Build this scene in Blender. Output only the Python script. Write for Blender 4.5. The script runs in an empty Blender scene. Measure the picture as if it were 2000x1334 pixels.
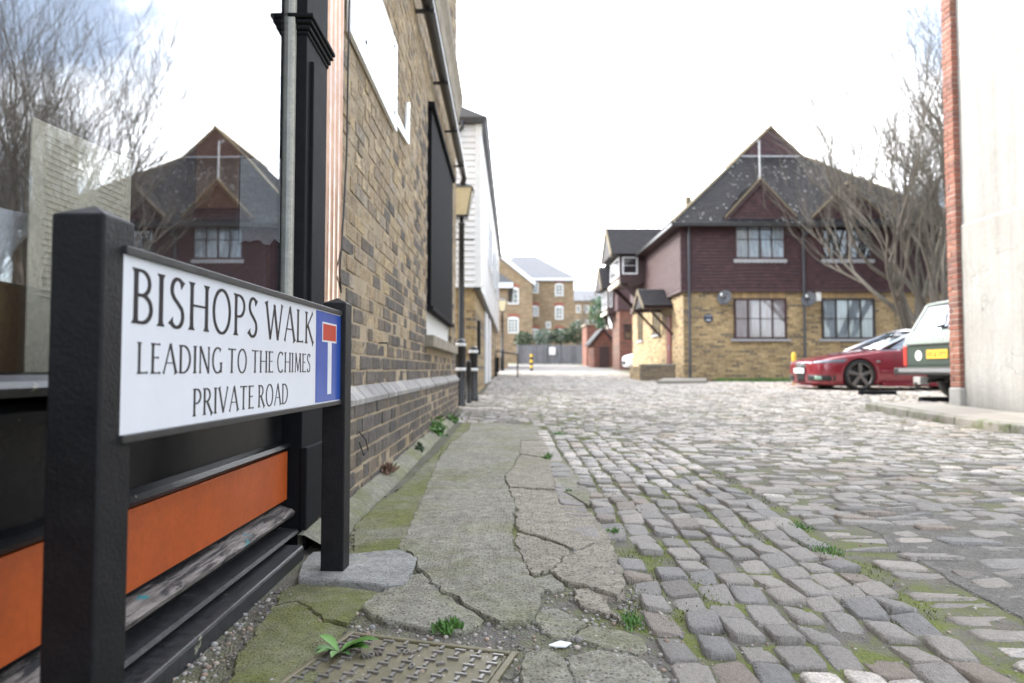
import bpy, bmesh, math, random
import numpy as np
from mathutils import Vector, Matrix, noise as mnoise
R = math.radians
random.seed(11)
scene = bpy.context.scene
col = scene.collection
# ---------------------------------------------------------------- camera
EYE, F = 0.64, 1333.33
cam_d = bpy.data.cameras.new('camera'); cam = bpy.data.objects.new('camera', cam_d); col.objects.link(cam)
cam.location = (0, 0, EYE)
cam.rotation_euler = (R(90) + math.atan(55 / F), 0, -math.atan(12 / F))
cam_d.sensor_width = 36; cam_d.lens = 24; cam_d.clip_start = 0.05; cam_d.clip_end = 2000
cam_d.dof.use_dof = True; cam_d.dof.focus_distance = 1.9; cam_d.dof.aperture_fstop = 2.8
scene.camera = cam
# ---------------------------------------------------------------- light
SUN_AZ, SUN_EL = R(-58), R(33)          # azimuth measured from +Y towards +X
world = bpy.data.worlds.new('World'); scene.world = world; world.use_nodes = True
wn = world.node_tree; wn.nodes.clear()
def wnode(t, **k):
    n = wn.nodes.new(t)
    for a, b in k.items(): setattr(n, a, b)
    return n
sky = wnode('ShaderNodeTexSky', sky_type='NISHITA', sun_disc=False, sun_elevation=SUN_EL, sun_rotation=SUN_AZ, dust_density=2.5, air_density=1.0, ozone_density=1.0)
tc = wnode('ShaderNodeTexCoord'); sep = wnode('ShaderNodeSeparateXYZ'); wn.links.new(tc.outputs['Generated'], sep.inputs[0])
zc = wnode('ShaderNodeMath', operation='ABSOLUTE'); wn.links.new(sep.outputs['Z'], zc.inputs[0])
za = wnode('ShaderNodeMath', operation='ADD'); za.inputs[1].default_value = 0.22; wn.links.new(zc.outputs[0], za.inputs[0])
dx = wnode('ShaderNodeMath', operation='DIVIDE'); wn.links.new(sep.outputs['X'], dx.inputs[0]); wn.links.new(za.outputs[0], dx.inputs[1])
dy = wnode('ShaderNodeMath', operation='DIVIDE'); wn.links.new(sep.outputs['Y'], dy.inputs[0]); wn.links.new(za.outputs[0], dy.inputs[1])
cmb = wnode('ShaderNodeCombineXYZ'); wn.links.new(dx.outputs[0], cmb.inputs[0]); wn.links.new(dy.outputs[0], cmb.inputs[1])
cmb.inputs[2].default_value = 9.7
cn = wnode('ShaderNodeTexNoise'); cn.inputs['Scale'].default_value = 1.35; cn.inputs['Detail'].default_value = 8; cn.inputs['Roughness'].default_value = 0.62; cn.inputs['Distortion'].default_value = 0.4
wn.links.new(cmb.outputs[0], cn.inputs['Vector'])
cr = wnode('ShaderNodeValToRGB'); cr.color_ramp.elements[0].position = 0.42; cr.color_ramp.elements[0].color = (0.12,)*3 + (1,)
cr.color_ramp.elements[1].position = 0.61; cr.color_ramp.elements[1].color = (1, 1, 1, 1)
wn.links.new(cn.outputs['Fac'], cr.inputs['Fac'])
mx = wnode('ShaderNodeMix', data_type='RGBA'); wn.links.new(cr.outputs['Color'], mx.inputs['Factor'])
wn.links.new(sky.outputs['Color'], mx.inputs[6])
# thin cloud scatters sunlight forward: brightest towards the sun, greyer away from it
dt = wnode('ShaderNodeVectorMath', operation='DOT_PRODUCT'); wn.links.new(tc.outputs['Generated'], dt.inputs[0])
dt.inputs[1].default_value = (math.sin(SUN_AZ) * math.cos(SUN_EL), math.cos(SUN_AZ) * math.cos(SUN_EL), math.sin(SUN_EL))
h1 = wnode('ShaderNodeMath', operation='MULTIPLY_ADD'); h1.inputs[1].default_value = .5; h1.inputs[2].default_value = .5; wn.links.new(dt.outputs['Value'], h1.inputs[0])
h2 = wnode('ShaderNodeMath', operation='POWER'); h2.inputs[1].default_value = 2.2; wn.links.new(h1.outputs[0], h2.inputs[0])
h3 = wnode('ShaderNodeMath', operation='MULTIPLY_ADD'); h3.inputs[1].default_value = 24.0; h3.inputs[2].default_value = 5.6; wn.links.new(h2.outputs[0], h3.inputs[0])
cb = wnode('ShaderNodeVectorMath', operation='SCALE'); cb.inputs[0].default_value = (1.0, 1.01, 1.03); wn.links.new(h3.outputs[0], cb.inputs['Scale'])
wn.links.new(cb.outputs[0], mx.inputs[7])
bg = wnode('ShaderNodeBackground'); bg.inputs['Strength'].default_value = 0.14
wn.links.new(mx.outputs[2], bg.inputs['Color'])
wo = wnode('ShaderNodeOutputWorld'); wn.links.new(bg.outputs[0], wo.inputs['Surface'])
sun_d = bpy.data.lights.new('sun', 'SUN'); sun = bpy.data.objects.new('sun', sun_d); col.objects.link(sun)
sun_d.energy = 1.35; sun_d.angle = R(3); sun_d.color = (1.0, 0.93, 0.82)
sdir = Vector((math.sin(SUN_AZ) * math.cos(SUN_EL), math.cos(SUN_AZ) * math.cos(SUN_EL), math.sin(SUN_EL)))
sun.rotation_euler = sdir.to_track_quat('Z', 'Y').to_euler(); sun.location = (-20, 12, 25)
vs = scene.view_settings; vs.view_transform = 'Standard'; vs.look = 'None'; vs.exposure = 1.8; vs.gamma = 1.0; vs.use_curve_mapping = False
scene.cycles.use_denoising = True; scene.cycles.max_bounces = 8; scene.cycles.transparent_max_bounces = 12
scene.cycles.sample_clamp_indirect = 6
# ---------------------------------------------------------------- photo pixel -> place
RM = Matrix.Rotation(-math.atan(12 / F), 3, 'Z') @ Matrix.Rotation(R(90) + math.atan(55 / F), 3, 'X')
def T(u, v):
    d = RM @ Vector(((u - 1000) / F, (667 - v) / F, -1)); return d.x / d.y, d.z / d.y
def at(u, v, Y):
    a, b = T(u, v); return Vector((a * Y, Y, EYE + b * Y))
def atX(u, v, X):
    a, b = T(u, v); Y = X / a; return Vector((X, Y, EYE + b * Y))
def atG(u, v, dz=0.0):
    a, b = T(u, v); Y = 3.0
    for _ in range(60):
        Y = 0.5 * Y + 0.5 * min(200, max(0.3, (g(a * Y, Y) + dz - EYE) / b)) if b < -1e-4 else 60
    return Vector((a * Y, Y, g(a * Y, Y) + dz))
def proj(p):
    d = RM.transposed() @ (Vector(p) - Vector((0, 0, EYE)))
    if d.z > -1e-3: return None
    return 1000 + F * d.x / -d.z, 667 - F * d.y / -d.z
def interp(x, kn):
    if x <= kn[0][0]: return kn[0][1]
    for (a, p), (b, q) in zip(kn, kn[1:]):
        if x <= b:
            t = (x - a) / (b - a); return p + (q - p) * t
    return kn[-1][1]
def sm(t):
    t = max(0.0, min(1.0, t)); return t * t * (3 - 2 * t)
BK = [(-30, 0), (5.0, 0), (7, .022), (9.5, .085), (13.5, .185), (21, .29), (30, .49), (60, 1.09), (100, 1.8), (400, 6)]
BL = [(-30, 0), (9.3, 0), (11, .09), (13.5, .185), (21, .29), (30, .49), (60, 1.09), (100, 1.8), (400, 6)]
def gs(X, Y):
    t = sm((X + 0.4) / 1.9)
    return interp(Y, BL) * (1 - t) + interp(Y, BK) * t
def g(X, Y):
    return gs(X, Y) + 0.010 * mnoise.noise(Vector((X * .8, Y * .8, 0.3))) * sm((X + .4) / .8)
# ---------------------------------------------------------------- mesh helpers
OFF = {}
class MB:
    def __init__(s): s.v = []; s.f = []
    def add(s, vs_, fs_):
        o = len(s.v); s.v += [tuple(p) for p in vs_]; s.f += [tuple(i + o for i in f) for f in fs_]; return s
    def box(s, x0, x1, y0, y1, z0, z1):
        x0, x1 = sorted((x0, x1)); y0, y1 = sorted((y0, y1)); z0, z1 = sorted((z0, z1))
        return s.add([(x0,y0,z0),(x1,y0,z0),(x1,y1,z0),(x0,y1,z0),(x0,y0,z1),(x1,y0,z1),(x1,y1,z1),(x0,y1,z1)],
                     [(3,2,1,0),(4,5,6,7),(0,1,5,4),(1,2,6,5),(2,3,7,6),(3,0,4,7)])
    def prism(s, poly, vec):
        n = len(poly); vec = Vector(vec); a = [Vector(p) for p in poly]; b = [p + vec for p in a]
        nrm = Vector((0, 0, 0))
        for i in range(n): nrm += a[i].cross(a[(i + 1) % n])
        if nrm.dot(vec) < 0: a, b = a, b; fl = False
        else: fl = True
        f0 = tuple(range(n)); f1 = tuple(range(n, 2 * n))
        sides = [(i, (i + 1) % n, n + (i + 1) % n, n + i) for i in range(n)]
        if fl: return s.add(a + b, [f0[::-1], f1] + sides)
        return s.add(a + b, [f0, f1[::-1]] + [q[::-1] for q in sides])
    def quad(s, a, b, c, d): return s.add([a, b, c, d], [(0, 1, 2, 3)])
    def tube(s, pts, r, n=8, cap=True):
        pts = [Vector(p) for p in pts]; m = len(pts)
        rs = r if isinstance(r, (list, tuple)) else [r] * m
        vv, ff = [], []; prev = None
        for i, p in enumerate(pts):
            d = (pts[min(i + 1, m - 1)] - pts[max(i - 1, 0)]).normalized()
            if prev is None:
                a = d.cross(Vector((0, 0, 1)));
                if a.length < 1e-3: a = d.cross(Vector((1, 0, 0)))
                a.normalize()
            else:
                a = (prev - d * prev.dot(d)).normalized()
            prev = a; b = d.cross(a)
            for k in range(n):
                t = 2 * math.pi * k / n; vv.append(p + (a * math.cos(t) + b * math.sin(t)) * rs[i])
        for i in range(m - 1):
            for k in range(n):
                k2 = (k + 1) % n; ff.append((i*n+k, (i+1)*n+k, (i+1)*n+k2, i*n+k2)[::-1])
        if cap:
            ff.append(tuple(range(n))[::-1]); ff.append(tuple((m - 1) * n + k for k in range(n)))
        return s.add(vv, ff)
    def lathe(s, prof, c=(0, 0, 0), n=20, axis='z'):
        vv, ff = [], []
        for (r, h) in prof:
            for k in range(n):
                t = 2 * math.pi * k / n
                p = (r * math.cos(t), r * math.sin(t), h)
                if axis == 'x': p = (h, p[0], p[1])
                if axis == 'y': p = (p[1], h, p[0])
                vv.append((p[0] + c[0], p[1] + c[1], p[2] + c[2]))
        m = len(prof)
        for i in range(m - 1):
            for k in range(n):
                k2 = (k + 1) % n; ff.append((i*n+k, i*n+k2, (i+1)*n+k2, (i+1)*n+k))
        ff.append(tuple(range(n))[::-1]); ff.append(tuple((m - 1) * n + k for k in range(n)))
        return s.add(vv, ff)
    def build(s, name, mat, parent=None, smooth=False, bevel=0, local=False, segs=2, recalc=True):
        me = bpy.data.meshes.new(name)
        o = Vector((0, 0, 0)) if (parent is None or local) else OFF.get(parent, Vector((0, 0, 0)))
        me.from_pydata([(p[0] - o.x, p[1] - o.y, p[2] - o.z) for p in s.v], [], s.f)
        if recalc:
            bm = bmesh.new(); bm.from_mesh(me); bmesh.ops.recalc_face_normals(bm, faces=bm.faces); bm.to_mesh(me); bm.free()
        me.update()
        ob = bpy.data.objects.new(name, me); col.objects.link(ob); ob.data.materials.append(mat)
        if smooth:
            for p in me.polygons: p.use_smooth = True
        if bevel:
            b = ob.modifiers.new('bevel', 'BEVEL'); b.width = bevel; b.segments = segs; b.limit_method = 'ANGLE'; b.angle_limit = R(40)
        if parent is not None: ob.parent = parent
        OFF[ob] = o
        return ob
def link(name, me, mat, parent=None):
    ob = bpy.data.objects.new(name, me); col.objects.link(ob)
    if parent is not None: ob.parent = parent
    return ob
def tag(o, label=None, cat=None, group=None, kind=None):
    if label: o['label'] = label
    if cat: o['category'] = cat
    if group: o['group'] = group
    if kind: o['kind'] = kind
    return o
def thing(name, loc, label, cat, group=None, rz=0):
    o = bpy.data.objects.new(name, None); col.objects.link(o); o.location = loc; o.rotation_euler = (0, 0, rz)
    OFF[o] = Vector(loc); o.empty_display_size = .1
    return tag(o, label, cat, group)
def copy_tree(o, parent=None):
    c = o.copy(); col.objects.link(c); c.parent = parent
    for ch in [q for q in bpy.data.objects if q.parent == o]: copy_tree(ch, c)
    return c
# ---------------------------------------------------------------- materials
class NT:
    def __init__(s, name):
        s.m = bpy.data.materials.new(name); s.m.use_nodes = True; s.t = s.m.node_tree; s.t.nodes.clear()
        s.out = s.n('ShaderNodeOutputMaterial')
    def n(s, t, ins=None, **k):
        q = s.t.nodes.new(t)
        for a, b in k.items(): setattr(q, a, b)
        for a, b in (ins or {}).items():
            if hasattr(b, 'is_linked') or isinstance(b, bpy.types.NodeSocket): s.t.links.new(b, q.inputs[a])
            else: q.inputs[a].default_value = b
        return q
    def math(s, op, a, b=0.0, c=None, clamp=False):
        q = s.n('ShaderNodeMath', operation=op); q.use_clamp = clamp
        for i, x in enumerate((a, b, c)):
            if x is None: continue
            if isinstance(x, bpy.types.NodeSocket): s.t.links.new(x, q.inputs[i])
            else: q.inputs[i].default_value = x
        return q.outputs[0]
    def mix(s, f, a, b, bt='MIX'):
        q = s.n('ShaderNodeMix', data_type='RGBA', blend_type=bt)
        for i, x in ((0, f), (6, a), (7, b)):
            if isinstance(x, bpy.types.NodeSocket): s.t.links.new(x, q.inputs[i])
            else: q.inputs[i].default_value = (tuple(x) + (1,))[:4] if i else x
        return q.outputs[2]
    def ramp(s, f, stops, interp='LINEAR'):
        q = s.n('ShaderNodeValToRGB', {'Fac': f}); e = q.color_ramp; e.interpolation = interp
        while len(e.elements) < len(stops): e.elements.new(.5)
        for el, (p, c) in zip(e.elements, stops):
            el.position = p; el.color = (tuple(c) if hasattr(c, '__len__') else (c,) * 3) + ((1,) if not hasattr(c, '__len__') or len(c) == 3 else ())
        return q.outputs['Color']
    def noise(s, vec, scale, detail=4, rough=.55, dist=0):
        return s.n('ShaderNodeTexNoise', {'Vector': vec, 'Scale': scale, 'Detail': detail, 'Roughness': rough, 'Distortion': dist}).outputs['Fac']
    def voro(s, vec, scale, feat='F1', out='Distance'):
        return s.n('ShaderNodeTexVoronoi', {'Vector': vec, 'Scale': scale}, feature=feat).outputs[out]
    def coord(s, offset=True):
        tcn = s.n('ShaderNodeTexCoord'); s.oi = s.n('ShaderNodeObjectInfo'); s.geo = s.n('ShaderNodeNewGeometry')
        s.rnd = s.math('FRACT', s.math('ADD', s.math('MULTIPLY', s.oi.outputs['Random'], 7.13), s.geo.outputs['Random Per Island']))
        if not offset: return tcn.outputs['Object']
        q = s.n('ShaderNodeVectorMath', operation='ADD'); s.t.links.new(tcn.outputs['Object'], q.inputs[0])
        c = s.n('ShaderNodeCombineXYZ', {0: s.math('MULTIPLY', s.rnd, 31.0), 1: s.math('MULTIPLY', s.rnd, 57.0), 2: s.math('MULTIPLY', s.rnd, 13.0)})
        s.t.links.new(c.outputs[0], q.inputs[1]); return q.outputs[0]
    def bump(s, h, strength=.3, dist=.01, normal=None):
        q = s.n('ShaderNodeBump', {'Height': h, 'Strength': strength, 'Distance': dist})
        if normal is not None: s.t.links.new(normal, q.inputs['Normal'])
        return q.outputs[0]
    def done(s, color, rough=.6, metal=0.0, normal=None, spec=.5, coat=0.0, trans=0.0):
        p = s.n('ShaderNodeBsdfPrincipled', {'Roughness': rough, 'Metallic': metal, 'Specular IOR Level': spec, 'Coat Weight': coat})
        if isinstance(color, bpy.types.NodeSocket): s.t.links.new(color, p.inputs['Base Color'])
        else: p.inputs['Base Color'].default_value = tuple(color) + (1,)
        if normal is not None: s.t.links.new(normal, p.inputs['Normal'])
        if trans: p.inputs['Transmission Weight'].default_value = trans
        s.t.links.new(p.outputs[0], s.out.inputs['Surface']); s.p = p
        return s.m
def pm(name, cols, var=.3, dirt=None, dirt_amt=.4, rough=.7, nscale=6, bump=.25, bscale=60, bdist=.004, metal=0, spec=.5, coat=0, moss=0, mossc=(.075, .105, .025), grain=.25, gscale=90):
    """piece material: colour picked per piece from cols, blotched by noise, with fine grain and optional moss"""
    n = NT(name); v = n.coord()
    k = len(cols)
    c = n.ramp(n.rnd, [((i + .5) / k, q) for i, q in enumerate(cols)]) if k > 1 else n.mix(0.0, cols[0], cols[0])
    r2 = n.math('FRACT', n.math('MULTIPLY', n.rnd, 91.7))
    c = n.mix(1.0, c, n.ramp(r2, [(0, (1 - var / 2,) * 3), (1, (1 + var / 2,) * 3)]), 'MULTIPLY')
    big = n.noise(v, nscale, 6, .6)
    if dirt: c = n.mix(n.math('MULTIPLY', n.ramp(big, [(.42, 0.0), (.68, 1.0)]), dirt_amt), c, dirt)
    fine = n.noise(v, gscale, 5, .7)
    c = n.mix(1.0, c, n.ramp(fine, [(.25, (1 - grain,) * 3), (.75, (1 + grain,) * 3)]), 'MULTIPLY')
    if moss:
        mk = n.ramp(n.noise(v, nscale * .5, 5, .65), [(.62 - moss * .25, 0.0), (.74 - moss * .2, 1.0)])
        c = n.mix(mk, c, mossc)
    nr = n.bump(n.math('ADD', n.noise(v, bscale, 4, .6), n.math('MULTIPLY', big, 1.5)), bump, bdist) if bump else None
    rg = n.math('ADD', rough - .12, n.math('MULTIPLY', big, .24))
    return n.done(c, rg, metal, nr, spec, coat)
# ================================================================ GROUND
def mat_joint():
    n = NT('earth_joint'); v = n.coord(False)
    a = n.noise(v, 9, 8, .65); b = n.noise(v, 120, 4, .7); pe = n.voro(v, 150); pc = n.voro(v, 150, out='Color')
    c = n.mix(n.ramp(a, [(.35, 0.0), (.65, 1.0)]), (.105, .095, .078), (.185, .168, .145))
    c = n.mix(n.ramp(pe, [(.0, .75), (.5, 0.0)]), c, n.mix(.7, (.27, .25, .225), pc, 'MULTIPLY'))
    xs_ = n.n('ShaderNodeSeparateXYZ', {0: v}).outputs[0]
    band = n.ramp(n.math('MULTIPLY', xs_, .25), [(.02, .35), (.08, 1.0), (.28, 1.0), (.36, .45), (1.0, .45)])
    mk = n.math('MULTIPLY', n.ramp(n.noise(v, 5.0, 7, .7), [(.43, 0.0), (.57, 1.0)]), band)
    c = n.mix(mk, c, n.mix(b, (.075, .098, .02), (.20, .22, .055)))
    nr = n.bump(n.math('SUBTRACT', n.math('MULTIPLY', b, .8), n.math('MULTIPLY', pe, 1.6)), .7, .006)
    return n.done(c, .85, 0, nr, .3)
def mat_sett():
    n = NT('granite_sett'); v = n.coord()
    c = n.ramp(n.rnd, [(.0, (.31, .288, .27)), (.22, (.40, .37, .34)), (.42, (.285, .275, .27)), (.6, (.44, .40, .36)), (.78, (.355, .328, .305)), (.88, (.25, .235, .22)), (.97, (.35, .295, .25))])
    big = n.noise(v, 9, 6, .65); f = n.noise(v, 170, 3, .75); sp = n.voro(v, 230, out='Color')
    c = n.mix(1.0, c, n.ramp(big, [(.25, .78), (.75, 1.22)]), 'MULTIPLY')
    c = n.mix(.28, c, n.mix(1.0, c, n.ramp(n.n('ShaderNodeSeparateXYZ', {0: sp}).outputs[0], [(0, .25), (.5, 1.0), (1, 1.9)]), 'MULTIPLY'))
    c = n.mix(1.0, c, n.ramp(n.noise(v, 85, 5, .8), [(.30, .55), (.52, 1.0), (.75, 1.35)]), 'MULTIPLY')
    c = n.mix(n.ramp(n.noise(v, 26, 5, .75), [(.60, 0.0), (.70, .6)]), c, (.10, .092, .07))
    c = n.mix(n.ramp(n.noise(v, 5, 6, .7), [(.60, 0.0), (.78, .55)]), c, (.12, .115, .06))
    h = n.math('ADD', n.math('MULTIPLY', big, 1.6), n.math('MULTIPLY', f, .55))
    h = n.math('ADD', h, n.math('MULTIPLY', n.voro(v, 30), .9))
    return n.done(n.mix(1.0, c, (1.27, 1.25, 1.22), 'MULTIPLY'), n.math('ADD', .52, n.math('MULTIPLY', f, .3)), 0, n.bump(h, 1.0, .008), .35)
def mat_concrete(name, base, pebble, mossy, pscale=95):
    n = NT(name); v = n.coord(False)
    big = n.noise(v, 3.2, 8, .66); mid = n.noise(v, 22, 6, .65); f = n.noise(v, 260, 3, .7)
    c = n.mix(n.ramp(big, [(.3, 0.0), (.7, 1.0)]), base, tuple(x * .72 for x in base))
    pd = n.voro(v, pscale); pcol = n.n('ShaderNodeSeparateXYZ', {0: n.voro(v, pscale, out='Color')}).outputs[0]
    pmask = n.math('MULTIPLY', n.ramp(pd, [(.26, 1.0), (.40, 0.0)]), n.ramp(pcol, [(.10, 0.0), (.18, 1.0)]))
    pc = n.ramp(pcol, [(.15, (.17, .145, .11)), (.4, (.26, .225, .17)), (.62, (.34, .305, .25)), (.8, (.41, .38, .33)), (.95, (.52, .50, .46))])
    c = n.mix(n.math('MULTIPLY', pmask, pebble), c, pc)
    c = n.mix(1.0, c, n.ramp(mid, [(.25, .62), (.75, 1.3)]), 'MULTIPLY')
    pit = n.noise(v, 130, 5, .8)
    c = n.mix(1.0, c, n.ramp(pit, [(.32, .45), (.5, 1.0), (.72, 1.45)]), 'MULTIPLY')
    mk = n.math('MULTIPLY', n.ramp(n.noise(v, 1.7, 8, .72, .4), [(.56 - mossy * .22, 0.0), (.74 - mossy * .2, 1.0)]), n.ramp(f, [(.3, .55), (.6, 1.0)]))
    c = n.mix(n.math('MULTIPLY', mk, min(1, .35 + mossy)), c, n.mix(mid, (.10, .125, .022), (.29, .31, .06)))
    h = n.math('ADD', n.math('MULTIPLY', mid, 1.2), n.math('MULTIPLY', f, .5))
    h = n.math('ADD', h, n.math('ADD', n.math('MULTIPLY', n.math('MULTIPLY', pmask, pebble), 1.0), n.math('MULTIPLY', pit, 1.2)))
    return n.done(c, .85, 0, n.bump(h, 1.0, .008), .3)
M_JOINT = mat_joint(); M_SETT = mat_sett()
M_CONC = mat_concrete('worn_concrete', (.46, .435, .355), .95, .34, 82)
M_CONC_BARE = mat_concrete('exposed_aggregate', (.50, .45, .36), 1.0, .10, 64)
M_CONC_MOSS = mat_concrete('mossy_concrete', (.37, .36, .255), .9, .72)
M_CEMENT = mat_concrete('smooth_cement', (.50, .495, .465), .12, .12)
M_FILLET = mat_concrete('cement_fillet', (.40, .385, .30), .1, .38)
M_FLAG = pm('paving_flag', [(.27, .25, .22), (.30, .28, .245), (.245, .22, .20), (.285, .255, .225)], .2, (.22, .21, .15), .5, .75, 4, .4, 120, .003, grain=.3, gscale=150)
M_KERB = pm('kerb_stone', [(.235, .22, .195), (.265, .25, .225)], .2, (.12, .13, .055), .7, .75, 5, .5, 90, .005, moss=.25)
# ---- the ground sheet
def axis(*segs):
    out = []
    for a, b, st in segs:
        k = max(1, int(round((b - a) / st))); out += [a + (b - a) * i / k for i in range(k)]
    return out + [segs[-1][1]]
gx = axis((-120, -12, 18), (-12, -2, 2), (-2, 7, .3), (7, 16, .75), (16, 40, 4), (40, 160, 20))
gy = axis((-40, -4, 6), (-4, 1, 1), (1, 14, .3), (14, 30, .8), (30, 70, 2), (70, 400, 30))
b = MB(); nx = len(gx)
for y in gy:
    for x in gx: b.v.append((x, y, g(x, y) - .004))
for j in range(len(gy) - 1):
    for i in range(nx - 1): b.f.append((j*nx+i, j*nx+i+1, (j+1)*nx+i+1, (j+1)*nx+i))
ground = tag(b.build('ground', M_JOINT, smooth=True, recalc=False), kind='structure')
# ---- far carriageway, where single stones can no longer be told apart
def mat_far_setts():
    n = NT('far_setts'); v = n.coord(False)
    w = n.n('ShaderNodeVectorMath', {0: v, 1: n.n('ShaderNodeCombineXYZ', {0: n.math('MULTIPLY', n.noise(v, .9, 3), .25), 1: n.math('MULTIPLY', n.noise(v, .7, 3), .22)}).outputs[0]}, operation='ADD').outputs[0]
    bt = n.n('ShaderNodeTexBrick', {'Vector': w, 'Color1': (.25, .235, .22, 1), 'Color2': (.18, .17, .165, 1), 'Mortar': (.13, .12, .09, 1), 'Scale': 1.0, 'Mortar Size': .014, 'Mortar Smooth': .5, 'Bias': .1, 'Brick Width': .21, 'Row Height': .12})
    c = n.mix(1.0, bt.outputs['Color'], n.ramp(n.noise(v, 1.3, 6, .7), [(.3, .75), (.7, 1.2)]), 'MULTIPLY')
    return n.done(c, .75, 0, n.bump(bt.outputs['Fac'], -.6, .02), .3)
M_FAR = mat_far_setts()
b = MB(); xs = [-.9, 0, 1, 2, 3, 4, 5.0, 5.9]; ys = [32.6 + i * 1.2 for i in range(25)]
for y in ys:
    for x in xs: b.v.append((x, y, g(x, y) + .004))
for j in range(len(ys) - 1):
    for i in range(len(xs) - 1): b.f.append((j*len(xs)+i, j*len(xs)+i+1, (j+1)*len(xs)+i+1, (j+1)*len(xs)+i))
road = tag(b.build('road', M_FAR, smooth=True, recalc=False), kind='structure')
# ---- setts, stone by stone
LB = [(1.0, .33), (2.1, .36), (4, .41), (6.7, .44), (9, .46)]
RB = [(1.0, .98), (1.5, 1.04), (2.14, 1.14), (3.2, 1.22), (5.1, 1.30), (9, 1.36)]
rs = random.Random(5)
stones = []          # x, y, length, width, angle, dz
def worn(x, y):
    return 1.25 < x < 2.5 and 1.5 < y < 3.4 and mnoise.noise(Vector((x * 1.3, y * 1.1, 4))) > -.22
NC = 8
for i in range(NC):
    y = 1.05 + rs.random() * .2
    while y < 6.9:
        L = rs.uniform(.11, .175); ym = y + L / 2
        lo, hi = interp(ym, LB), interp(ym, RB); w = (hi - lo) / NC
        y_end = 6.1 + .8 * mnoise.noise(Vector((i * .9, 0, 0))) + .35
        if ym < y_end:
            x = lo + w * (i + .5) + rs.uniform(-.006, .006) + .014 * mnoise.noise(Vector((i * 3.1, ym * 1.7, 0)))
            if rs.random() > .035:
                stones.append((x, ym, L - rs.uniform(.006, .020), w - rs.uniform(.005, .018), math.pi / 2 + rs.uniform(-.07, .07) - .05, rs.uniform(-.008, .007)))
        y += L
y = 1.9
while y < 6.8:          # the broad worn stones along the edge of the footway
    L = rs.uniform(.17, .27)
    stones.append((interp(y, LB) - .075, y + L / 2, L - .015, .125, math.pi / 2 + rs.uniform(-.05, .05), rs.uniform(-.004, .004))); y += L
y = 1.25
while y < 33:
    pitch = rs.uniform(.088, .115) * (1 if y < 14 else 1.2)
    x0 = interp(y, RB) + .05 if y < 6.3 else (interp(y, LB) if y < 7.6 else (.30 if y < 8.2 else (-.66 if y < 10.4 else -1.3)))
    x1 = 4.83 if y < 9.65 else (15.5 if y < 20.3 else 5.2)
    if y > 13: x0 = -.45
    x = x0 + rs.uniform(-.02, .02)
    while x < x1:
        L = rs.uniform(.115, .235)
        if y < 6.2 or True:
            if x > 1.0 and (x - .98) * 0 == 0:
                xx, yy = x + L / 2, y + pitch / 2 + .05 * mnoise.noise(Vector((x * .45, y * .5, 2))) + .10 * mnoise.noise(Vector((x * .16, 0, 7)))
            else: xx, yy = x + L / 2, y + pitch / 2 + .02 * mnoise.noise(Vector((x * .7, y * .5, 2)))
            wn_ = worn(xx, yy)
            if (not wn_ or rs.random() < .72) and rs.random() > .03:
                pk = xx > 5.2
                stones.append((xx, yy, L - rs.uniform(.008, .028), pitch - rs.uniform(.010, .036 if not pk else .025), rs.uniform(-.07, .07), rs.uniform(-.010, .006) - (.0025 if wn_ else .003)))
        x += L
    y += pitch
def outline(rng, n, e=.27, jit=.085):
    pts = []
    for k in range(n):
        t = 2 * math.pi * (k + .5) / n; c, s_ = math.cos(t), math.sin(t)
        pts.append((.5 * math.copysign(abs(c) ** e, c) * (1 + rng.uniform(-jit, jit)), .5 * math.copysign(abs(s_) ** e, s_) * (1 + rng.uniform(-jit, jit))))
    return pts
def stone_template(rng, n=8, rings=((1.0, -.055), (1.0, -.007), (.965, -.001), (.82, .001))):
    o = outline(rng, n); vv = []; ff = []
    tx_, ty_ = rng.uniform(-.010, .010), rng.uniform(-.010, .010)
    for sc, z in rings:
        for (px, py) in o:
            vv.append((px * sc, py * sc, z + (px * tx_ + py * ty_ if z > -.05 else 0) + (rng.uniform(-.0025, .0025) if z > -.02 else 0)))
    vv.append((rng.uniform(-.06, .06), rng.uniform(-.06, .06), .0015 + rng.uniform(-.003, .002)))
    for r in range(len(rings) - 1):
        for k in range(n): ff.append((r*n+k, r*n+(k+1)%n, (r+1)*n+(k+1)%n, (r+1)*n+k))
    t0 = (len(rings) - 1) * n
    for k in range(n): ff.append((t0 + k, t0 + (k + 1) % n, len(vv) - 1))
    return vv, ff
near_meshes = []
for i in range(14):
    vv, ff = stone_template(rs, 12)
    me = bpy.data.meshes.new('sett'); me.from_pydata(vv, [], ff); me.materials.append(M_SETT)
    for i_, p in enumerate(me.polygons): p.use_smooth = i_ >= 24
    near_meshes.append(me)
def score(s):
    p = proj((s[0], s[1], 0))
    if p is None or not (640 < p[0] < 2010 and 700 < p[1] < 1345): return 1e9
    return s[1] * s[1] / max(.01, s[2] * s[3] * 50)
stones.sort(key=score)
for (x, y, L, W, a, dz) in stones[:300]:
    o = link('sett', rs.choice(near_meshes), None, road); o.location = (x, y, g(x, y) + .006 + dz); o.rotation_euler = (rs.uniform(-.02, .02), rs.uniform(-.02, .02), a); o.scale = (L, W, 1)
tmpl = [stone_template(rs, 8, ((1.0, -.045), (1.0, -.008), (.90, .000))) for _ in range(10)]
rest = stones[300:]; VV = []; FF = []; off = 0
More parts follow.
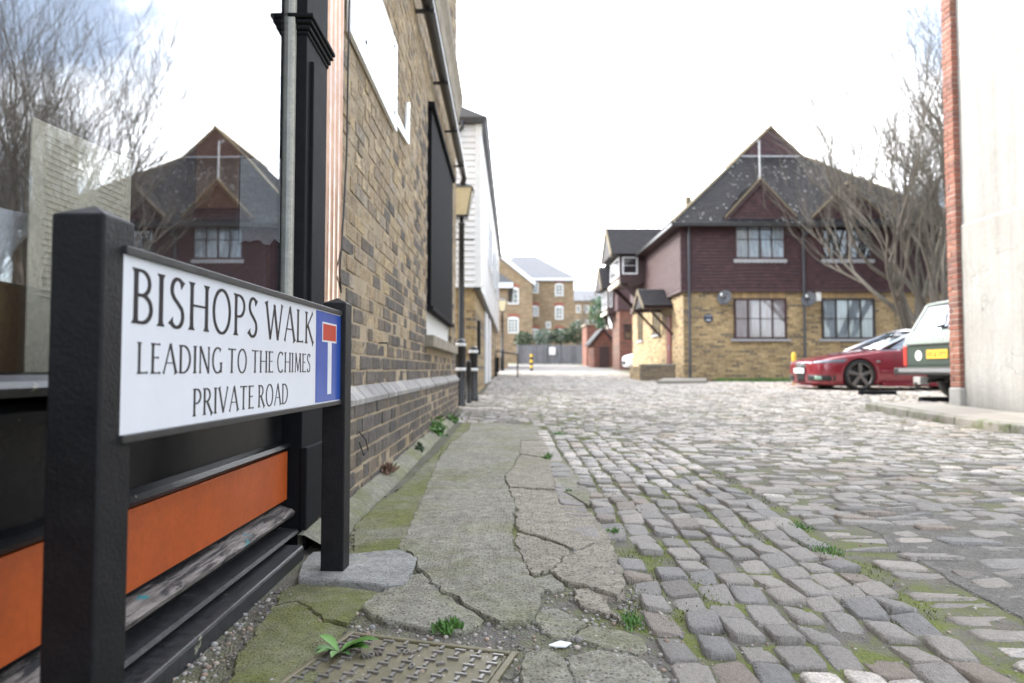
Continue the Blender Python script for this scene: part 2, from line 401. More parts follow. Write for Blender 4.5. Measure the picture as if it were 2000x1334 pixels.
for (x, y, L, W, a, dz) in rest:
    vv, ff = tmpl[rs.randrange(10)]; A = np.array(vv); A = A * np.array([L, W, 1.0]); ca, sa = math.cos(a), math.sin(a)
    B = np.stack([A[:, 0] * ca - A[:, 1] * sa + x, A[:, 0] * sa + A[:, 1] * ca + y, A[:, 2] + g(x, y) + .006 + dz], 1)
    VV.append(B); FF += [tuple(i + off for i in f) for f in ff]; off += len(A)
me = bpy.data.meshes.new('setts'); me.from_pydata(np.concatenate(VV).tolist(), [], FF); me.materials.append(M_SETT); me.polygons.foreach_set('use_smooth', ([False] * 8 + [True] * 16) * len(rest))
tag(link('sett_field', me, None, road), 'worn granite setts paving the rest of the lane', kind='stuff')
# ---- broken concrete footway on the left: slab by slab (outlines read off the photograph, laid on the ground)
C7 = lambda x, y: (600 + x / 2.4986, 800 + y / 2.4986)
def gp(x, y, dz=.004):
    u, v = C7(x, y); p = atG(u, v, dz); return (p.x, p.y)
slabs = {
 'L1': ('C', [(540, 480), (640, 250), (700, 165), (790, 100), (800, 62), (960, 70), (1130, 84), (1150, 150), (1040, 150), (1036, 210), (1010, 270), (960, 335), (900, 330), (640, 330)], .012),
 'L2': ('C', [(540, 480), (640, 330), (900, 330), (960, 335), (985, 400), (1020, 470), (1005, 560), (1003, 640), (1000, 680), (700, 692), (480, 700), (440, 700)], .014),
 'L3': ('M', [(228, 575), (350, 455), (440, 400), (540, 300), (640, 205), (660, 180), (640, 250), (540, 480), (440, 700), (228, 716)], .006),
 'M1': ('C', [(535, 740), (480, 700), (700, 692), (1000, 680), (1040, 730), (1075, 810), (1150, 880), (1140, 950), (1105, 1022), (1060, 1048), (960, 1050), (870, 1028), (800, 985), (720, 930), (660, 905), (560, 800), (528, 790)], .030),
 'N1': ('C', [(500, 830), (560, 812), (660, 912), (790, 990), (850, 1040), (760, 1092), (600, 1080), (420, 1050), (290, 1010), (275, 960), (380, 888), (480, 872)], .020),
 'R1': ('B', [(1045, 152), (1150, 150), (1172, 182), (1184, 240), (1042, 218), (1036, 210)], .008),
 'R2': ('B', [(1042, 222), (1184, 245), (1212, 395), (1100, 392), (985, 382), (965, 335), (1012, 272)], .016),
 'R3': ('B', [(985, 390), (1212, 400), (1300, 430), (1372, 484), (1190, 480), (1032, 500), (1020, 470)], .010),
 'R4': ('B', [(1030, 505), (1190, 484), (1400, 512), (1482, 640), (1300, 690), (1220, 650), (1030, 596), (1010, 560)], .018),
 'R5': ('B', [(1010, 640), (1030, 602), (1220, 655), (1292, 694), (1172, 796), (1082, 806), (1046, 725)], .012),
 'R6': ('B', [(1184, 790), (1300, 700), (1480, 650), (1552, 850), (1532, 930), (1430, 902), (1250, 842)], .026),
 'R7': ('C', [(1088, 830), (1190, 806), (1250, 850), (1240, 886), (1190, 892), (1150, 876)], .014),
 'R8': ('B', [(1310, 892), (1380, 882), (1450, 928), (1532, 1032), (1400, 985), (1330, 960)], .020),
 'R9': ('C', [(1112, 1002), (1180, 968), (1300, 1000), (1362, 1042), (1272, 1122), (1180, 1110), (1102, 1034)], .010),
 'R10': ('C', [(1292, 1112), (1372, 1050), (1520, 1075), (1642, 1102), (1650, 1185), (1450, 1152)], .006),
 'R11': ('C', [(1045, 1210), (1150, 1172), (1240, 1202), (1290, 1290), (1320, 1400), (1048, 1400)], .012),
 'R12': ('C', [(1250, 1205), (1440, 1160), (1655, 1195), (1760, 1334), (1780, 1400), (1330, 1400), (1300, 1290)], .004),
 'S1': ('M', [(-40, 850), (120, 860), (370, 890), (270, 968), (190, 1062), (90, 1030), (-60, 930), (-160, 950), (-140, 890)], .006),
 'S2': ('M', [(-60, 934), (90, 1036), (190, 1070), (150, 1150), (60, 1340), (20, 1420), (-420, 1420), (-330, 1180), (-165, 955)], .000),
 'W1': ('C', [(1176, 182), (1230, 215), (1300, 300), (1380, 410), (1376, 480), (1300, 425), (1216, 392), (1188, 245)], -.002),
}
pav = tag(bpy.data.objects.new('footway', None), kind='structure'); col.objects.link(pav); OFF[pav] = Vector((0, 0, 0))
def ragged(poly, amp, step):
    out = []
    for i, p in enumerate(poly):
        q = poly[(i + 1) % len(poly)]; d = Vector((q[0] - p[0], q[1] - p[1])); k = max(1, int(d.length / step))
        for j in range(k):
            t = j / k; x, y = p[0] + d.x * t, p[1] + d.y * t
            nx_ = mnoise.noise(Vector((x * 27, y * 27, 1.5))) * amp + mnoise.noise(Vector((x * 80, y * 80, 1.5))) * amp * .5
            ny_ = mnoise.noise(Vector((x * 27, y * 27, 9.5))) * amp + mnoise.noise(Vector((x * 80, y * 80, 9.5))) * amp * .5
            out.append((x + nx_, y + ny_))
    return out
def slab(poly, z, mat, parent, name='slab', thick=.07, inset=.004, amp=.013, step=.014, tilt=(0, 0)):
    ring = ragged(poly, amp, step); n = len(ring)
    cx, cy = sum(p[0] for p in ring) / n, sum(p[1] for p in ring) / n
    bm = bmesh.new()
    def zz(x, y): return gs(x, y) + z + tilt[0] * (x - cx) + tilt[1] * (y - cy) + .004 * mnoise.noise(Vector((x * 9, y * 9, z * 50)))
    def shrink(p, dd):
        d = Vector((cx - p[0], cy - p[1])); d.normalize(); return (p[0] + d.x * dd, p[1] + d.y * dd)
    r0 = [bm.verts.new((p[0], p[1], zz(*p) - thick)) for p in ring]
    r1 = [bm.verts.new((p[0], p[1], zz(*p) - inset * 1.3)) for p in ring]
    r2 = [bm.verts.new((*shrink(p, inset), zz(*p))) for p in ring]
    for i in range(n):
        j = (i + 1) % n; bm.faces.new((r0[i], r0[j], r1[j], r1[i])); bm.faces.new((r1[i], r1[j], r2[j], r2[i]))
    top = bm.faces.new(r2); bmesh.ops.triangulate(bm, faces=[top])
    bmesh.ops.recalc_face_normals(bm, faces=bm.faces)
    me = bpy.data.meshes.new(name); bm.to_mesh(me); bm.free(); me.materials.append(mat)
    ob = link(name, me, mat, parent); OFF[ob] = Vector((0, 0, 0)); return ob
for k, (mt, poly, z) in slabs.items():
    pts = [gp(*p) for p in poly]
    slab(pts, z * .45 + .004, {'C': M_CONC, 'B': M_CONC_BARE, 'M': M_CONC_MOSS}[mt], pav, tilt=(rs.uniform(-.02, .02), rs.uniform(-.02, .02)) if k not in ('L1', 'L2', 'L3', 'M1') else (0, 0))
bed = [gp(215, 570), gp(440, 395), gp(640, 200), gp(760, 60), gp(1140, 78), gp(1190, 230), gp(1300, 300), gp(1400, 500), gp(1500, 640), gp(1560, 860), gp(1400, 900), gp(1180, 900), gp(1100, 960), gp(900, 980), gp(700, 930), gp(560, 850), gp(480, 760), gp(215, 740)]
slab(bed, -.0005, M_CONC_MOSS, pav, 'footway_bed', thick=.05, amp=.02, step=.05)
# a skin of worn tarmac that half buries the setts at the near right
M_TAR = mat_concrete('worn_tarmac', (.27, .255, .23), .75, .06, 110)
slab([(1.30, 1.45), (1.34, 1.9), (1.40, 2.4), (1.46, 2.9), (1.60, 3.25), (1.8, 3.2), (2.0, 3.0), (2.15, 2.7), (2.2, 2.3), (2.0, 2.0), (2.1, 1.7), (2.0, 1.4)], .0005, M_TAR, road, 'tarmac_skin', thick=.03, amp=.04, step=.06)
M_RUB_C = mat_concrete('concrete_rubble', (.36, .335, .28), .8, .2, 90)
rub = MB(); rr_ = random.Random(17)
def chunk(x, y, s_, z):
    k = rr_.choice((5, 6, 7)); a0 = rr_.random() * 6.28; bot, top = [], []
    for i in range(k):
        a = a0 + 2 * math.pi * i / k; r_ = s_ * rr_.uniform(.65, 1.15); bot.append((x + r_ * math.cos(a), y + r_ * math.sin(a) * .85, z - .012)); top.append((x + r_ * .72 * math.cos(a) + rr_.uniform(-.1, .1) * s_, y + r_ * .62 * math.sin(a), z + s_ * rr_.uniform(.15, .55)))
    rub.add(bot + top, [tuple(range(k, 2 * k))] + [(i, (i + 1) % k, k + (i + 1) % k, k + i) for i in range(k)])
for key, (mt, poly, z) in slabs.items():
    pts = ragged([gp(*p) for p in poly], .013, .03)
    for (x, y) in pts:
        if y < 4.2 and rr_.random() < (.75 if y < 2.1 else .45): chunk(x + rr_.gauss(0, .010), y + rr_.gauss(0, .010), abs(rr_.gauss(.004, .004)) + .0025, gs(x, y) - .001)
for _ in range(420):
    u, v = C7(rr_.uniform(880, 1640), rr_.uniform(870, 1330)); p = atG(u, v); chunk(p.x, p.y, abs(rr_.gauss(.004, .005)) + .002, gs(p.x, p.y) - .003)
for _ in range(500):
    u, v = C7(rr_.uniform(-420, 330), rr_.uniform(850, 1334)); p = atG(u, v)
    if p.x > -.67: chunk(p.x, p.y, abs(rr_.gauss(.003, .003)) + .002, gs(p.x, p.y) - .001)
tag(rub.build('concrete_rubble', M_RUB_C, pav), 'crumbs of broken concrete along the cracks of the footway', kind='stuff')
# cement pad round the foot of the far sign post
slab([gp(-30, 775), (-.66, 2.36), gp(200, 722), gp(450, 704), gp(536, 742), gp(484, 868), gp(382, 880), gp(100, 856), gp(-40, 850)], .020, M_CEMENT, pav, 'cement_pad', amp=.006)
# ---- right-hand footway: flagstones and kerb
kerbside = tag(bpy.data.objects.new('flagstone_footway', None), kind='structure'); col.objects.link(kerbside); OFF[kerbside] = Vector((0, 0, 0))
y = 2.2; KX = 4.96
while y < 9.5:
    L = min(rs.uniform(.8, .95), 9.62 - y); bend = lambda yy: KX + .10 * sm((yy - 8.6) / 1.0)
    bb = MB(); z0, z1 = gs(KX, y), gs(KX, y + L)
    bb.add([(bend(y), y + .006, z0 - .1), (bend(y + L), y + L - .006, z1 - .1), (bend(y + L) + .13, y + L - .006, z1 - .1), (bend(y) + .13, y + .006, z0 - .1),
            (bend(y), y + .006, z0 + .085), (bend(y + L), y + L - .006, z1 + .085), (bend(y + L) + .13, y + L - .006, z1 + .085), (bend(y) + .13, y + .006, z0 + .085)],
           [(3, 2, 1, 0), (4, 5, 6, 7), (0, 1, 5, 4), (1, 2, 6, 5), (2, 3, 7, 6), (3, 0, 4, 7)])
    bb.build('kerb_stone', M_KERB, kerbside, bevel=.015); y += L
y = 2.2
while y < 9.4:
    L = min(rs.uniform(.55, .7), 9.62 - y); x = KX + .14 + (.1 if y > 8.6 else 0)
    cuts = [x, x + rs.uniform(.42, .6), 6.02]
    for xa, xb in zip(cuts, cuts[1:]):
        if L < .1: continue
        bb = MB(); zz = [gs(KX, y) + .086, gs(KX, y + L) + .086]; dz = rs.uniform(-.004, .004); xa += .006; xb -= .006
        bb.add([(xa, y + .007, zz[0] - .1), (xb, y + .007, zz[0] - .1), (xb, y + L - .007, zz[1] - .1), (xa, y + L - .007, zz[1] - .1),
                (xa, y + .007, zz[0] + dz), (xb, y + .007, zz[0] + dz + .01), (xb, y + L - .007, zz[1] + dz + .01), (xa, y + L - .007, zz[1] + dz)],
               [(3, 2, 1, 0), (4, 5, 6, 7), (0, 1, 5, 4), (1, 2, 6, 5), (2, 3, 7, 6), (3, 0, 4, 7)])
        bb.build('flagstone', M_FLAG, kerbside, bevel=.006)
    y += L
bb = MB(); 
bb.add([(KX + .15, 2.2, gs(KX, 2.2) + .065), (6.3, 2.2, gs(KX, 2.2) + .065), (6.3, 9.6, gs(KX, 9.6) + .065), (KX + .25, 9.6, gs(KX, 9.6) + .065), (KX + .15, 5.5, gs(KX, 5.5) + .065), (6.3, 5.5, gs(KX, 5.5) + .065)], [(0, 1, 5, 4), (4, 5, 2, 3)])
bb.build('bedding', M_JOINT, kerbside)
# ================================================================ LETTERING (drawn stroke by stroke)
def arc(cx, cy, rx, ry, a0, a1, k=14):
    return [(cx + rx * math.cos(R(a0 + (a1 - a0) * i / k)), cy + ry * math.sin(R(a0 + (a1 - a0) * i / k))) for i in range(k + 1)]
# glyph: advance width, list of (polyline, weight) with cap height 1; weight scales the pen
GLY = {
 'A': (.66, [([(.33, 1), (.02, 0)], .6, 'e'), ([(.33, 1.02), (.64, 0)], 1.1, 'e'), ([(.13, .36), (.53, .36)], .6, '')]),
 'B': (.50, [([(.08, 0), (.08, 1)], 1.1, 'se'), ([(.08, .97)] + arc(.20, .745, .21, .225, 90, -90) + [(.08, .52)], .9, ''), ([(.08, .52)] + arc(.22, .275, .24, .25, 90, -90) + [(.08, .03)], .95, '')]),
 'C': (.62, [(arc(.36, .5, .31, .49, 52, 308, 26), .95, 'se')]),
 'D': (.64, [([(.08, 0), (.08, 1)], 1.1, 'se'), ([(.08, .97)] + arc(.20, .5, .38, .475, 90, -90, 22) + [(.08, .03)], .95, '')]),
 'E': (.44, [([(.08, 0), (.08, 1)], 1.1, 'se'), ([(.08, .97), (.40, .97)], .75, 'e'), ([(.08, .53), (.34, .53)], .7, 'e'), ([(.08, .03), (.42, .03)], .75, 'e')]),
 'G': (.66, [(arc(.36, .5, .31, .49, 52, 330, 28), .95, 's'), ([(.59, .02), (.59, .42)], 1.0, 'e')]),
 'H': (.66, [([(.08, 0), (.08, 1)], 1.1, 'se'), ([(.58, 0), (.58, 1)], 1.1, 'se'), ([(.08, .52), (.58, .52)], .7, '')]),
 'I': (.18, [([(.09, 0), (.09, 1)], 1.15, 'se')]),
 'K': (.60, [([(.08, 0), (.08, 1)], 1.1, 'se'), ([(.54, 1), (.12, .50)], .65, 's'), ([(.20, .56), (.60, 0)], 1.05, 'e')]),
 'L': (.46, [([(.08, 0), (.08, 1)], 1.1, 'se'), ([(.08, .03), (.44, .04)], .75, 'e')]),
 'M': (.80, [([(.10, 0), (.15, 1)], .7, 'se'), ([(.15, 1), (.41, .06)], 1.0, ''), ([(.41, .06), (.66, 1)], .65, ''), ([(.66, 1), (.72, 0)], 1.05, 'se')]),
 'N': (.68, [([(.09, 0), (.09, 1)], .7, 'se'), ([(.09, 1), (.60, 0)], 1.05, ''), ([(.60, 0), (.60, 1)], .7, 'e')]),
 'O': (.72, [(arc(.36, .5, .31, .495, 90, 450, 34), .95, '')]),
 'P': (.48, [([(.08, 0), (.08, 1)], 1.1, 'se'), ([(.08, .97)] + arc(.20, .715, .24, .255, 90, -90) + [(.08, .46)], .9, '')]),
 'R': (.56, [([(.08, 0), (.08, 1)], 1.1, 'se'), ([(.08, .97)] + arc(.20, .735, .22, .235, 90, -90) + [(.08, .50)], .9, ''), ([(.24, .50), (.56, 0)], 1.05, 'e')]),
 'S': (.48, [([(.41, .86)] + arc(.245, .76, .165, .225, 50, 200, 12) + [(.14, .60), (.30, .46), (.38, .38)] + arc(.225, .24, .185, .225, 20, -140, 14) + [(.05, .15)], 1.0, 'se')]),
 'T': (.56, [([(.28, 0), (.28, 1)], 1.1, 's'), ([(.02, .97), (.54, .97)], .75, 'se')]),
 'V': (.64, [([(.03, 1), (.33, 0)], 1.05, 's'), ([(.33, 0), (.62, 1)], .65, 'e')]),
 'W': (.94, [([(.03, 1), (.26, 0)], 1.05, 's'), ([(.26, 0), (.48, .95)], .65, 'e'), ([(.46, .95), (.68, 0)], 1.05, ''), ([(.68, 0), (.91, 1)], .65, 'e')]),
 'Y': (.58, [([(.03, 1), (.29, .48)], 1.0, 's'), ([(.56, 1), (.29, .48)], .7, 's'), ([(.29, 0), (.29, .50)], 1.1, 's')]),
 'F': (.44, [([(.08, 0), (.08, 1)], 1.1, 'se'), ([(.08, .97), (.40, .97)], .75, 'e'), ([(.08, .53), (.34, .53)], .7, 'e')]),
 '1': (.24, [([(.12, 0), (.12, 1)], 1.1, 's')]), '5': (.48, [([(.40, .97), (.12, .97), (.09, .56)] + arc(.22, .31, .20, .29, 110, -140, 16), 1.0, '')]),
 '6': (.5, [([(.38, .96)] + arc(.25, .3, .2, .3, 160, 520, 26), 1.0, '')]), '8': (.5, [(arc(.25, .75, .17, .23, 0, 360, 20), 1.0, ''), (arc(.25, .27, .2, .27, 0, 360, 20), 1.0, '')]),
}
def stroke_poly(path, wt, ends, pen, bold, flare):
    # densify
    P = []
    for a, b_ in zip(path, path[1:]):
        d = math.hypot(b_[0] - a[0], b_[1] - a[1]); k = max(1, int(d / .07))
        for i in range(k): P.append((a[0] + (b_[0] - a[0]) * i / k, a[1] + (b_[1] - a[1]) * i / k))
    P.append(path[-1])
    n = len(P); cum = [0]
    for a, b_ in zip(P, P[1:]): cum.append(cum[-1] + math.hypot(b_[0] - a[0], b_[1] - a[1]))
    Lr, Rr = [], []
    for i in range(n):
        a, c = P[max(0, i - 1)], P[min(n - 1, i + 1)]; d = Vector((c[0] - a[0], c[1] - a[1])); d.normalize()
        vert = abs(d.y); w = pen * wt * ((.50 + .50 * vert) if not bold else 1.0)
        if flare:
            if 's' in ends: w *= 1 + 1.0 * max(0, 1 - cum[i] / .09) ** 1.5
            if 'e' in ends: w *= 1 + 1.0 * max(0, 1 - (cum[-1] - cum[i]) / .09) ** 1.5
        nx_, ny_ = -d.y * w / 2, d.x * w / 2
        Lr.append((P[i][0] + nx_, P[i][1] + ny_)); Rr.append((P[i][0] - nx_, P[i][1] - ny_))
    return Lr, Rr
def letters(name, mat, parent, txt, O, U, V, N, cap, width=None, pen=.115, space=.30, track=.10, depth=.0006, bold=False, flare=True, local=False):
    adv = -track + sum(space if ch == ' ' else GLY[ch][0] + track for ch in txt); sx = (width / adv) if width else cap; x = 0
    for ch in txt:
        if ch == ' ': x += space; continue
        b = MB(); w = GLY[ch][0]; text_mesh(b, ch, O + U * (x * sx), U, V, N, cap, w * sx, pen, space, track, depth, bold, flare); b.build(name, mat, parent, local=local); x += w + track
def text_mesh(mb, txt, O, U, V, N, cap, width=None, pen=.115, space=.30, track=.10, depth=.0006, bold=False, flare=True):
    """O lower-left; U along, V up, N out of the surface"""
    adv = 0; items = []
    for ch in txt:
        if ch == ' ': adv += space; continue
        w, st = GLY[ch]; items.append((adv, st)); adv += w + track
    adv -= track
    sx = (width / adv) if width else cap
    k = 0
    for x0, st in items:
        for path, wt, ends in st:
            asp = cap / sx
            Lr, Rr = stroke_poly([((x0 + px) / asp, py) for px, py in path], wt, ends, pen, bold, flare)
            dz = depth * (1 + .15 * (k % 5)); k += 1; m = len(Lr)
            pts = [O + U * (p[0] * cap) + V * (p[1] * cap) for p in Lr + Rr]
            top = [p + N * dz for p in pts]
            fs = [(i, i + 1, m + i + 1, m + i) for i in range(m - 1)]
            s0 = 2 * m
            fs2 = [tuple(s0 + q for q in f) for f in fs]
            sd = [(i, i + 1, s0 + i + 1, s0 + i) for i in range(m - 1)] + [(m + i, m + i + 1, s0 + m + i + 1, s0 + m + i) for i in range(m - 1)]
            sd += [(0, m, s0 + m, s0), (m - 1, 2 * m - 1, s0 + 2 * m - 1, s0 + m - 1)]
            mb.add(pts + top, fs2 + sd)
    return adv * sx
# ================================================================ STREET NAME SIGN
M_POST = pm('black_post', [(.008, .008, .0095)], .1, (.016, .0155, .016), .6, .5, 14, .55, 160, .0025, grain=.35, gscale=220, spec=.24)
M_FRAME = pm('black_frame', [(.02, .02, .021)], .1, (.06, .06, .058), .4, .38, 30, .15, 200, .001)
def mat_plain(name, c, rough=.4, metal=0, spec=.5, coat=0, var=.08, ns=12):
    n = NT(name); v = n.coord(); a = n.noise(v, ns, 5, .65)
    cc = n.mix(1.0, c, n.ramp(a, [(.3, 1 - var), (.7, 1 + var)]), 'MULTIPLY')
    return n.done(cc, n.math('ADD', rough - .05, n.math('MULTIPLY', a, .12)), metal, None, spec, coat)
M_SIGNW = mat_plain('sign_white', (.69, .70, .74), .22, var=.03); M_SIGNB = mat_plain('sign_blue', (.026, .08, .36), .22, var=.06); M_SIGNR = mat_plain('sign_red', (.48, .035, .025), .22, var=.05)
M_INK = mat_plain('sign_ink', (.012, .010, .014), .3)
PA, PB = Vector((-.5575, 1.027, 0)), Vector((-.5155, 2.135, 0))
U_ = (PB - PA).normalized(); N_ = Vector((U_.y, -U_.x, 0)); Z_ = Vector((0, 0, 1))
sign = thing('street_name_sign', (-.55, 1.55, 0), 'white street nameplate reading BISHOPS WALK between two black posts', 'street sign')
def post(cx, cy, w, base, top, name='post'):
    b = MB(); h = w / 2
    ax = U_ * h; bx_ = N_ * h; c = Vector((cx, cy, 0))
    b.add([c + sx_ * ax + sy_ * bx_ + Z_ * z for z in (base - .15, top) for sx_, sy_ in ((-1, -1), (1, -1), (1, 1), (-1, 1))] + [c + Z_ * (top + w * .26)],
          [(3, 2, 1, 0), (0, 1, 5, 4), (1, 2, 6, 5), (2, 3, 7, 6), (3, 0, 4, 7), (4, 5, 8), (5, 6, 8), (6, 7, 8), (7, 4, 8)])
    o = b.build(name, M_POST, sign, bevel=.0035, segs=3)
    return o
def post_c(front_ridge, w):          # near right corner of the post -> its centre
    return front_ridge + U_ * (w / 2) - N_ * (w / 2)
c1 = post_c(Vector((-.5605, .950, 0)), .0755); c2 = post_c(Vector((-.4995, 2.13, 0)), .0715)
zt1 = at(215, 408, .95).z; zt2 = at(675, 590, 2.13).z
post(c1.x, c1.y, .0755, 0, zt1 - .006); post(c2.x, c2.y, .0715, 0, zt2 - .002)
S0 = PA - U_ * .03; Lsign = (PB - PA).length + .055
def on(Y): # distance along plate from PA of the point at depth Y
    return (Y - PA.y) / U_.y
def uY(u, v=650):
    tx_, _ = T(u, v); k = U_.x / U_.y
    return (PA.x - k * PA.y) / (tx_ - k)
zW0, zW1 = EYE - .0955, EYE + .1695
def plate(mb, s0, s1, z0, z1, d0, d1):
    a = PA + U_ * s0; c = PA + U_ * s1
    mb.prism([a + Z_ * z0 + N_ * d0, c + Z_ * z0 + N_ * d0, c + Z_ * z1 + N_ * d0, a + Z_ * z1 + N_ * d0], N_ * (d1 - d0)); return mb
pl = plate(MB(), -.03, Lsign - .03, zW0, zW1, -.004, 0).build('nameplate', M_SIGNW, sign)
fr = MB()
plate(fr, -.03, Lsign - .03, zW1 - .0005, zW1 + .0125, -.022, .006); plate(fr, -.03, Lsign - .03, zW0 - .0115, zW0 + .0005, -.022, .006)
fr.build('frame', M_FRAME, sign, bevel=.0015)
plate(MB(), -.03, Lsign - .03, zW0 - .004, zW1 + .004, -.020, -.0045).build('backing_board', M_FRAME, sign)
def line(txt, u0, u1, zb, cap, v=650):
    s0, s1 = on(uY(u0, v)), on(uY(u1, v))
    letters('letter', M_INK, pl, txt, PA + U_ * s0 + Z_ * (EYE + zb), U_, Z_, N_, cap, s1 - s0, pen=.125 if cap > .06 else .12, track=.13, space=.27)
line('BISHOPS WALK', 257, 611.5, .0695, .0840)
line('LEADING TO THE CHIMES', 268, 606.5, -.0065, .0485, 700)
line('PRIVATE ROAD', 377, 562, -.0825, .0490, 785)
sb0, sb1 = on(uY(616.5, 695)), on(uY(668, 695))
bl = plate(MB(), sb0, Lsign - .034, zW0 + .004, zW1 - .004, .0002, .0008).build('blue_panel', M_SIGNB, sign, bevel=0)
sr0, sr1 = on(uY(629, 648)), on(uY(656.5, 648)); zr = (EYE + (722 - 628.5) * uY(630) / F, EYE + (722 - 667.5) * uY(630) / F)
plate(MB(), sr0, sr1, zr[1], zr[0], .0008, .0012).build('white_border', M_SIGNW, bl)
plate(MB(), sr0 + .006, sr1 - .006, zr[1] + .005, zr[0] - .005, .0012, .0016).build('red_bar', M_SIGNR, bl)
ss0, ss1 = on(uY(639.5, 700)), on(uY(646.8, 700)); plate(MB(), ss0, ss1, EYE - (769.5 - 722) * uY(643) / F, zr[1], .0008, .0012).build('white_stem', M_SIGNW, bl)
# ================================================================ SHOPFRONT
def mat_black_paint():
    n = NT('peeling_black_paint'); v = n.coord(False); a = n.noise(v, 7, 7, .7); f = n.noise(v, 90, 5, .7)
    c = n.mix(n.ramp(a, [(.4, 0.0), (.7, 1.0)]), (.006, .006, .0075), (.016, .016, .016))
    chip = n.ramp(n.noise(v, 55, 6, .75), [(.70, 0.0), (.715, 1.0)])
    c = n.mix(chip, c, (.20, .17, .135))
    return n.done(c, n.math('ADD', .10, n.math('MULTIPLY', a, .25)), 0, n.bump(n.math('ADD', f, n.math('MULTIPLY', chip, -.6)), .12, .002), .14)
def mat_worn_sill():
    n = NT('weathered_timber'); v = n.coord(False)
    st = n.n('ShaderNodeMapping', {'Vector': v, 'Scale': (60, 5, 60)}).outputs[0]
    a = n.noise(st, 2.2, 8, .75); pe = n.noise(n.n('ShaderNodeMapping', {'Vector': v, 'Scale': (30, 3.5, 30)}).outputs[0], 1.6, 7, .72, .6)
    wood = n.ramp(a, [(.3, (.055, .048, .044)), (.5, (.19, .165, .15)), (.72, (.36, .33, .31))])
    mk = n.ramp(pe, [(.44, 0.0), (.52, 1.0)]); c = n.mix(mk, (.018, .018, .02), wood)
    tl = n.ramp(n.noise(v, 11, 5, .6, .3), [(.66, 0.0), (.69, 1.0)]); c = n.mix(tl, c, (.035, .19, .21))
    rd = n.ramp(n.noise(v, 23, 5, .6, .3), [(.70, 0.0), (.73, 1.0)]); c = n.mix(rd, c, (.30, .08, .07))
    return n.done(c, .6, 0, n.bump(n.math('ADD', a, n.math('MULTIPLY', mk, -.7)), .6, .004), .4)
def mat_step():
    n = NT('worn_black_step'); v = n.coord(False); pe = n.noise(v, 9, 7, .72, .5); a = n.noise(v, 45, 5, .7)
    c = n.mix(n.ramp(a, [(.35, 0.0), (.7, 1.0)]), (.016, .017, .020), (.055, .055, .058))
    mk = n.ramp(pe, [(.635, 0.0), (.65, 1.0)]); c = n.mix(mk, c, n.mix(a, (.19, .185, .13), (.36, .34, .26)))
    return n.done(c, n.math('ADD', .22, n.math('MULTIPLY', a, .3)), 0, n.bump(n.math('ADD', a, n.math('MULTIPLY', mk, -.5)), .3, .003), .5)
M_BLACK = mat_black_paint(); M_MATT = pm('matt_black_paint', [(.0085, .0085, .0105)], .1, (.016, .016, .017), .6, .72, 9, .2, 90, .002, spec=.12); M_SILL = mat_worn_sill(); M_STEP = mat_step()
M_ORANGE = pm('orange_paint', [(.47, .088, .014)], .05, (.37, .07, .016), .7, .42, 7, .25, 50, .002, grain=.16, gscale=60)
M_COPPER = NT('fluted_copper_trim'); _v = M_COPPER.coord(False); M_COPPER = M_COPPER.done(M_COPPER.ramp(M_COPPER.noise(_v, 14, 5), [(.3, (.70, .45, .33)), (.7, (.82, .60, .48))]), .16, .9)
M_CREAM = pm('cream_frame', [(.50, .47, .40)], .1, (.3, .28, .24), .5, .55, 15, .1, 120, .001)
M_ROT = pm('rotten_wood', [(.27, .19, .11)], .2, (.09, .07, .05), .8, .85, 25, .9, 60, .01)
def mat_glass(name, refl, tint=(.85, .9, .92), rough=.0, mx_=.95):
    n = NT(name); v = n.coord(False)
    fr_ = n.n('ShaderNodeFresnel', {'IOR': n.math('SUBTRACT', 1.5, n.math('MULTIPLY', n.geo.outputs['Backfacing'], 1.5 - 1 / 1.5))}).outputs[0]
    fac = n.math('ADD', refl, n.math('MULTIPLY', fr_, mx_ - refl), clamp=True)
    tr = n.n('ShaderNodeBsdfTransparent', {'Color': tint + (1,)}); gl = n.n('ShaderNodeBsdfGlossy', {'Color': (.95, .97, 1, 1), 'Roughness': rough})
    mxs = n.n('ShaderNodeMixShader', {0: fac, 1: tr.outputs[0], 2: gl.outputs[0]}); n.t.links.new(mxs.outputs[0], n.out.inputs['Surface']); return n.m
M_SHOPGLASS = mat_glass('shop_glass', .20, (.97, .98, .98))
GX = -.790                   # plane of the shop glass
shop = thing('shopfront', (-.8, 1.2, 0), 'black painted shopfront with a large window and an orange panel below', 'shopfront')
Y0, Y1 = -.75, 2.455
zo0, zo1 = EYE - .460, EYE - .2895
# stall riser: boards, panel field, mouldings
MB().box(-.86, -.800, Y0, Y1, 0, .56).build('stall_riser', M_BLACK, shop)
MB().box(-.800, -.777, Y0, Y1 - .002, zo0, zo1).build('orange_panel', M_ORANGE, shop, bevel=.002)
b = MB(); b.prism([(-.800, Y0, zo1 + .002), (-.772, Y0, zo1 + .006), (-.765, Y0, zo1 + .016), (-.772, Y0, zo1 + .028), (-.800, Y0, zo1 + .034)], (0, Y1 - Y0, 0)); b.build('panel_moulding', M_BLACK, shop)
b = MB(); b.prism([(-.800, Y0, zo1 + .20), (-.755, Y0, zo1 + .205), (-.748, Y0, zo1 + .222), (-.760, Y0, zo1 + .236), (-.800, Y0, zo1 + .25)], (0, Y1 - Y0, 0)); b.build('apron_moulding', M_BLACK, shop)
b = MB(); b.prism([(-.84, Y0, .606), (-.735, Y0, .598), (-.728, Y0, .612), (-.735, Y0, .622), (-.84, Y0, .636)], (0, Y1 - Y0, 0)); b.build('window_sill', M_STEP, shop)
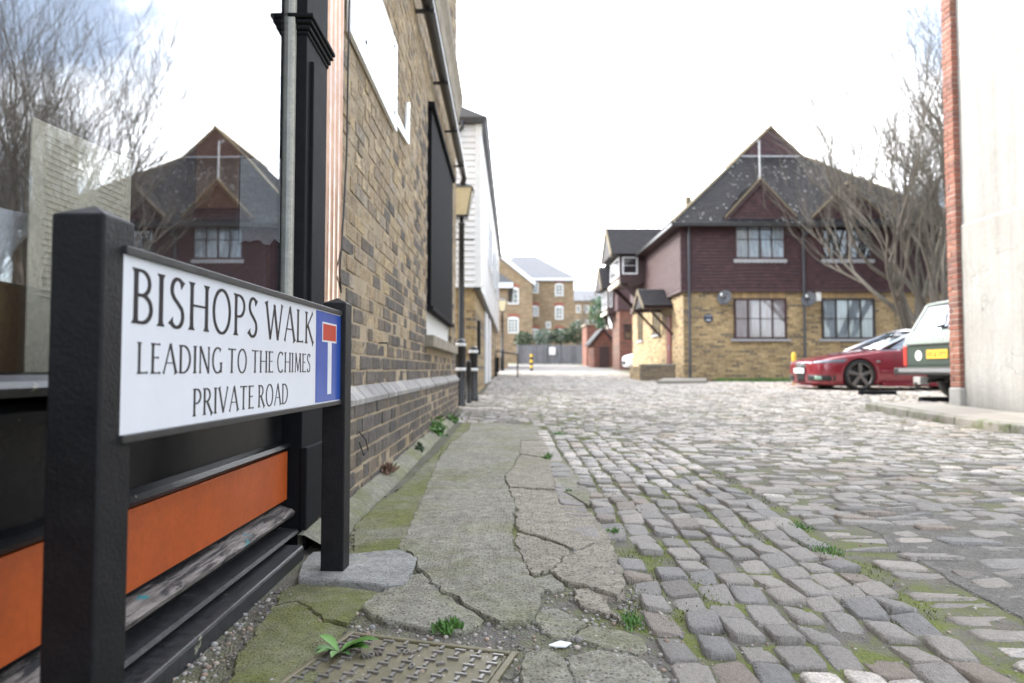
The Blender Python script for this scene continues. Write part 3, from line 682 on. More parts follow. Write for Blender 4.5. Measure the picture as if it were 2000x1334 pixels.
b = MB(); b.prism([(-.800, Y0, zo0 - .062), (-.752, Y0, zo0 - .056), (-.746, Y0, zo0 - .044), (-.757, Y0, zo0 - .034), (-.800, Y0, zo0 - .020)], (0, Y1 - Y0 - .004, 0)); b.build('panel_sill', M_SILL, shop)
b = MB(); b.prism([(-.81, Y0, .060), (-.738, Y0, .060), (-.732, Y0, .067), (-.738, Y0, .076), (-.81, Y0, .083)], (0, Y1 - Y0 - .006, 0)); b.build('base_moulding', M_STEP, shop)
b = MB(); b.prism([(-.83, Y0, -.06), (-.688, Y0, -.06), (-.688, Y0, .034), (-.693, Y0, .042), (-.83, Y0, .050)], (0, 2.36 - Y0, 0)); b.build('plinth_step', M_STEP, shop, bevel=.003)
# glass and frame
MB().prism([(-.832, Y0, .63), (-.826, Y0, .63), (GX + .006, 2.452, .63), (GX, 2.452, .63)], (0, 0, 2.12)).build('window_pane', M_SHOPGLASS, shop)
MB().box(-.812, -.772, 2.452, 2.478, .56, 2.75).build('window_frame', M_CREAM, shop, bevel=.003)
# pilaster with capital
pil = MB(); pil.box(-.86, -.735, 2.48, 2.77, -.02, 3.3)
pil = pil.build('pilaster', M_MATT, shop, bevel=.004)
MB().box(-.74, -.722, 2.53, 2.72, .62, 1.80).build('raised_panel', M_MATT, pil, bevel=.004)
MB().box(-.74, -.715, 2.475, 2.775, -.02, .36).build('pilaster_base', M_MATT, pil, bevel=.005)
zc_ = at(600, 58, 2.5).z
b = MB()
for k, (z0, z1, e) in enumerate([(zc_ - .030, zc_ - .015, .006), (zc_ - .015, zc_ + .004, .014), (zc_ + .004, zc_ + .020, .023), (zc_ + .020, zc_ + .040, .030)]):
    b.box(-.80, -.735 + e, 2.48 - e, 2.77 + e * .4, z0 + .001 * k, z1)
b.build('capital', M_MATT, pil, bevel=.005)
# fluted metal strip beside the pilaster
tr = MB().box(-.86, -.758, 2.785, 3.13, 0.02, 3.3).build('metal_strip', M_COPPER, shop)
for k in range(4):
    y = 2.815 + k * .075; b = MB()
    pr = [(-.758 + .016 * math.sin(math.pi * i / 6), y + .056 * i / 6) for i in range(7)]
    b.prism([(p[0], p[1], .35) for p in pr], (0, 0, 2.95)); b.build('flute', M_COPPER, tr, smooth=False)
MB().box(-.80, -.752, 2.772, 2.79, 0, 3.3).build('timber_edge', M_ROT, shop)
b = MB(); b.tube([(-.735, 2.60, .0), (-.74, 2.66, .11), (-.742, 2.72, .24), (-.744, 2.79, .30)], [.03, .022, .016, .006], 6); b.build('rotten_corner', M_ROT, shop, smooth=True)
# fascia above, room behind
MB().box(-1.1, -.70, Y0, 2.80, 3.30, 4.3).build('fascia', M_BLACK, shop)
MB().box(-3.4, -.80, Y0, 3.1, 4.31, 4.4).build('flat_roof', M_BLACK, shop)
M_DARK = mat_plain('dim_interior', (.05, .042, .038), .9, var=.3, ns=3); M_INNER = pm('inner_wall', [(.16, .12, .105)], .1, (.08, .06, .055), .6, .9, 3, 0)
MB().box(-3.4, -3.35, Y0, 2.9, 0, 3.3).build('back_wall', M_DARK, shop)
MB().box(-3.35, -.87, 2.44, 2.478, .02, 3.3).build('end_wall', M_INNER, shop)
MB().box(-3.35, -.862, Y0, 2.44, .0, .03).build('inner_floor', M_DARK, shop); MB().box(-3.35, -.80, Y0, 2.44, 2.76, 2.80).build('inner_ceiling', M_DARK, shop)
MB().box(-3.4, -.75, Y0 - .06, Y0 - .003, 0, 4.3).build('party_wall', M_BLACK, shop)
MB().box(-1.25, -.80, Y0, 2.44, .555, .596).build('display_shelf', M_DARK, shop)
# things seen through the window
M_CARD = pm('brown_board', [(.33, .17, .075)], .1, (.25, .12, .05), .5, .8, 5, .1, 60); M_PAPER = pm('white_paper', [(.66, .67, .70)], .05, (.5, .52, .55), .5, .8, 8, 0); M_SHEET = pm('cream_sheet', [(.78, .72, .58)], .05, (.66, .6, .48), .4, .7, 6, 0)
M_CLOTH = pm('white_cloth', [(.70, .72, .78)], .05, (.6, .62, .68), .4, .9, 4, .2, 90, .003); M_BOX = pm('parcel_card', [(.42, .26, .12)], .1, (.35, .2, .09), .5, .8, 6, .1, 70)
p0, p1 = at(387, 408, 2.43), at(465, 408, 2.43)
tag(MB().box(p0.x, p1.x, 2.41, 2.434, p0.z, 2.6).build('wooden_board', M_CARD), 'brown wooden board upright inside the shop window', 'board')
p0, p1 = at(468, 470, 2.43), at(548, 310, 2.43); b = MB(); rr = random.Random(3)
pts = [(p0.x, p1.z)] + [(p0.x + (p1.x - p0.x) * i / 8, p0.z + rr.uniform(-.015, .012)) for i in range(9)] + [(p1.x, p1.z)]
b.prism([(x, 2.432, z) for x, z in pts], (0, -.004, 0)); tag(b.build('torn_notice', M_PAPER), 'torn white paper pasted beside the brown board inside the window', 'paper')
b = MB(); ya, yb = atX(62, 300, -.85).y, atX(255, 400, -.85).y; za, zb_ = atX(62, 227, -.85).z, atX(255, 311, -.85).z
b.prism([(-.85, ya, .60), (-.85, yb, .60), (-.85, yb, zb_), (-.85, ya, za)], (-.003, 0, 0)); sh = b.build('cream_sheet', M_SHEET); tag(sh, 'cream sheet of paper with faint print standing behind the shop glass', 'paper')
b = MB()
for k in range(26):
    for y_a in (.03, .19): b.box(-.849, -.8485, ya + y_a + rr.uniform(0, .01), ya + y_a + rr.uniform(.07, .13), za - .02 - k * .012, za - .0215 - k * .012)
b.build('print_lines', mat_plain('faded_print', (.42, .38, .30), .8), sh)
# cloth-covered box near the left edge
yb0, yb1 = atX(-260, 600, -.90).y, atX(76, 600, -.90).y; zt_ = atX(60, 418, -.89).z
bx = MB().box(-1.16, -.90, yb0, yb1, .597, zt_ - .01).build('cardboard_box', M_BOX, bevel=.004); tag(bx, 'brown cardboard box on the shelf behind the shop window', 'box')
b = MB(); nyc, nk = 22, 10
for i in range(nyc + 1):
    y = yb0 - .01 + (yb1 + .035 - yb0) * i / nyc
    for k in range(nk + 1):
        t = k / nk
        if t < .35: x, z = -1.18 + (t / .35) * .30, zt_ + .001
        else: x = -.880 + .008 * math.sin(i * 1.1) * (t - .35); z = zt_ - (t - .35) / .65 * (.085 + .05 * math.sin(i * .55 + 1) + (.05 if i > nyc - 5 else 0))
        b.v.append((x, y, z))
for i in range(nyc):
    for k in range(nk): b.f.append((i*(nk+1)+k, (i+1)*(nk+1)+k, (i+1)*(nk+1)+k+1, i*(nk+1)+k+1))
o = b.build('white_cloth', M_CLOTH, smooth=True); m_ = o.modifiers.new('t', 'SOLIDIFY'); m_.thickness = .003; tag(o, 'white cloth draped over the cardboard box in the window', 'cloth')
yc0, yc1 = atX(70, 500, -.90).y + .028, atX(112, 500, -.90).y + .02
# ================================================================ BRICK BUILDING ON THE LEFT
M_MORTAR = pm('sandy_mortar', [(.37, .29, .19)], .05, (.24, .19, .13), .6, .9, 5, .5, 90, .006)
YELLOWS = [(0.422, 0.314, 0.182), (0.342, 0.245, 0.142), (0.479, 0.376, 0.239), (0.388, 0.302, 0.199), (0.296, 0.228, 0.154), (0.433, 0.319, 0.171), (0.342, 0.285, 0.217)]
M_STOCK = pm('yellow_stock_brick', YELLOWS, .35, (.15, .12, .09), .75, .88, 17, 1.0, 85, .009, grain=.55, gscale=75)
M_SOOT = pm('sooty_brick', [(.125, .107, .092), (.10, .088, .080), (.155, .126, .096), (.115, .098, .084), (.18, .14, .10)], .35, (.055, .048, .043), .6, .88, 17, 1.0, 85, .009, grain=.55, gscale=75)
M_COPE = pm('coping_brick', [(.33, .31, .295), (.27, .255, .245), (.37, .345, .32)], .3, (.18, .17, .16), .6, .8, 10, .6, 110, .005)
WX, PX, YE, YS = -.76, -.715, 10.32, 3.14
bld = thing('brick_building', (-2, 6.5, 0), 'weathered yellow stock brick building with stepped plinth and gutter', 'building')
# window opening (shuttered)
wy0, wy1, wz0, wz1 = 6.55, 9.50, .97, 3.30
core = MB()
core.box(-5, WX - .0035, YS, wy0, .0, 8.4); core.box(-5, WX - .0035, wy1, YE, .0, 8.4); core.box(-5, WX - .004, wy0, wy1, .0, wz0); core.box(-5, WX - .004, wy0, wy1, wz1, 8.4); core.box(-5, WX - .25, wy0, wy1, wz0, wz1)
core.box(WX - .02, PX - .0035, YS, YE + .035, -.05, .49)
wall = core.build('wall', M_MORTAR, bld)
def brick_verts(y0, y1, z0, z1, xf, rng, sgn=1):
    d, c = .05, .0035; j = lambda: rng.uniform(-.0025, .0025); xx = xf + rng.uniform(-.004, .004)
    return [(xf - d, y0, z0), (xf - d, y1, z0), (xf - d, y1, z1), (xf - d, y0, z1),
            (xx - c, y0 + j(), z0 + j()), (xx - c, y1 + j(), z0 + j()), (xx - c, y1 + j(), z1 + j()), (xx - c, y0 + j(), z1 + j()),
            (xx + j() * .4, y0 + c, z0 + c), (xx + j() * .4, y1 - c, z0 + c), (xx + j() * .4, y1 - c, z1 - c), (xx + j() * .4, y0 + c, z1 - c)]
BF = [(0, 1, 5, 4), (1, 2, 6, 5), (2, 3, 7, 6), (3, 0, 4, 7), (4, 5, 9, 8), (5, 6, 10, 9), (6, 7, 11, 10), (7, 4, 8, 11), (8, 9, 10, 11)]
rb = random.Random(21); bricks = []
def courses(z0, z1, xf, y0, y1, ch=.0795, jt=.011):
    z = z0; k = 0
    while z < z1 - .03:
        y = y0 - (.0 if k % 2 else .055); zz1 = min(z + ch - jt, z1); hd = k % 2 == 0; i = 0
        while y < y1:
            L = (.108 if (i + k) % 2 else .222) + rb.uniform(-.004, .004)
            a, c = max(y, y0), min(y + L - jt, y1)
            if c - a > .03:
                if not (xf == WX and a < wy1 and c > wy0 and zz1 > wz0 - .12 and z < wz1): bricks.append((a, c, z, zz1, xf))
                elif xf == WX:
                    if a < wy0 - .03: bricks.append((a, min(c, wy0), z, zz1, xf))
                    elif c > wy1 + .03: bricks.append((max(a, wy1), c, z, zz1, xf))
            y += L; i += 1
        z += ch; k += 1
courses(.012, .49, PX, YS, YE + .03); courses(.562, 7.0, WX, YS, YE)
def bscore(q):
    p = proj((q[4], (q[0] + q[1]) / 2, (q[2] + q[3]) / 2))
    if p is None or not (664 < p[0] < 905 and -10 < p[1] < 1100) or (p[0] < 694 and p[1] > 575): return 1e9
    return q[0] / ((q[1] - q[0]) ** .5)
bricks.sort(key=bscore)
def is_soot(q):
    h = q[2]; s_ = .95 if h < .5 else max(.03, .9 - (h - .55) * 1.0)
    s_ += .28 * mnoise.noise(Vector((q[0] * 1.6, q[2] * .45, 3)))
    if 5.6 < q[0] < 6.5 and h < 3: s_ += .35
    return rb.random() < s_
soot, yel = MB(), MB()
for i, q in enumerate(bricks):
    so = is_soot(q); vv = brick_verts(q[0], q[1], q[2], q[3], q[4], rb)
    if i < 300:
        me = bpy.data.meshes.new('brick'); cy, cz = (q[0] + q[1]) / 2, (q[2] + q[3]) / 2
        me.from_pydata([(p[0] - q[4], p[1] - cy, p[2] - cz) for p in vv], [], BF); me.materials.append(M_SOOT if so else M_STOCK)
        o = link('brick', me, None, wall); o.location = Vector((q[4], cy, cz)) - OFF[bld]
    else: (soot if so else yel).add(vv, BF)
tag(yel.build('brickwork', M_STOCK, wall, recalc=False), 'yellow bricks of the upper wall', kind='stuff'); tag(soot.build('sooty_brickwork', M_SOOT, wall, recalc=False), 'soot blackened bricks of the lower wall', kind='stuff')
# sloping plinth coping
y = YS
while y < YE + .03:
    L = rb.choice((.11, .112, .222)); a, c = y + .004, min(y + L - .005, YE + .035); j = rb.uniform(-.003, .003)
    if c - a > .02:
        b = MB(); b.prism([(WX - .03, a, .47), (PX + .008 + j, a, .47), (PX + .010 + j, a, .496), (WX + .0, a, .560 + j), (WX - .03, a, .560 + j)], (0, c - a, 0)); b.build('coping_brick', M_COPE, bld)
    y += L
# cement fillet at the foot of the wall
b = MB(); n_ = 60; FO = []
for i in range(n_ + 1):
    y = 2.42 + (9.0 - 2.42) * i / n_; w = .095 + .012 * mnoise.noise(Vector((y * 2.1, 0, 0))); h = .060 + .018 * mnoise.noise(Vector((y * 1.7, 5, 0)))
    b.v += [(PX - .012, y, -.03), (PX - .012, y, h), (PX + .012, y, h - .003), (PX + w * .75, y, .028), (PX + w + .01, y, -.01), (PX + w + .012, y, -.03)]
for i in range(n_):
    for k in range(5): b.f.append((i*6+k, i*6+k+1, (i+1)*6+k+1, (i+1)*6+k))
b.build('cement_fillet', M_FILLET, bld, smooth=True)
# shutter of vertical boards, frame, sill
M_SHUT = pm('black_shutter_paint', [(.011, .011, .013)], .2, (.018, .017, .017), .5, .8, 10, .2, 90, .002, spec=.1)
M_WHITEW = mat_plain('white_paint', (.72, .73, .72), .5, var=.06); M_STONE = pm('sill_stone', [(.30, .26, .20)], .1, (.17, .15, .12), .7, .85, 6, .6, 80, .005)
sh_y0, sh_y1, sh_z0, sh_z1 = 6.72, 9.42, 1.27, 3.24
shut = MB().box(WX - .03, WX - .012, sh_y0, sh_y1, sh_z0 + .02, sh_z1 - .02).build('shutter', M_SHUT, bld)
k = 18; st = (sh_y1 - sh_y0) / k
for i in range(k):
    MB().box(WX - .012, WX + .022, sh_y0 + i * st + .012, sh_y0 + (i + 1) * st - .012, sh_z0, sh_z1).build('slat', M_SHUT, shut, bevel=.006)
MB().box(WX - .03, WX + .05, sh_y0 - .06, sh_y1 + .04, sh_z0 - .045, sh_z0 - .004).build('shutter_bar', M_SHUT, bld, bevel=.004)
MB().box(WX - .03, WX + .055, sh_y0 - .05, sh_y1 + .03, sh_z1 + .004, sh_z1 + .06).build('shutter_head', M_SHUT, bld, bevel=.004)
b = MB(); b.box(WX - .2, WX - .045, wy0 + .002, wy0 + .11, wz0, wz1); b.box(WX - .2, WX - .046, wy0 + .11, wy1 - .11, wz0, wz0 + .30); b.box(WX - .2, WX - .045, wy1 - .11, wy1 - .002, wz0, wz1); b.build('window_frame', M_WHITEW, bld)
MB().box(WX - .2, WX + .085, wy0 - .14, wy1 + .12, wz0 - .115, wz0 - .002).build('window_sill', M_STONE, bld, bevel=.008)
# gutter with brackets, cornice
M_IRON = pm('black_iron', [(.018, .018, .02)], .1, (.04, .04, .04), .5, .32, 12, .12, 120, .001)
gz = lambda y: 3.66 + (10.4 - y) * .012
b = MB(); n_ = 10; ys = [3.2 + 7.25 * i / 12 for i in range(13)]
for y in ys:
    for i in range(n_ + 1):
        t = math.pi * i / n_; b.v.append((-.655 + .055 * math.cos(t), y, gz(y) - .055 * math.sin(t)))
for j in range(12):
    for i in range(n_): b.f.append((j*(n_+1)+i, j*(n_+1)+i+1, (j+1)*(n_+1)+i+1, (j+1)*(n_+1)+i))
o = b.build('gutter', M_IRON, bld, smooth=True); sm_ = o.modifiers.new('t', 'SOLIDIFY'); sm_.thickness = .006
for y in (4.2, 5.6, 7.0, 8.4, 9.8): MB().box(WX - .01, -.60, y, y + .03, gz(y) - .085, gz(y) - .06).build('gutter_bracket', M_IRON, o)
b = MB(); b.tube([(-.655, 10.45, gz(10.4) + .0), (-.655, 10.50, gz(10.4) - .06), (-.68, 10.50, gz(10.4) - .16)], .045, 10); b.build('gutter_outlet', M_IRON, o, smooth=True)
b = MB(); b.prism([(WX - .02, 3.2, 4.42), (WX + .03, 3.2, 4.44), (WX + .05, 3.2, 4.62), (WX + .10, 3.2, 4.74), (WX + .10, 3.2, 4.84), (WX - .02, 3.2, 4.90)], (0, YE + .08 - 3.2, 0)); b.build('cornice', M_STONE, bld)
MB().box(-5, WX - .01, 3.12, YE + .02, 8.4, 8.5).build('parapet_cap', M_STONE, bld)
# nails / hook in the wall
b = MB(); b.tube([(WX - .01, 4.10, .80), (WX + .05, 4.10, .80), (WX + .052, 4.10, .78)], .005, 6); b.build('iron_hook', M_IRON, bld)
# cable down the wall
pts = [atX(683, 0, -.742), atX(681, 60, -.742), atX(679, 180, -.742), atX(677, 300, -.742), atX(672, 400, -.742), atX(667, 480, -.742), atX(663, 530, -.742), atX(666, 572, -.742)]
b = MB(); b.tube(pts, .0042, 6); tag(b.build('black_cable', M_IRON, smooth=True), 'thin black cable hanging down the brick wall beside the copper strip', 'cable')
b = MB(); b.tube([(PX + .012, 3.30, .34), (PX + .03, 3.36, .30), (PX + .03, 3.42, .24), (PX + .02, 3.37, .22), (PX + .012, 3.30, .29)], .0035, 6); tag(b.build('wire_loop', M_IRON), 'loose loop of black wire sticking out of the brick plinth', 'wire')
# white boards on the wall
M_BOARD = mat_plain('gloss_white_board', (.86, .87, .88), .25, var=.02)
sy0, sy1 = atX(685, 90, -.735).y, atX(776, 200, -.735).y
bz0 = (atX(685, 82, -.735).z + atX(775, 243, -.735).z) / 2; bz1 = atX(777, 90, -.735).z
wb = MB().box(-.757, -.735, sy0, sy1, bz0, bz1).build('white_board', M_BOARD, bevel=.003); tag(wb, 'large blank white board fixed high on the brick wall', 'board')
b = MB()
for y, z in ((sy0 + .35, bz0 + .12), (sy1 - .12, bz1 - .06), (sy1 - .1, bz0 + .1)): b.lathe([(.012, -.735), (.012, -.731), (.006, -.729)], (0, y, z), 10, 'x')
b.build('screw_head', M_IRON, wb)
q = [atX(773, 213, -.74), atX(794, 262, -.74), atX(797, 200, -.74), atX(801, 200, -.74), atX(799.5, 283, -.74), atX(773, 240, -.74)]
b = MB(); b.prism(q, (-.016, 0, 0)); tag(b.build('white_bracket_board', M_BOARD), 'narrow white angled board just right of the large white board', 'board')
# drain cover in the footway
def mat_cover():
    n = NT('rusty_cast_iron'); v = n.coord(False); a = n.noise(v, 12, 7, .7); f = n.noise(v, 200, 3, .7)
    c = n.mix(n.ramp(a, [(.35, 0.0), (.65, 1.0)]), (.105, .092, .045), (.19, .165, .10))
    return n.done(n.mix(.4, c, n.mix(1.0, c, n.ramp(f, [(.2, .5), (.8, 1.5)]), 'MULTIPLY')), .55, .15, n.bump(f, .4, .002), .5)
M_COVER = mat_cover(); M_TREAD = pm('worn_iron_tread', [(.26, .245, .225)], .3, (.15, .13, .10), .5, .36, 40, .3, 200, .001, metal=.45)
TL, TR = atG(684, 1238), atG(1008, 1277); cu = (TR - TL); cu.z = 0; cw = cu.length; cu.normalize(); cv = Vector((cu.y, -cu.x, 0)); cz = .003
cov = thing('drain_cover', (TL + cu * cw / 2 + cv * cw / 2).to_tuple()[:2] + (0,), 'square cast iron drain cover with raised tread bars in the footway', 'drain cover')
def cq(mb, a0, a1, b0, b1, z0, z1):
    mb.prism([TL.xy.to_3d() + cu * a + cv * c_ + Z_ * z0 for a, c_ in ((a0, b0), (a1, b0), (a1, b1), (a0, b1))], Z_ * (z1 - z0))
b = MB(); cq(b, .016, cw - .016, .016, cw - .016, cz - .04, cz); b.build('plate', M_COVER, cov, bevel=.003)
b = MB(); 
for aa in ((-.002, .012, -.002, cw), (cw - .012, cw + .004, -.002, cw), (.0125, cw - .0125, -.002, .012), (.0125, cw - .0125, cw - .012, cw)): cq(b, *aa, cz - .04, cz + .004)
b.build('frame', M_COVER, cov, bevel=.003)
def bar_mesh(a, c_):
    m = MB(); m.prism([cu * x + cv * y for x, y in ((-a, -c_), (a, -c_), (a, c_), (-a, c_))], Z_ * .006); me = bpy.data.meshes.new('tread_bar'); me.from_pydata(m.v, [], m.f); me.materials.append(M_TREAD); return me
bar_a, bar_b = bar_mesh(.0125, .0032), bar_mesh(.0036, .0095)
pt = .0225; nk = int((cw - .05) / pt)
txt_zones = [(.155, .225, .060, .085), (.095, .150, .075, .14), (.262, .315, .090, .135), (.215, .25, .11, .15)]
for i in range(nk + 1):
    for j in range(nk + 1):
        a, c_ = .026 + i * pt, .026 + j * pt
        if any(z[0] < a < z[1] and z[2] < c_ < z[3] for z in txt_zones): continue
        kd = (i + 2 * j) % 4
        if kd in (0, 2): o = link('tread_bar', bar_a if kd == 0 else bar_b, None, cov); o.location = TL.xy.to_3d() + cu * a + cv * c_ + Z_ * (cz - .001) - OFF[cov]
def ct(s_, a, c_, ang, cap):
    ca, sa = math.cos(ang), math.sin(ang); uu = cu * ca - cv * sa; vv_ = -cv * ca - cu * sa
    letters('raised_letter', M_TREAD, cov, s_, TL.xy.to_3d() + cu * a + cv * c_ + Z_ * (cz + .0005), uu, vv_, Z_, cap, None, pen=.2, track=.16, depth=.0045, bold=True, flare=False)
ct('COY', .163, .079, 0, .018); ct('RON', .108, .128, R(48), .019); ct('D', .222, .143, R(10), .018); ct('Y', .270, .108, R(-40), .018); ct('C', .288, .132, R(-60), .018)
# ================================================================ BRICK / TILE SURFACES TOO FAR TO PICK APART
def mat_brick_far(name, c1, c2, c3, mortar, axis='x', dirt=(.1, .09, .07), ch=.075, bw=.225):
    n = NT(name); v = n.coord(False); s = n.n('ShaderNodeSeparateXYZ', {0: v}); wv = n.n('ShaderNodeCombineXYZ', {0: s.outputs[0 if axis == 'x' else 1], 1: s.outputs[2]}).outputs[0]
    def bt(a, b_, sq): return n.n('ShaderNodeTexBrick', {'Vector': wv, 'Color1': a + (1,), 'Color2': b_ + (1,), 'Mortar': mortar + (1,), 'Scale': 1.0, 'Mortar Size': .008, 'Mortar Smooth': .2, 'Bias': .0, 'Brick Width': bw, 'Row Height': ch})
    A = bt(c1, c2, 1); sw = n.n('ShaderNodeSeparateXYZ', {0: wv}); row = n.math('FLOOR', n.math('DIVIDE', sw.outputs[1], ch))
    idx = n.math('FLOOR', n.math('ADD', n.math('DIVIDE', sw.outputs[0], bw), n.math('MULTIPLY', n.math('MODULO', n.math('ABSOLUTE', row), 2.0), .5)))
    rn = n.n('ShaderNodeTexWhiteNoise', {'Vector': n.n('ShaderNodeCombineXYZ', {0: idx, 1: row}).outputs[0]}, noise_dimensions='2D').outputs['Value']
    lt = tuple(min(1, x * 1.25) for x in c1); c = n.ramp(rn, [(.05, c3), (.25, c2), (.5, c1), (.75, tuple((x + y) / 2 for x, y in zip(c1, c2))), (.97, lt)])
    c = n.mix(A.outputs['Fac'], c, mortar)
    c = n.mix(n.math('MULTIPLY', n.ramp(n.noise(v, 1.1, 6, .7), [(.45, 0.0), (.75, 1.0)]), .5), c, dirt)
    c = n.mix(1.0, c, n.ramp(n.noise(v, 14, 4, .7), [(.25, .7), (.75, 1.3)]), 'MULTIPLY')
    return n.done(c, .88, 0, n.bump(A.outputs['Fac'], -.5, .008), .3)
HB = ((.38, .275, .14), (.26, .17, .08), (.135, .105, .078), (.32, .28, .20))
M_HBX = mat_brick_far('yellow_brick_x', *HB, axis='x'); M_HBY = mat_brick_far('yellow_brick_y', *HB, axis='y')
RBk = ((.19, .068, .046), (.15, .052, .038), (.105, .05, .04), (.17, .125, .10))
M_RBX = mat_brick_far('red_brick_x', *RBk, axis='x'); M_RBY = mat_brick_far('red_brick_y', *RBk, axis='y')
FB = ((.27, .19, .115), (.22, .15, .09), (.31, .235, .155), (.30, .26, .2))
M_FBX = mat_brick_far('brown_brick_x', *FB, axis='x', bw=.45, ch=.15); M_FBY = mat_brick_far('brown_brick_y', *FB, axis='y')
M_TILE = pm('hung_tile', [(.066, .030, .033), (.056, .026, .030), (.076, .034, .036), (.050, .025, .029)], .25, (.038, .024, .027), .4, .7, 4, .2, 60, .003)
M_ROOF = pm('roof_tile', [(.020, .019, .024), (.026, .023, .027), (.016, .016, .021), (.023, .020, .023)], .35, (.035, .035, .032), .25, .75, 2.2, .2, 60, .003, moss=.0)
M_LICH = pm('lichen', [(.42, .42, .40), (.36, .37, .36)], .3, None, 0, .9, 20, 0)
M_BARGE = pm('dark_timber', [(.055, .030, .030)], .1, (.035, .02, .022), .5, .6, 8, .1); M_BARGE_L = pm('mossy_verge', [(.19, .15, .095)], .1, (.11, .11, .06), .5, .8, 8, .2)
M_WFR = mat_plain('brown_window_frame', (.045, .019, .021), .45); M_WFD = mat_plain('black_window_frame', (.025, .018, .02), .45); M_WFW = mat_plain('white_window_frame', (.74, .75, .76), .45)
M_PIPE = mat_plain('grey_drainpipe', (.055, .058, .068), .4); M_LEAD = pm('lead_flashing', [(.34, .345, .36)], .1, (.24, .25, .26), .5, .55, 10, .2)
M_PANE = mat_glass('window_glass', .05, (.8, .84, .86))
def mat_curtain(name, c1, c2):
    n = NT(name); v = n.coord(False); s = n.n('ShaderNodeMapping', {'Vector': v, 'Scale': (16, 16, .8)}).outputs[0]; a = n.noise(s, 1.5, 5, .6)
    return n.done(n.ramp(a, [(.35, c1), (.65, c2)]), .9, 0, n.bump(a, .6, .03), .2)
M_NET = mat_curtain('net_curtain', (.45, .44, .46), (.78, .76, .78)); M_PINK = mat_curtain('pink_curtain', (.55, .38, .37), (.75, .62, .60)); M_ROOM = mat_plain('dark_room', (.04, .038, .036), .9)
X_, Y_ = Vector((1, 0, 0)), Vector((0, 1, 0))
def obox(mb, O, u, n, a0, a1, z0, z1, d0, d1):
    mb.prism([O + u * a0 + Z_ * z0 + n * d0, O + u * a1 + Z_ * z0 + n * d0, O + u * a1 + Z_ * z1 + n * d0, O + u * a0 + Z_ * z1 + n * d0], n * (d1 - d0)); return mb
def window(parent, O, u, n, w, h, cols, rows, fm, curtain_or_dark_sheet, fw=.05, mid=None, sill=None, sill_m=None, name='window'):
    """casement window: frame set proud of the wall plane, bars, panes, curtain behind"""
    f = MB(); d0, d1 = -.02, .035
    obox(f, O, u, n, 0, w, 0, fw, d0, d1); obox(f, O, u, n, 0, w, h - fw, h, d0, d1); obox(f, O, u, n, 0, fw, fw, h - fw, d0, d1); obox(f, O, u, n, w - fw, w, fw, h - fw, d0, d1)
    fo = f.build(name, fm, parent)
    cw_ = (w - 2 * fw) / cols; rh = (h - 2 * fw) / rows; mw = fw * .45
    for i in range(1, cols):
        ww = mw * (1.7 if (mid and i in mid) else 1); obox(MB(), O, u, n, fw + i * cw_ - ww / 2, fw + i * cw_ + ww / 2, fw, h - fw, -.012, .028).build('mullion', fm, fo)
    for j in range(1, rows):
        obox(MB(), O, u, n, fw, w - fw, fw + j * rh - mw * .35, fw + j * rh + mw * .35, -.010, .022).build('glazing_bar', fm, fo)
    for i in range(cols):
        for j in range(rows):
            e = mw / 2 + .001; obox(MB(), O, u, n, fw + i * cw_ + e, fw + (i + 1) * cw_ - e, fw + j * rh + mw * .36, fw + (j + 1) * rh - mw * .36, .0, .005).build('pane', M_PANE, fo)
    if curtain_or_dark_sheet: obox(MB(), O, u, n, fw, w - fw, fw, h - fw, -.019, -.014).build('curtain_or_dark_sheet', curtain_or_dark_sheet, fo)  # with M_ROOM, a dark sheet stands in for the shade of an unlit room
    if sill: obox(MB(), O, u, n, -.10, w + .10, -sill, -.001, -.02, .07).build('sill', sill_m or fm, fo)
    return fo
def tiles(mb, O, u, dn, nrm, rows, gauge, xr, tw=.165, lift=.030, rng=random.Random(9), lich=None, lp=0.0):
    """courses of tiles: O at the top left, u along, dn down the slope, nrm outward; xr(t)->(x0,x1) at distance t down"""
    for r in range(rows):
        t0, t1 = r * gauge, (r + 1) * gauge; a, b_ = xr((t0 + t1) / 2)
        x = a - (tw / 2 if r % 2 else 0)
        while x < b_:
            p, q = max(x, a), min(x + tw - .005, b_)
            if q - p > .02:
                j = rng.uniform(-.003, .004); A = O + u * p + dn * t0 + nrm * .002; B = O + u * q + dn * t0 + nrm * .002; C = O + u * q + dn * (t1 + .008 + j) + nrm * (lift + j); D = O + u * p + dn * (t1 + .008 + j) + nrm * (lift + j * rng.uniform(.2, 1))
                E, F_ = C - nrm * .028, D - nrm * .028
                mb.add([A, B, C, D, E, F_], [(0, 3, 2, 1), (3, 5, 4, 2)])
                if lich is not None and rng.random() < lp:
                    cx_ = rng.uniform(.1, .9); k = rng.uniform(.010, .038); cc = D + (C - D) * cx_ - dn * rng.uniform(.03, .07) + nrm * .0015
                    lich.add([cc + u * k * math.cos(w_) * rng.uniform(.7, 1.2) + dn * k * math.sin(w_) * rng.uniform(.6, 1.1) for w_ in [i * math.pi / 3 for i in range(6)]], [(0, 1, 2, 3, 4, 5)])
            x += tw
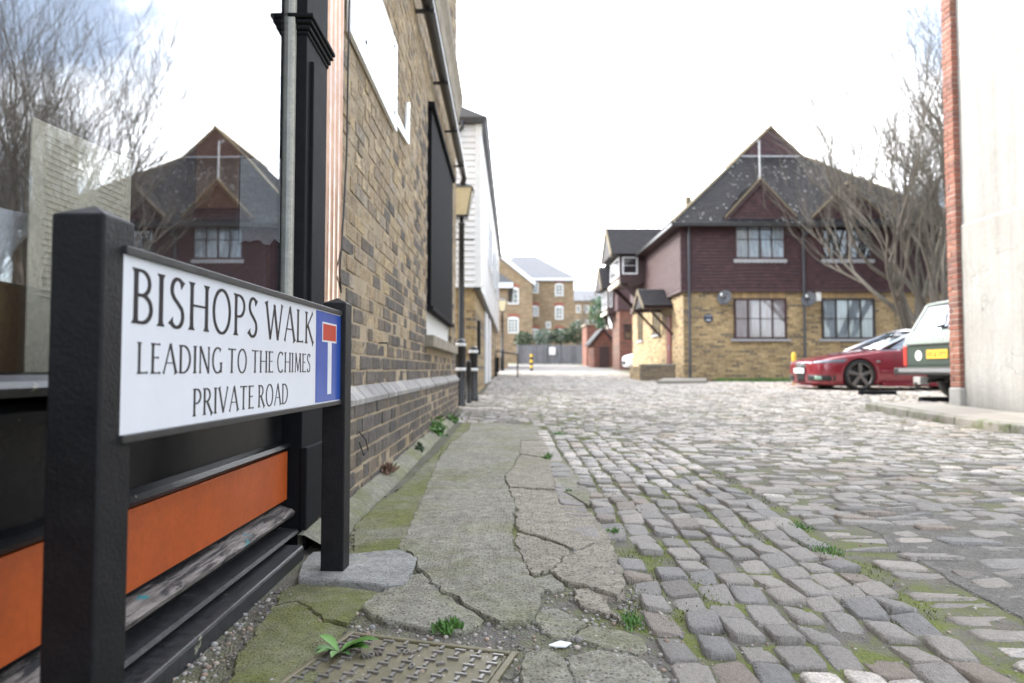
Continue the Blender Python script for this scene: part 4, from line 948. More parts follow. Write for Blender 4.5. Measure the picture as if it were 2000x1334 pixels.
# ================================================================ THE BIG HOUSE ON THE RIGHT
HY = 21.0; HX0, HX1 = at(1329, 500, HY).x, at(1872, 500, HY).x; HYB = 29.6
hem = at(1400, 567, HY).z; eave = at(1400, 436, HY - .3).z; gz0 = gs(6, HY) - .1
house = thing('tile_hung_house', (9.6, 25, gz0), 'two storey house with dark tiled roof, brown hung tiles and yellow brick below', 'house')
bx0 = HX0 + .10
b = MB(); b.box(bx0, HX1 - .1, HY + .1, HYB, gz0 - .3, hem + .02)
wl = b.build('brick_wall', M_HBX, house)
MB().box(bx0 - .004, bx0 + .05, HY + .104, HYB - .01, gz0 - .3, hem + .018).build('side_brick_wall', M_HBY, house)
MB().box(HX0 + .03, HX1 - .03, HY + .03, HYB, hem - .01, eave + .05).build('upper_wall', M_BARGE, house)
W2 = (at(1435, 500, HY).x, at(1534, 500, HY).x); W3 = (at(1606, 500, HY).x, at(1705, 500, HY).x)
wz0_, wz1_ = at(1480, 506, HY).z, at(1480, 429, HY).z
# hung tiles, front (two bays interrupt them) and side
mb = MB(); nr = int((eave + .02 - hem) / .1); 
def front_rows(x0, x1): tiles(mb, Vector((x0, HY + .028, eave + .02)), X_, -Z_, -Y_, nr, (eave + .02 - hem) / nr, lambda t: (0, x1 - x0))
front_rows(HX0, W2[0]); front_rows(W2[1], W3[0]); front_rows(W3[1], HX1)
def part_rows(x0, x1, zt, zb):
    k = max(1, int((zt - zb) / .1)); tiles(mb, Vector((x0, HY + .028, zt)), X_, -Z_, -Y_, k, (zt - zb) / k, lambda t: (0, x1 - x0))
for W in (W2, W3): part_rows(W[0], W[1], wz0_ - .10, hem); part_rows(W[0], W[1], eave + .02, wz1_ + .02)
tag(mb.build('hung_tiles', M_TILE, house, recalc=False), kind='stuff')
mb = MB(); tiles(mb, Vector((HX0 + .028, HYB, eave + .02)), -Y_, -Z_, -X_, nr, (eave + .02 - hem) / nr, lambda t: (0, HYB - HY - .0))
tag(mb.build('side_hung_tiles', M_TILE, house, recalc=False), kind='stuff')
MB().box(HX0 - .02, HX1, HY - .01, HY + .09, hem - .05, hem - .004).build('tile_hem', M_BARGE, house); MB().box(HX0 - .02, HX0 + .09, HY + .092, HYB, hem - .05, hem - .005).build('side_hem', M_BARGE, house)
# windows
for W, cu_ in ((W2, M_NET), (W3, M_ROOM)):
    O = Vector((W[0], HY + .01, wz0_)); window(house, O, X_, -Y_, W[1] - W[0], wz1_ - wz0_, 4, 2, M_WFR, cu_, .055, mid=(2,))
    b = MB(); n_ = 12; ww = (W[1] - W[0] + .08) / n_
    for i in range(n_): b.prism([Vector((W[0] - .04 + i * ww, HY - .03, wz0_ - .005)), Vector((W[0] - .04 + (i + 1) * ww, HY - .03, wz0_ - .005)), Vector((W[0] - .04 + (i + 1) * ww, HY - .03, wz0_ - .10)), Vector((W[0] - .04 + (i + .5) * ww, HY - .03, wz0_ - .135)), Vector((W[0] - .04 + i * ww, HY - .03, wz0_ - .10))], (0, .012, 0))
    b.build('lead_apron', M_LEAD, house)
lz0, lz1 = at(1480, 662, HY).z, at(1480, 582, HY).z
for (u0, u1, fm, cu_) in ((1435, 1538, M_WFR, M_PINK), (1607, 1711, M_WFD, M_NET)):
    a, c_ = at(u0, 620, HY).x, at(u1, 620, HY).x
    window(house, Vector((a, HY + .075, lz0)), X_, -Y_, c_ - a, lz1 - lz0, 4, 2, fm, cu_, .06, mid=(1, 3), sill=.07, sill_m=M_LEAD)
    b = MB(); k = int((c_ - a + .2) / .078)
    for i in range(k): b.box(a - .1 + i * .078, a - .1 + i * .078 + .066, HY + .092, HY + .12, lz1 + .004, lz1 + .205)
    tag(b.build('soldier_course', pm('soldier_brick%d' % u0, [(.42, .29, .14), (.36, .245, .12), (.30, .21, .12)], .3, None, 0, .85, 6, .3), house), kind='stuff')
# main roof: half hip with gablet
RX = (HX0 + HX1) / 2; ov = .32; ez = eave; hw = (HX1 - HX0) / 2 + ov; tanp = math.tan(R(43.5)); rz = ez + hw * tanp
GYd = 24.75; gz_ = at(1508, 306, GYd).z; ghw = (rz - gz_) / tanp
b = MB(); EL, ER = RX - hw, RX + hw; YB = HYB + .2
A, B, C, D = Vector((EL, HY - ov, ez)), Vector((ER, HY - ov, ez)), Vector((RX + ghw, GYd, gz_)), Vector((RX - ghw, GYd, gz_))
A2, B2, P1, P2 = Vector((EL, YB, ez)), Vector((ER, YB, ez)), Vector((RX, GYd, rz)), Vector((RX, YB, rz))
b.add([A, B, C, D, A2, B2, P1, P2], [(0, 1, 2, 3), (0, 3, 6, 7, 4), (1, 5, 7, 6, 2), (3, 2, 6), (4, 7, 5), (0, 4, 5, 1)])
roof = b.build('roof', M_ROOF, house)
lich = MB(); mb = MB()
sl = (D - A); slope_len = math.hypot(GYd - (HY - ov), gz_ - ez); dn = Vector((0, -(GYd - (HY - ov)), -(gz_ - ez))).normalized(); nm = Vector((0, dn.z, -dn.y)); nm = nm if nm.z > 0 else -nm
tiles(mb, Vector((0, GYd, gz_)), X_, dn, nm, int(slope_len / .115), slope_len / int(slope_len / .115), lambda t: (RX - ghw - (hw - ghw) * t / slope_len, RX + ghw + (hw - ghw) * t / slope_len), lich=lich, lp=.18)
dn2 = Vector((-hw, 0, -(rz - ez))); l2 = dn2.length; dn2.normalize(); nm2 = Vector((dn2.z, 0, -dn2.x)); nm2 = nm2 if nm2.z > 0 else -nm2
def side_rng(t):
    z = rz - t * (rz - ez) / l2
    y0_ = GYd if z > gz_ else GYd - (GYd - (HY - ov)) * (gz_ - z) / (gz_ - ez)
    return (y0_, YB)
tiles(mb, Vector((RX, 0, rz)), Y_, dn2, nm2, int(l2 / .115), l2 / int(l2 / .115), side_rng, tw=.33, lich=lich, lp=.1)
tag(mb.build('roof_tiles', M_ROOF, roof, recalc=False), kind='stuff')
# gablet tile face and verge
mb = MB(); gh = rz - gz_; k = int(gh / .1); tiles(mb, Vector((RX, GYd - .01, rz)), X_, -Z_, -Y_, k, gh / k, lambda t: (-t / gh * ghw, t / gh * ghw)); tag(mb.build('gablet_tiles', M_TILE, roof, recalc=False), kind='stuff')
b = MB(); b.box(RX - ghw - .02, RX + ghw + .02, GYd - .06, GYd - .02, gz_ - .04, gz_ + .03); b.build('lead_flashing', M_LEAD, roof)
b = MB()
for s_ in (-1, 1): b.tube([P1 + Vector((0, -.05, .03)), Vector((RX + s_ * (ghw + .04), GYd - .05, gz_))], .045, 6)
b.tube([P1 + Vector((0, -.08, .04)), P2 + Vector((0, 0, .04))], .07, 6)
for q in (A, B): b.tube([q + Vector((0, 0, .03)), (D if q is A else C) + Vector((0, 0, .03))], .05, 6)
b.build('ridge_tiles', M_BARGE_L, roof)
MB().box(EL, ER, HY - ov - .03, HY - ov + .01, ez - .09, ez + .02).build('front_gutter', M_IRON, roof); MB().box(EL - .03, EL + .02, HY - ov, YB, ez - .08, ez + .02).build('side_gutter', M_IRON, roof)
MB().box(EL + .02, ER - .02, HY - ov + .01, YB, ez - .05, ez - .003).build('soffit', M_BARGE, roof)
# two dormer gables over the upper windows
for (ua, va, ul, vl, ur) in ((1484.5, 350, 1417, 425, 1556), (1657, 358, 1588, 425, 1727)):
    ap = at(ua, va, HY - .16); lf = at(ul, vl, HY - .16); rg = at(ur, vl, HY - .16); ap.x = (lf.x + rg.x) / 2
    dgo = MB(); dgo.prism([lf + Y_ * .10, rg + Y_ * .10, ap + Y_ * .10], (0, 2.6, 0)); dg = dgo.build('dormer', M_ROOF, house)
    mb = MB(); hh = ap.z - lf.z - .2; k = int(hh / .1); hwid = (rg.x - lf.x) / 2
    tiles(mb, Vector((ap.x, HY - .065, ap.z - .12)), X_, -Z_, -Y_, k + 1, (hh + .08) / (k + 1), lambda t: (-(t + .02) / (hh + .1) * (hwid - .1), (t + .02) / (hh + .1) * (hwid - .1))); tag(mb.build('gable_tiles', M_TILE, dg, recalc=False), kind='stuff')
    for s_ in (lf, rg):
        b = MB(); d = (s_ - ap); q = Vector((0, 0, -.13)); b.prism([ap + Z_ * .0, s_, s_ + q, ap + q * 1.25], (0, .05, 0)); b.build('bargeboard', M_BARGE, dg)
        b = MB(); up = Vector((0, 0, .055)); b.prism([ap + up - Y_ * .03, s_ + up - Y_ * .03, s_ - Y_ * .03, ap - Y_ * .03], (0, .26, 0)); b.build('verge', M_BARGE_L, dg)
    mb = MB(); 
    for s_ in (-1, 1):
        d = Vector((s_ * hwid, 0, lf.z - ap.z)); ll = d.length; d.normalize(); nn = Vector((-d.z * s_, 0, d.x * s_)) * (1 if True else -1); nn = nn if nn.z > 0 else -nn
        tiles(mb, ap + nn * .03, Y_, d, nn, int(ll / .115), ll / int(ll / .115), lambda t: (.0, max(.3, 2.2 * (1 - t / ll))), lich=lich, lp=.05)
    tag(mb.build('dormer_tiles', M_ROOF, dg, recalc=False), kind='stuff')
tag(lich.build('lichen_patches', M_LICH, roof, recalc=False), kind='stuff')
# fixings on the front
def pipe(u, v0, v1, Y, nm='drainpipe', r=.04):
    p, q = at(u, v0, Y), at(u, v1, Y); x = at(u, 600, Y).x; b = MB(); b.tube([(x, Y, p.z), (x, Y, q.z)], r, 10)
    for z in (p.z - .1, (p.z + q.z) / 2, q.z + .3): b.lathe([(r + .012, z), (r + .012, z + .06)], (x, Y, 0), 10)
    b.build(nm, M_PIPE, house, smooth=False)
pipe(1346.5, 440, 742, HY - .06); pipe(1571, 432, 735, HY - .05)
b = MB(); x = at(1571, 440, HY).x; b.prism([(x - .12, HY - .12, ez - .1), (x + .12, HY - .12, ez - .1), (x + .06, HY - .12, ez - .3), (x - .06, HY - .12, ez - .3)], (0, .12, 0)); b.build('rainwater_hopper', M_PIPE, house)
def dish(u, v, lab):
    c_ = at(u, v, HY - .12); t = thing('satellite_dish', (c_.x, HY + .09, c_.z), lab, 'satellite dish', 'satellite dishes on the brick wall')
    nd = Vector((-.55, -.75, .30)).normalized(); q = nd.to_track_quat('Z', 'Y').to_matrix(); b = MB()
    for r_, h_ in ((0, 0), (.08, .006), (.16, .026), (.22, .055)):
        for k in range(16): b.v.append(tuple(c_ + q @ Vector((r_ * math.cos(k * math.pi / 8), r_ * 1.12 * math.sin(k * math.pi / 8), h_))))
    for i in range(3):
        for k in range(16): b.f.append((i*16+k, i*16+(k+1)%16, (i+1)*16+(k+1)%16, (i+1)*16+k))
    o = b.build('reflector', M_PIPE, t, smooth=True); m_ = o.modifiers.new('t', 'SOLIDIFY'); m_.thickness = .012
    b = MB(); b.tube([c_ - q @ Vector((0, .18, 0)), c_ + q @ Vector((0, -.2, .16)), c_ + q @ Vector((0, -.06, .33))], .012, 6); b.build('arm', M_IRON, t)
    b = MB(); b.lathe([(.03, 0), (.035, .03), (.03, .09)], tuple(c_ + q @ Vector((0, -.06, .31))), 8); b.build('receiver', M_WHITEW, t)
    b = MB(); b.tube([c_, Vector((c_.x + .04, HY + .1, c_.z))], .02, 6); b.build('wall_bracket', M_IRON, t)
dish(1415.5, 582, 'dark satellite dish above the round plaque, left of the lower window'); dish(1580, 585, 'dark satellite dish beside the drainpipe between the two lower windows')
a = at(1594, 569, HY); c_ = at(1605, 588, HY); tag(MB().box(a.x, c_.x, HY + .02, HY + .098, c_.z, a.z).build('alarm_box', M_WHITEW, bevel=.01), 'white alarm box on the brick wall between the satellite dish and the right window', 'alarm box')
c_ = at(1385, 621, HY); pq = thing('round_plaque', (c_.x, HY + .1, c_.z), 'dark round plaque on the yellow brick wall near the house corner', 'plaque')
b = MB(); b.lathe([(.142, HY + .10), (.142, HY + .075), (.125, HY + .068)], (c_.x, 0, c_.z), 24, 'y'); b.build('disc', mat_plain('plaque_blue', (.02, .03, .06), .35), pq)
b = MB(); b.box(c_.x - .07, c_.x + .07, HY + .062, HY + .069, c_.z - .09, c_.z - .03); b.box(c_.x - .09, c_.x + .09, HY + .062, HY + .069, c_.z + .055, c_.z + .085); b.build('plaque_print', mat_plain('plaque_grey', (.35, .38, .42), .5), pq)
an0, an1 = at(1485, 362, HY + .0), at(1484, 276, HY + .0)
an = thing('roof_aerial', (an0.x, HY, an0.z), 'grey aerial mast standing at the apex of the left dormer gable', 'aerial')
b = MB(); b.tube([an0 - Z_ * .5, (an0.x - .01, HY, an1.z)], .030, 8); b.build('mast', M_LEAD, an)
b = MB(); b.tube([(an0.x - .22, HY - .1, an1.z + .02), (an0.x + .06, HY + .1, an1.z + .0)], .012, 6)
for k in range(5): b.tube([(an0.x - .2 + k * .05, HY - .19 + k * .035, an1.z + .02), (an0.x - .2 + k * .05, HY + .02 + k * .035, an1.z + .02)], .006, 5)
b.build('boom', M_LEAD, an)
# ---- street side of the house (faces left): porch, windows, door, projecting bay
NX = -X_
def sY(u, v, X): return atX(u, v, X)
for (u0, u1, v0, v1) in ((1247, 1256, 622, 664), (1276, 1289, 606, 652)):
    p, q = sY(u1, v1, bx0), sY(u0, v0, bx0); window(house, Vector((bx0 - .002, q.y, p.z)), -Y_, NX, q.y - p.y, 1.15, 2, 2, M_WFD, M_NET, .06, sill=.08, sill_m=M_LEAD)
dY0, dY1 = sY(1312, 640, bx0).y, sY(1304, 640, bx0).y
dr = MB().box(bx0 - .05, bx0 + .01, dY0, dY1, gz0 + .15, gz0 + 2.25).build('door', M_RBX if False else mat_plain('red_door', (.13, .03, .028), .45), house); MB().box(bx0 - .09, bx0 - .05, dY0 + .1, dY0 + .14, gz0 + 1.1, gz0 + 1.25).build('handle', M_LEAD, dr)
py0, py1 = dY0 - .25, dY1 + 1.1; pzr, pze = hem + .30, hem - .35; pxo = bx0 - .95
b = MB(); pm_ = (py0 + py1) / 2; b.prism([(pxo, py0, pze), (pxo, py1, pze), (pxo, pm_, pzr)], (.95, 0, 0)); po = b.build('porch_roof', M_ROOF, house)
mb = MB(); 
for s_ in (-1, 1):
    e = Vector((0, s_ * (py1 - py0) / 2, pze - pzr)); ll = e.length; e.normalize(); nn = Vector((0, -e.z * s_, e.y * s_)); nn = nn if nn.z > 0 else -nn
    tiles(mb, Vector((pxo - .05, pm_, pzr)) + nn * .01, X_, e, nn, int(ll / .11), ll / int(ll / .11), lambda t: (0, 1.0))
tag(mb.build('porch_tiles', M_ROOF, po, recalc=False), kind='stuff')
for s_ in (py0, py1): b = MB(); b.prism([(pxo - .06, pm_, pzr + .02), (pxo - .06, s_, pze + .02), (pxo - .06, s_, pze - .12), (pxo - .06, pm_, pzr - .14)], (.04, 0, 0)); b.build('bargeboard', M_BARGE_L, po)
for s_ in (py0 + .1, py1 - .1): b = MB(); b.tube([(pxo + .1, s_, pze - .03), (bx0, s_, pze - .95)], .045, 5); b.tube([(pxo, s_, pze - .03), (bx0, s_, pze - .03)], .05, 5); b.build('porch_brace', M_BARGE, po)
# projecting gabled bay on the upper floor
def bay(parent, yb0, yb1, xw, xo, zb, ze, zr, tile=M_TILE):
    mb = MB(); mb.box(xo, xw, yb0, yb1, zb, ze); o = mb.build('bay', M_BARGE, parent)
    ym = (yb0 + yb1) / 2; r_ = MB(); r_.prism([(xo - .35, yb0 - .25, ze - .12), (xo - .35, yb1 + .25, ze - .12), (xo - .35, ym, zr)], (xw - xo + 2.6, 0, 0)); ro = r_.build('bay_roof', M_ROOF, parent)
    mt = MB()
    for s_ in (-1, 1):
        e = Vector((0, s_ * ((yb1 - yb0) / 2 + .25), ze - .12 - zr)); ll = e.length; e.normalize(); nn = Vector((0, -e.z * s_, e.y * s_)); nn = nn if nn.z > 0 else -nn
        tiles(mt, Vector((xo - .38, ym, zr)) + nn * .01, X_, e, nn, int(ll / .115), ll / int(ll / .115), lambda t: (0, xw - xo + 2.6), lich=None)
    tag(mt.build('bay_roof_tiles', M_ROOF, ro, recalc=False), kind='stuff')
    for s_, e_ in ((yb0 - .27, 1), (yb1 + .27, 1)): b = MB(); b.prism([(xo - .40, ym, zr + .06), (xo - .40, s_, ze - .08), (xo - .40, s_, ze - .28), (xo - .40, ym, zr - .16)], (.05, 0, 0)); b.build('bargeboard', M_BARGE_L, ro)
    b = MB(); b.prism([(xo - .02, yb0, ze - .1), (xo - .02, yb1, ze - .1), (xo - .02, ym, zr - .2)], (.02, 0, 0)); b.build('bay_gable', M_SHEET, o)
    window(o if False else parent, Vector((xo - .005, yb1 - .06, zb + .3)), -Y_, NX, yb1 - yb0 - .12, ze - zb - .5, 3, 2, M_WFW, M_NET, .06)
    window(parent, Vector((xo + .10, yb0 - .005, zb + .35)), X_, -Y_, min(.6, xw - xo - .2), ze - zb - .55, 1, 2, M_WFW, M_NET, .05)
    MB().box(xo - .10, xo - .004, yb0 - .05, yb1 + .05, zb - .06, zb + .10).build('bay_sill', M_SHEET, o)
    for s_ in (yb0 + .12, yb1 - .12): b = MB(); b.prism([(xo + .05, s_, zb - .003), (xw + .01, s_, zb - .9), (xw + .01, s_, zb - .66), (xo + .30, s_, zb - .003)], (0, .12, 0)); b.build('bay_bracket', M_BARGE, o)
    return o
yA = 26.6
bay(house, yA, yA + 2.3, HX0, HX0 - .95, at(1240, 553, yA).z, at(1240, 492, yA).z, at(1240, 446, yA + 1.1).z)
# chimney-like pot behind the roof
pz = at(1344, 385, 26.5); MB().box(pz.x - .1, pz.x + .1, 26.4, 26.6, pz.z - 1.2, pz.z).build('vent_pipe', M_BARGE_L, house)
b = MB(); b.lathe([(.055, gz0 + .1), (.055, gz0 + .2)], (0, 0, 0), 8)
# low planter wall, doorstep, utility pole in front of the door
pA, pB = atG(1252, 744), atG(1318, 742)
lw = thing('low_brick_wall', (pA.x + .3, pA.y, g(pA.x, pA.y)), 'low dark brick wall with capping in front of the porch', 'wall')
px1 = min(pB.x, bx0 - .25); zt = at(1285, 711, pA.y).z
MB().box(pA.x, px1, pA.y, pA.y + .22, g(pA.x, pA.y) - .15, zt - .06).build('brickwork', mat_brick_far('dim_brick', (.20, .155, .10), (.16, .12, .085), (.12, .1, .08), (.2, .17, .13), 'x'), lw)
MB().box(pA.x - .02, px1 + .02, pA.y - .02, pA.y + .24, zt - .058, zt).build('capping', M_KERB, lw, bevel=.01)
MB().box(pA.x, pA.x + .22, pA.y + .222, pA.y + 1.9, g(pA.x, pA.y) - .15, zt - .07).build('return_wall', M_HBY, lw)
up = atG(1318, 738); ut = thing('utility_pole', tuple(up), 'slim white pole with a long white box beside the house door', 'pole')
b = MB(); b.tube([up - Z_ * .1, (up.x, up.y, at(1317, 672, up.y).z)], .026, 8); b.build('pole', M_WHITEW, ut)
za_, zb2 = at(1317, 672, up.y).z, at(1317, 637, up.y).z; MB().box(up.x - .075, up.x + .075, up.y - .06, up.y + .06, za_, zb2).build('box', M_WHITEW, ut, bevel=.02)
ds = atG(1290, 751); 
b = MB(); q = [atG(1282, 750), atG(1380, 749), atG(1382, 742), atG(1300, 742)]; b.prism([Vector((p.x, p.y, g(p.x, p.y) - .1)) for p in q], (0, 0, .19)); tag(b.build('kerb_apron', M_FLAG, bevel=.02), kind='structure')
# ================================================================ WHITE WALL BUILDING, RIGHT EDGE
def mat_render(name, c0, c1):
    n = NT(name); v = n.coord(False)
    big = n.noise(v, 1.1, 7, .68); mid = n.noise(v, 14, 6, .7); f = n.noise(v, 120, 4, .7)
    st = n.noise(n.n('ShaderNodeMapping', {'Vector': v, 'Scale': (7, 7, .35)}).outputs[0], 1.0, 6, .65)
    c = n.mix(n.ramp(big, [(.35, 0.0), (.7, 1.0)]), c0, c1)
    c = n.mix(1.0, c, n.ramp(st, [(.42, 1.0), (.72, .78)]), 'MULTIPLY')
    c = n.mix(1.0, c, n.ramp(mid, [(.25, .9), (.75, 1.08)]), 'MULTIPLY')
    warp = n.n('ShaderNodeVectorMath', {0: v, 1: n.n('ShaderNodeTexNoise', {'Vector': v, 'Scale': 3.0, 'Detail': 5}).outputs['Color']}, operation='ADD').outputs[0]
    ed = n.voro(warp, .8, 'DISTANCE_TO_EDGE'); crack = n.math('MULTIPLY', n.ramp(ed, [(.0, 1.0), (.007, 0.0)]), n.ramp(n.noise(v, .7, 3), [(.48, 0.0), (.56, 1.0)]))
    c = n.mix(n.math('MULTIPLY', crack, .55), c, (.12, .115, .105))
    return n.done(c, .85, 0, n.bump(n.math('ADD', n.math('MULTIPLY', mid, 1.0), n.math('SUBTRACT', n.math('MULTIPLY', f, .4), crack)), .6, .012), .3)
M_RENDER = mat_render('white_render', (.345, .345, .335), (.285, .28, .265)); M_RENDER2 = mat_render('grey_render', (.36, .355, .34), (.285, .275, .255))
M_REDB = pm('red_brick', [(.25, .095, .062), (.20, .078, .055), (.28, .125, .085), (.165, .075, .06)], .35, (.15, .07, .05), .5, .85, 13, .6, 110, .005); M_LIME = pm('lime_mortar', [(.40, .36, .31)], .05, (.3, .27, .23), .5, .9, 8, .4)
WXr = 6.09; WYe = 9.02
wb = thing('white_building', (8, 7, 0), 'white rendered building with a red brick corner at the right edge', 'building')
zl = at(1890, 440, WYe).z
MB().box(WXr, 12, 3.2, WYe - .02, 0, 9).build('upper_wall', M_RENDER, wb)
b = MB(); b.prism([(WXr + .02, 3.2, 0), (WXr - .022, 3.2, 0), (WXr - .022, 3.2, zl - .03), (WXr - .012, 3.2, zl + .0), (WXr + .02, 3.2, zl + .015)], (0, WYe - .03 - 3.2, 0)); b.build('plinth_wall', M_RENDER2, wb)
zp = at(1880, 757, WYe).z
pc = MB().box(WXr - .072, WXr + .35, WYe - .015, WYe + .165, zp, 9).build('brick_pier', M_LIME, wb)
MB().box(WXr - .10, WXr + .4, WYe - .045, WYe + .19, -.05, zp - .002).build('pier_plinth', M_RENDER2, wb, bevel=.025)
z = zp + .006; k = 0; rb = random.Random(4)
fx, fy = WXr - .080, WYe - .025
while z < 6.6:
    sp = [(WYe - .025, WYe + .08), (WYe + .092, WYe + .172)] if k % 2 else [(WYe - .025, WYe + .172)]
    for i, (ya, yb) in enumerate(sp):
        j = rb.uniform(-.004, .004); b = MB()
        if i == 0: b.box(fx + j, WXr + (.0 if k % 2 else -.002) + .02, ya + rb.uniform(-.003, .003), yb, z, z + .065)
        else: b.box(fx + j, fx + .07, ya, yb, z, z + .065)
        b.build('brick', M_REDB, pc, bevel=.004, segs=1)
    z += .076; k += 1
# ================================================================ BOLLARDS
M_BOL = mat_plain('black_bollard', (.014, .014, .016), .25); M_BAND = mat_plain('white_band', (.72, .73, .74), .4)
def bollard(u, vt, vb, Y, r, lab, bands=True):
    x = at(u, 720, Y).x; z0 = at(u, vb, Y).z; z1 = at(u, vt, Y).z; h = z1 - z0
    t = thing('bollard', (x, Y, z0), lab, 'bollard', 'black bollards by the brick corner')
    b = MB(); b.lathe([(r * 1.15, -.15), (r * 1.15, .03), (r, .04), (r, h - r * 1.1), (r * 1.06, h - r * 1.05), (r * 1.06, h - r * .8), (r * .95, h - r * .5), (r * .6, h - r * .12), (.01, h)], (x, Y, z0), 20); b.build('post', M_BOL, t, smooth=True)
    if bands:
        for zz in (h - r * 1.25, h * .545): b = MB(); b.lathe([(r * 1.02, zz - .025), (r * 1.1, zz - .02), (r * 1.1, zz + .02), (r * 1.02, zz + .025)], (x, Y, z0), 20); b.build('band', M_BAND, t, smooth=True)
bollard(899.5, 661, 794, 10.75, .078, 'tall black bollard with white bands nearest the brick corner'); bollard(924.6, 676, 777, 11.6, .074, 'black bollard with white bands behind the nearest one, by the wall'); bollard(915.5, 703, 784, 11.2, .040, 'thin low black post between the two banded bollards', False)
# ================================================================ STREET LAMPS
M_LGLASS = mat_plain('frosted_lantern', (.62, .54, .36), .35); 
def lamp(x, Y, z0, H, s, lab):
    t = thing('street_lamp', (x, Y, z0), lab, 'street lamp', 'black lantern street lamps')
    b = MB(); b.lathe([(.09*s, -.1), (.09*s, .9*s), (.055*s, .95*s), (.048*s, H - .75*s), (.07*s, H - .73*s), (.035*s, H - .68*s), (.035*s, H - .60*s)], (x, Y, z0), 12); b.build('column', M_BOL, t, smooth=True)
    b = MB(); b.tube([(x - .22*s, Y, z0 + H - 1.0*s), (x + .22*s, Y, z0 + H - 1.0*s)], .014*s, 6); b.build('ladder_bar', M_BOL, t)
    zb, zt = H - .58*s, H - .12*s; a, c_ = .10*s, .19*s
    b = MB(); b.add([(x+sx_*a, Y+sy_*a, z0+zb) for sx_, sy_ in ((-1,-1),(1,-1),(1,1),(-1,1))] + [(x+sx_*c_, Y+sy_*c_, z0+zt) for sx_, sy_ in ((-1,-1),(1,-1),(1,1),(-1,1))], [(3,2,1,0),(4,5,6,7),(0,1,5,4),(1,2,6,5),(2,3,7,6),(3,0,4,7)]); b.build('lantern_glass', M_LGLASS, t)
    b = MB(); e = 1.02
    for sx_, sy_ in ((-1,-1),(1,-1),(1,1),(-1,1)): b.tube([(x+sx_*a*e, Y+sy_*a*e, z0+zb), (x+sx_*c_*e, Y+sy_*c_*e, z0+zt)], .011*s, 5)
    b.box(x-a*1.15, x+a*1.15, Y-a*1.15, Y+a*1.15, z0+zb-.04*s, z0+zb-.002); b.build('lantern_frame', M_BOL, t)
    b = MB(); d = c_ * 1.12; b.add([(x+sx_*d, Y+sy_*d, z0+zt+.002) for sx_, sy_ in ((-1,-1),(1,-1),(1,1),(-1,1))] + [(x+sx_*d*.35, Y+sy_*d*.35, z0+H-.02*s) for sx_, sy_ in ((-1,-1),(1,-1),(1,1),(-1,1))], [(3,2,1,0),(4,5,6,7),(0,1,5,4),(1,2,6,5),(2,3,7,6),(3,0,4,7)]); b.lathe([(.03*s, H-.02*s), (.02*s, H+.05*s), (.002, H+.09*s)], (x, Y, z0), 8); b.build('lantern_hood', M_BOL, t)
z0 = g(-.7, 11.9); lamp(at(901, 600, 11.9).x, 11.9, z0, at(901, 358, 11.9).z - z0, 1.0, 'black lantern street lamp standing at the corner of the white boarded building')
# ================================================================ WHITE BOARDED BUILDING
M_BOARDW = pm('white_weatherboard', [(.76, .78, .82), (.79, .81, .84), (.74, .76, .80)], .05, (.62, .64, .68), .3, .22, 3, .1, 40, .003)
M_FASC = mat_plain('white_fascia', (.72, .74, .77), .4)
wbd = thing('weatherboard_building', (-3, 20, .2), 'white weatherboarded building over a tan brick ground floor', 'building')
Yn, Yf = 12.7, 28.2; Xn, Xf = at(938, 500, Yn).x, at(974.5, 600, Yf).x
ud = Vector((Xf - Xn, Yf - Yn, 0)).normalized(); nd = Vector((ud.y, -ud.x, 0)); On = Vector((Xn, Yn, 0)); Ls = (Vector((Xf, Yf, 0)) - On).length
zb_n = at(936, 561, Yn).z; zt_n = at(940, 243, Yn).z
gb = .1
b = MB(); O2 = On - nd * .10 + ud * .12
b.prism([O2 + Z_ * -.2, O2 + ud * (Ls - .2) + Z_ * -.2, O2 + ud * (Ls - .2) - nd * 5 + Z_ * -.2, O2 - nd * 5 + Z_ * -.2], (0, 0, zb_n + .24)); b.build('brick_base', M_HBX, wbd)
b = MB(); O3 = On - nd * .025 + ud * .03
b.prism([O3 + Z_ * zb_n, O3 + ud * (Ls - .05) + Z_ * zb_n, O3 + ud * (Ls - .05) - nd * 5 + Z_ * zb_n, O3 - nd * 5 + Z_ * zb_n], (0, 0, zt_n - zb_n)); core2 = b.build('upper_wall', M_FASC, wbd)
nb = 27; bh = (zt_n - zb_n) / nb
for i in range(nb):
    z0 = zb_n + i * bh
    b = MB(); b.prism([On + Z_ * z0 - nd * .0 - ud * .012, On + Z_ * (z0 + .012) - ud * .014, On + Z_ * (z0 + bh) + ud * .012, On + Z_ * (z0 + bh) + ud * .026, On + Z_ * z0 + ud * .026], -nd * 2.2); b.build('weatherboard', M_BOARDW, core2)
    b = MB(); b.prism([On + Z_ * z0 + nd * .012, On + Z_ * (z0 + .012) + nd * .014, On + Z_ * (z0 + bh) - nd * .010, On + Z_ * (z0 + bh) - nd * .024, On + Z_ * z0 - nd * .024], ud * Ls); b.build('weatherboard', M_BOARDW, core2)
b = MB(); b.prism([On + nd * .022 - ud * .022 + Z_ * zb_n, On + nd * .022 + ud * .10 + Z_ * zb_n, On - nd * .02 + ud * .10 + Z_ * zb_n, On - nd * .10 - ud * .022 + Z_ * zb_n], (0, 0, zt_n - zb_n)); b.build('corner_board', M_FASC, wbd)
b = MB(); e0 = On + nd * .10 - ud * .12; b.prism([e0 + Z_ * zt_n, e0 + ud * (Ls + .2) + Z_ * zt_n, e0 + ud * (Ls + .2) + Z_ * (zt_n + .10), e0 + Z_ * (zt_n + .10)], -nd * 5.2); b.build('eaves', M_IRON, wbd)
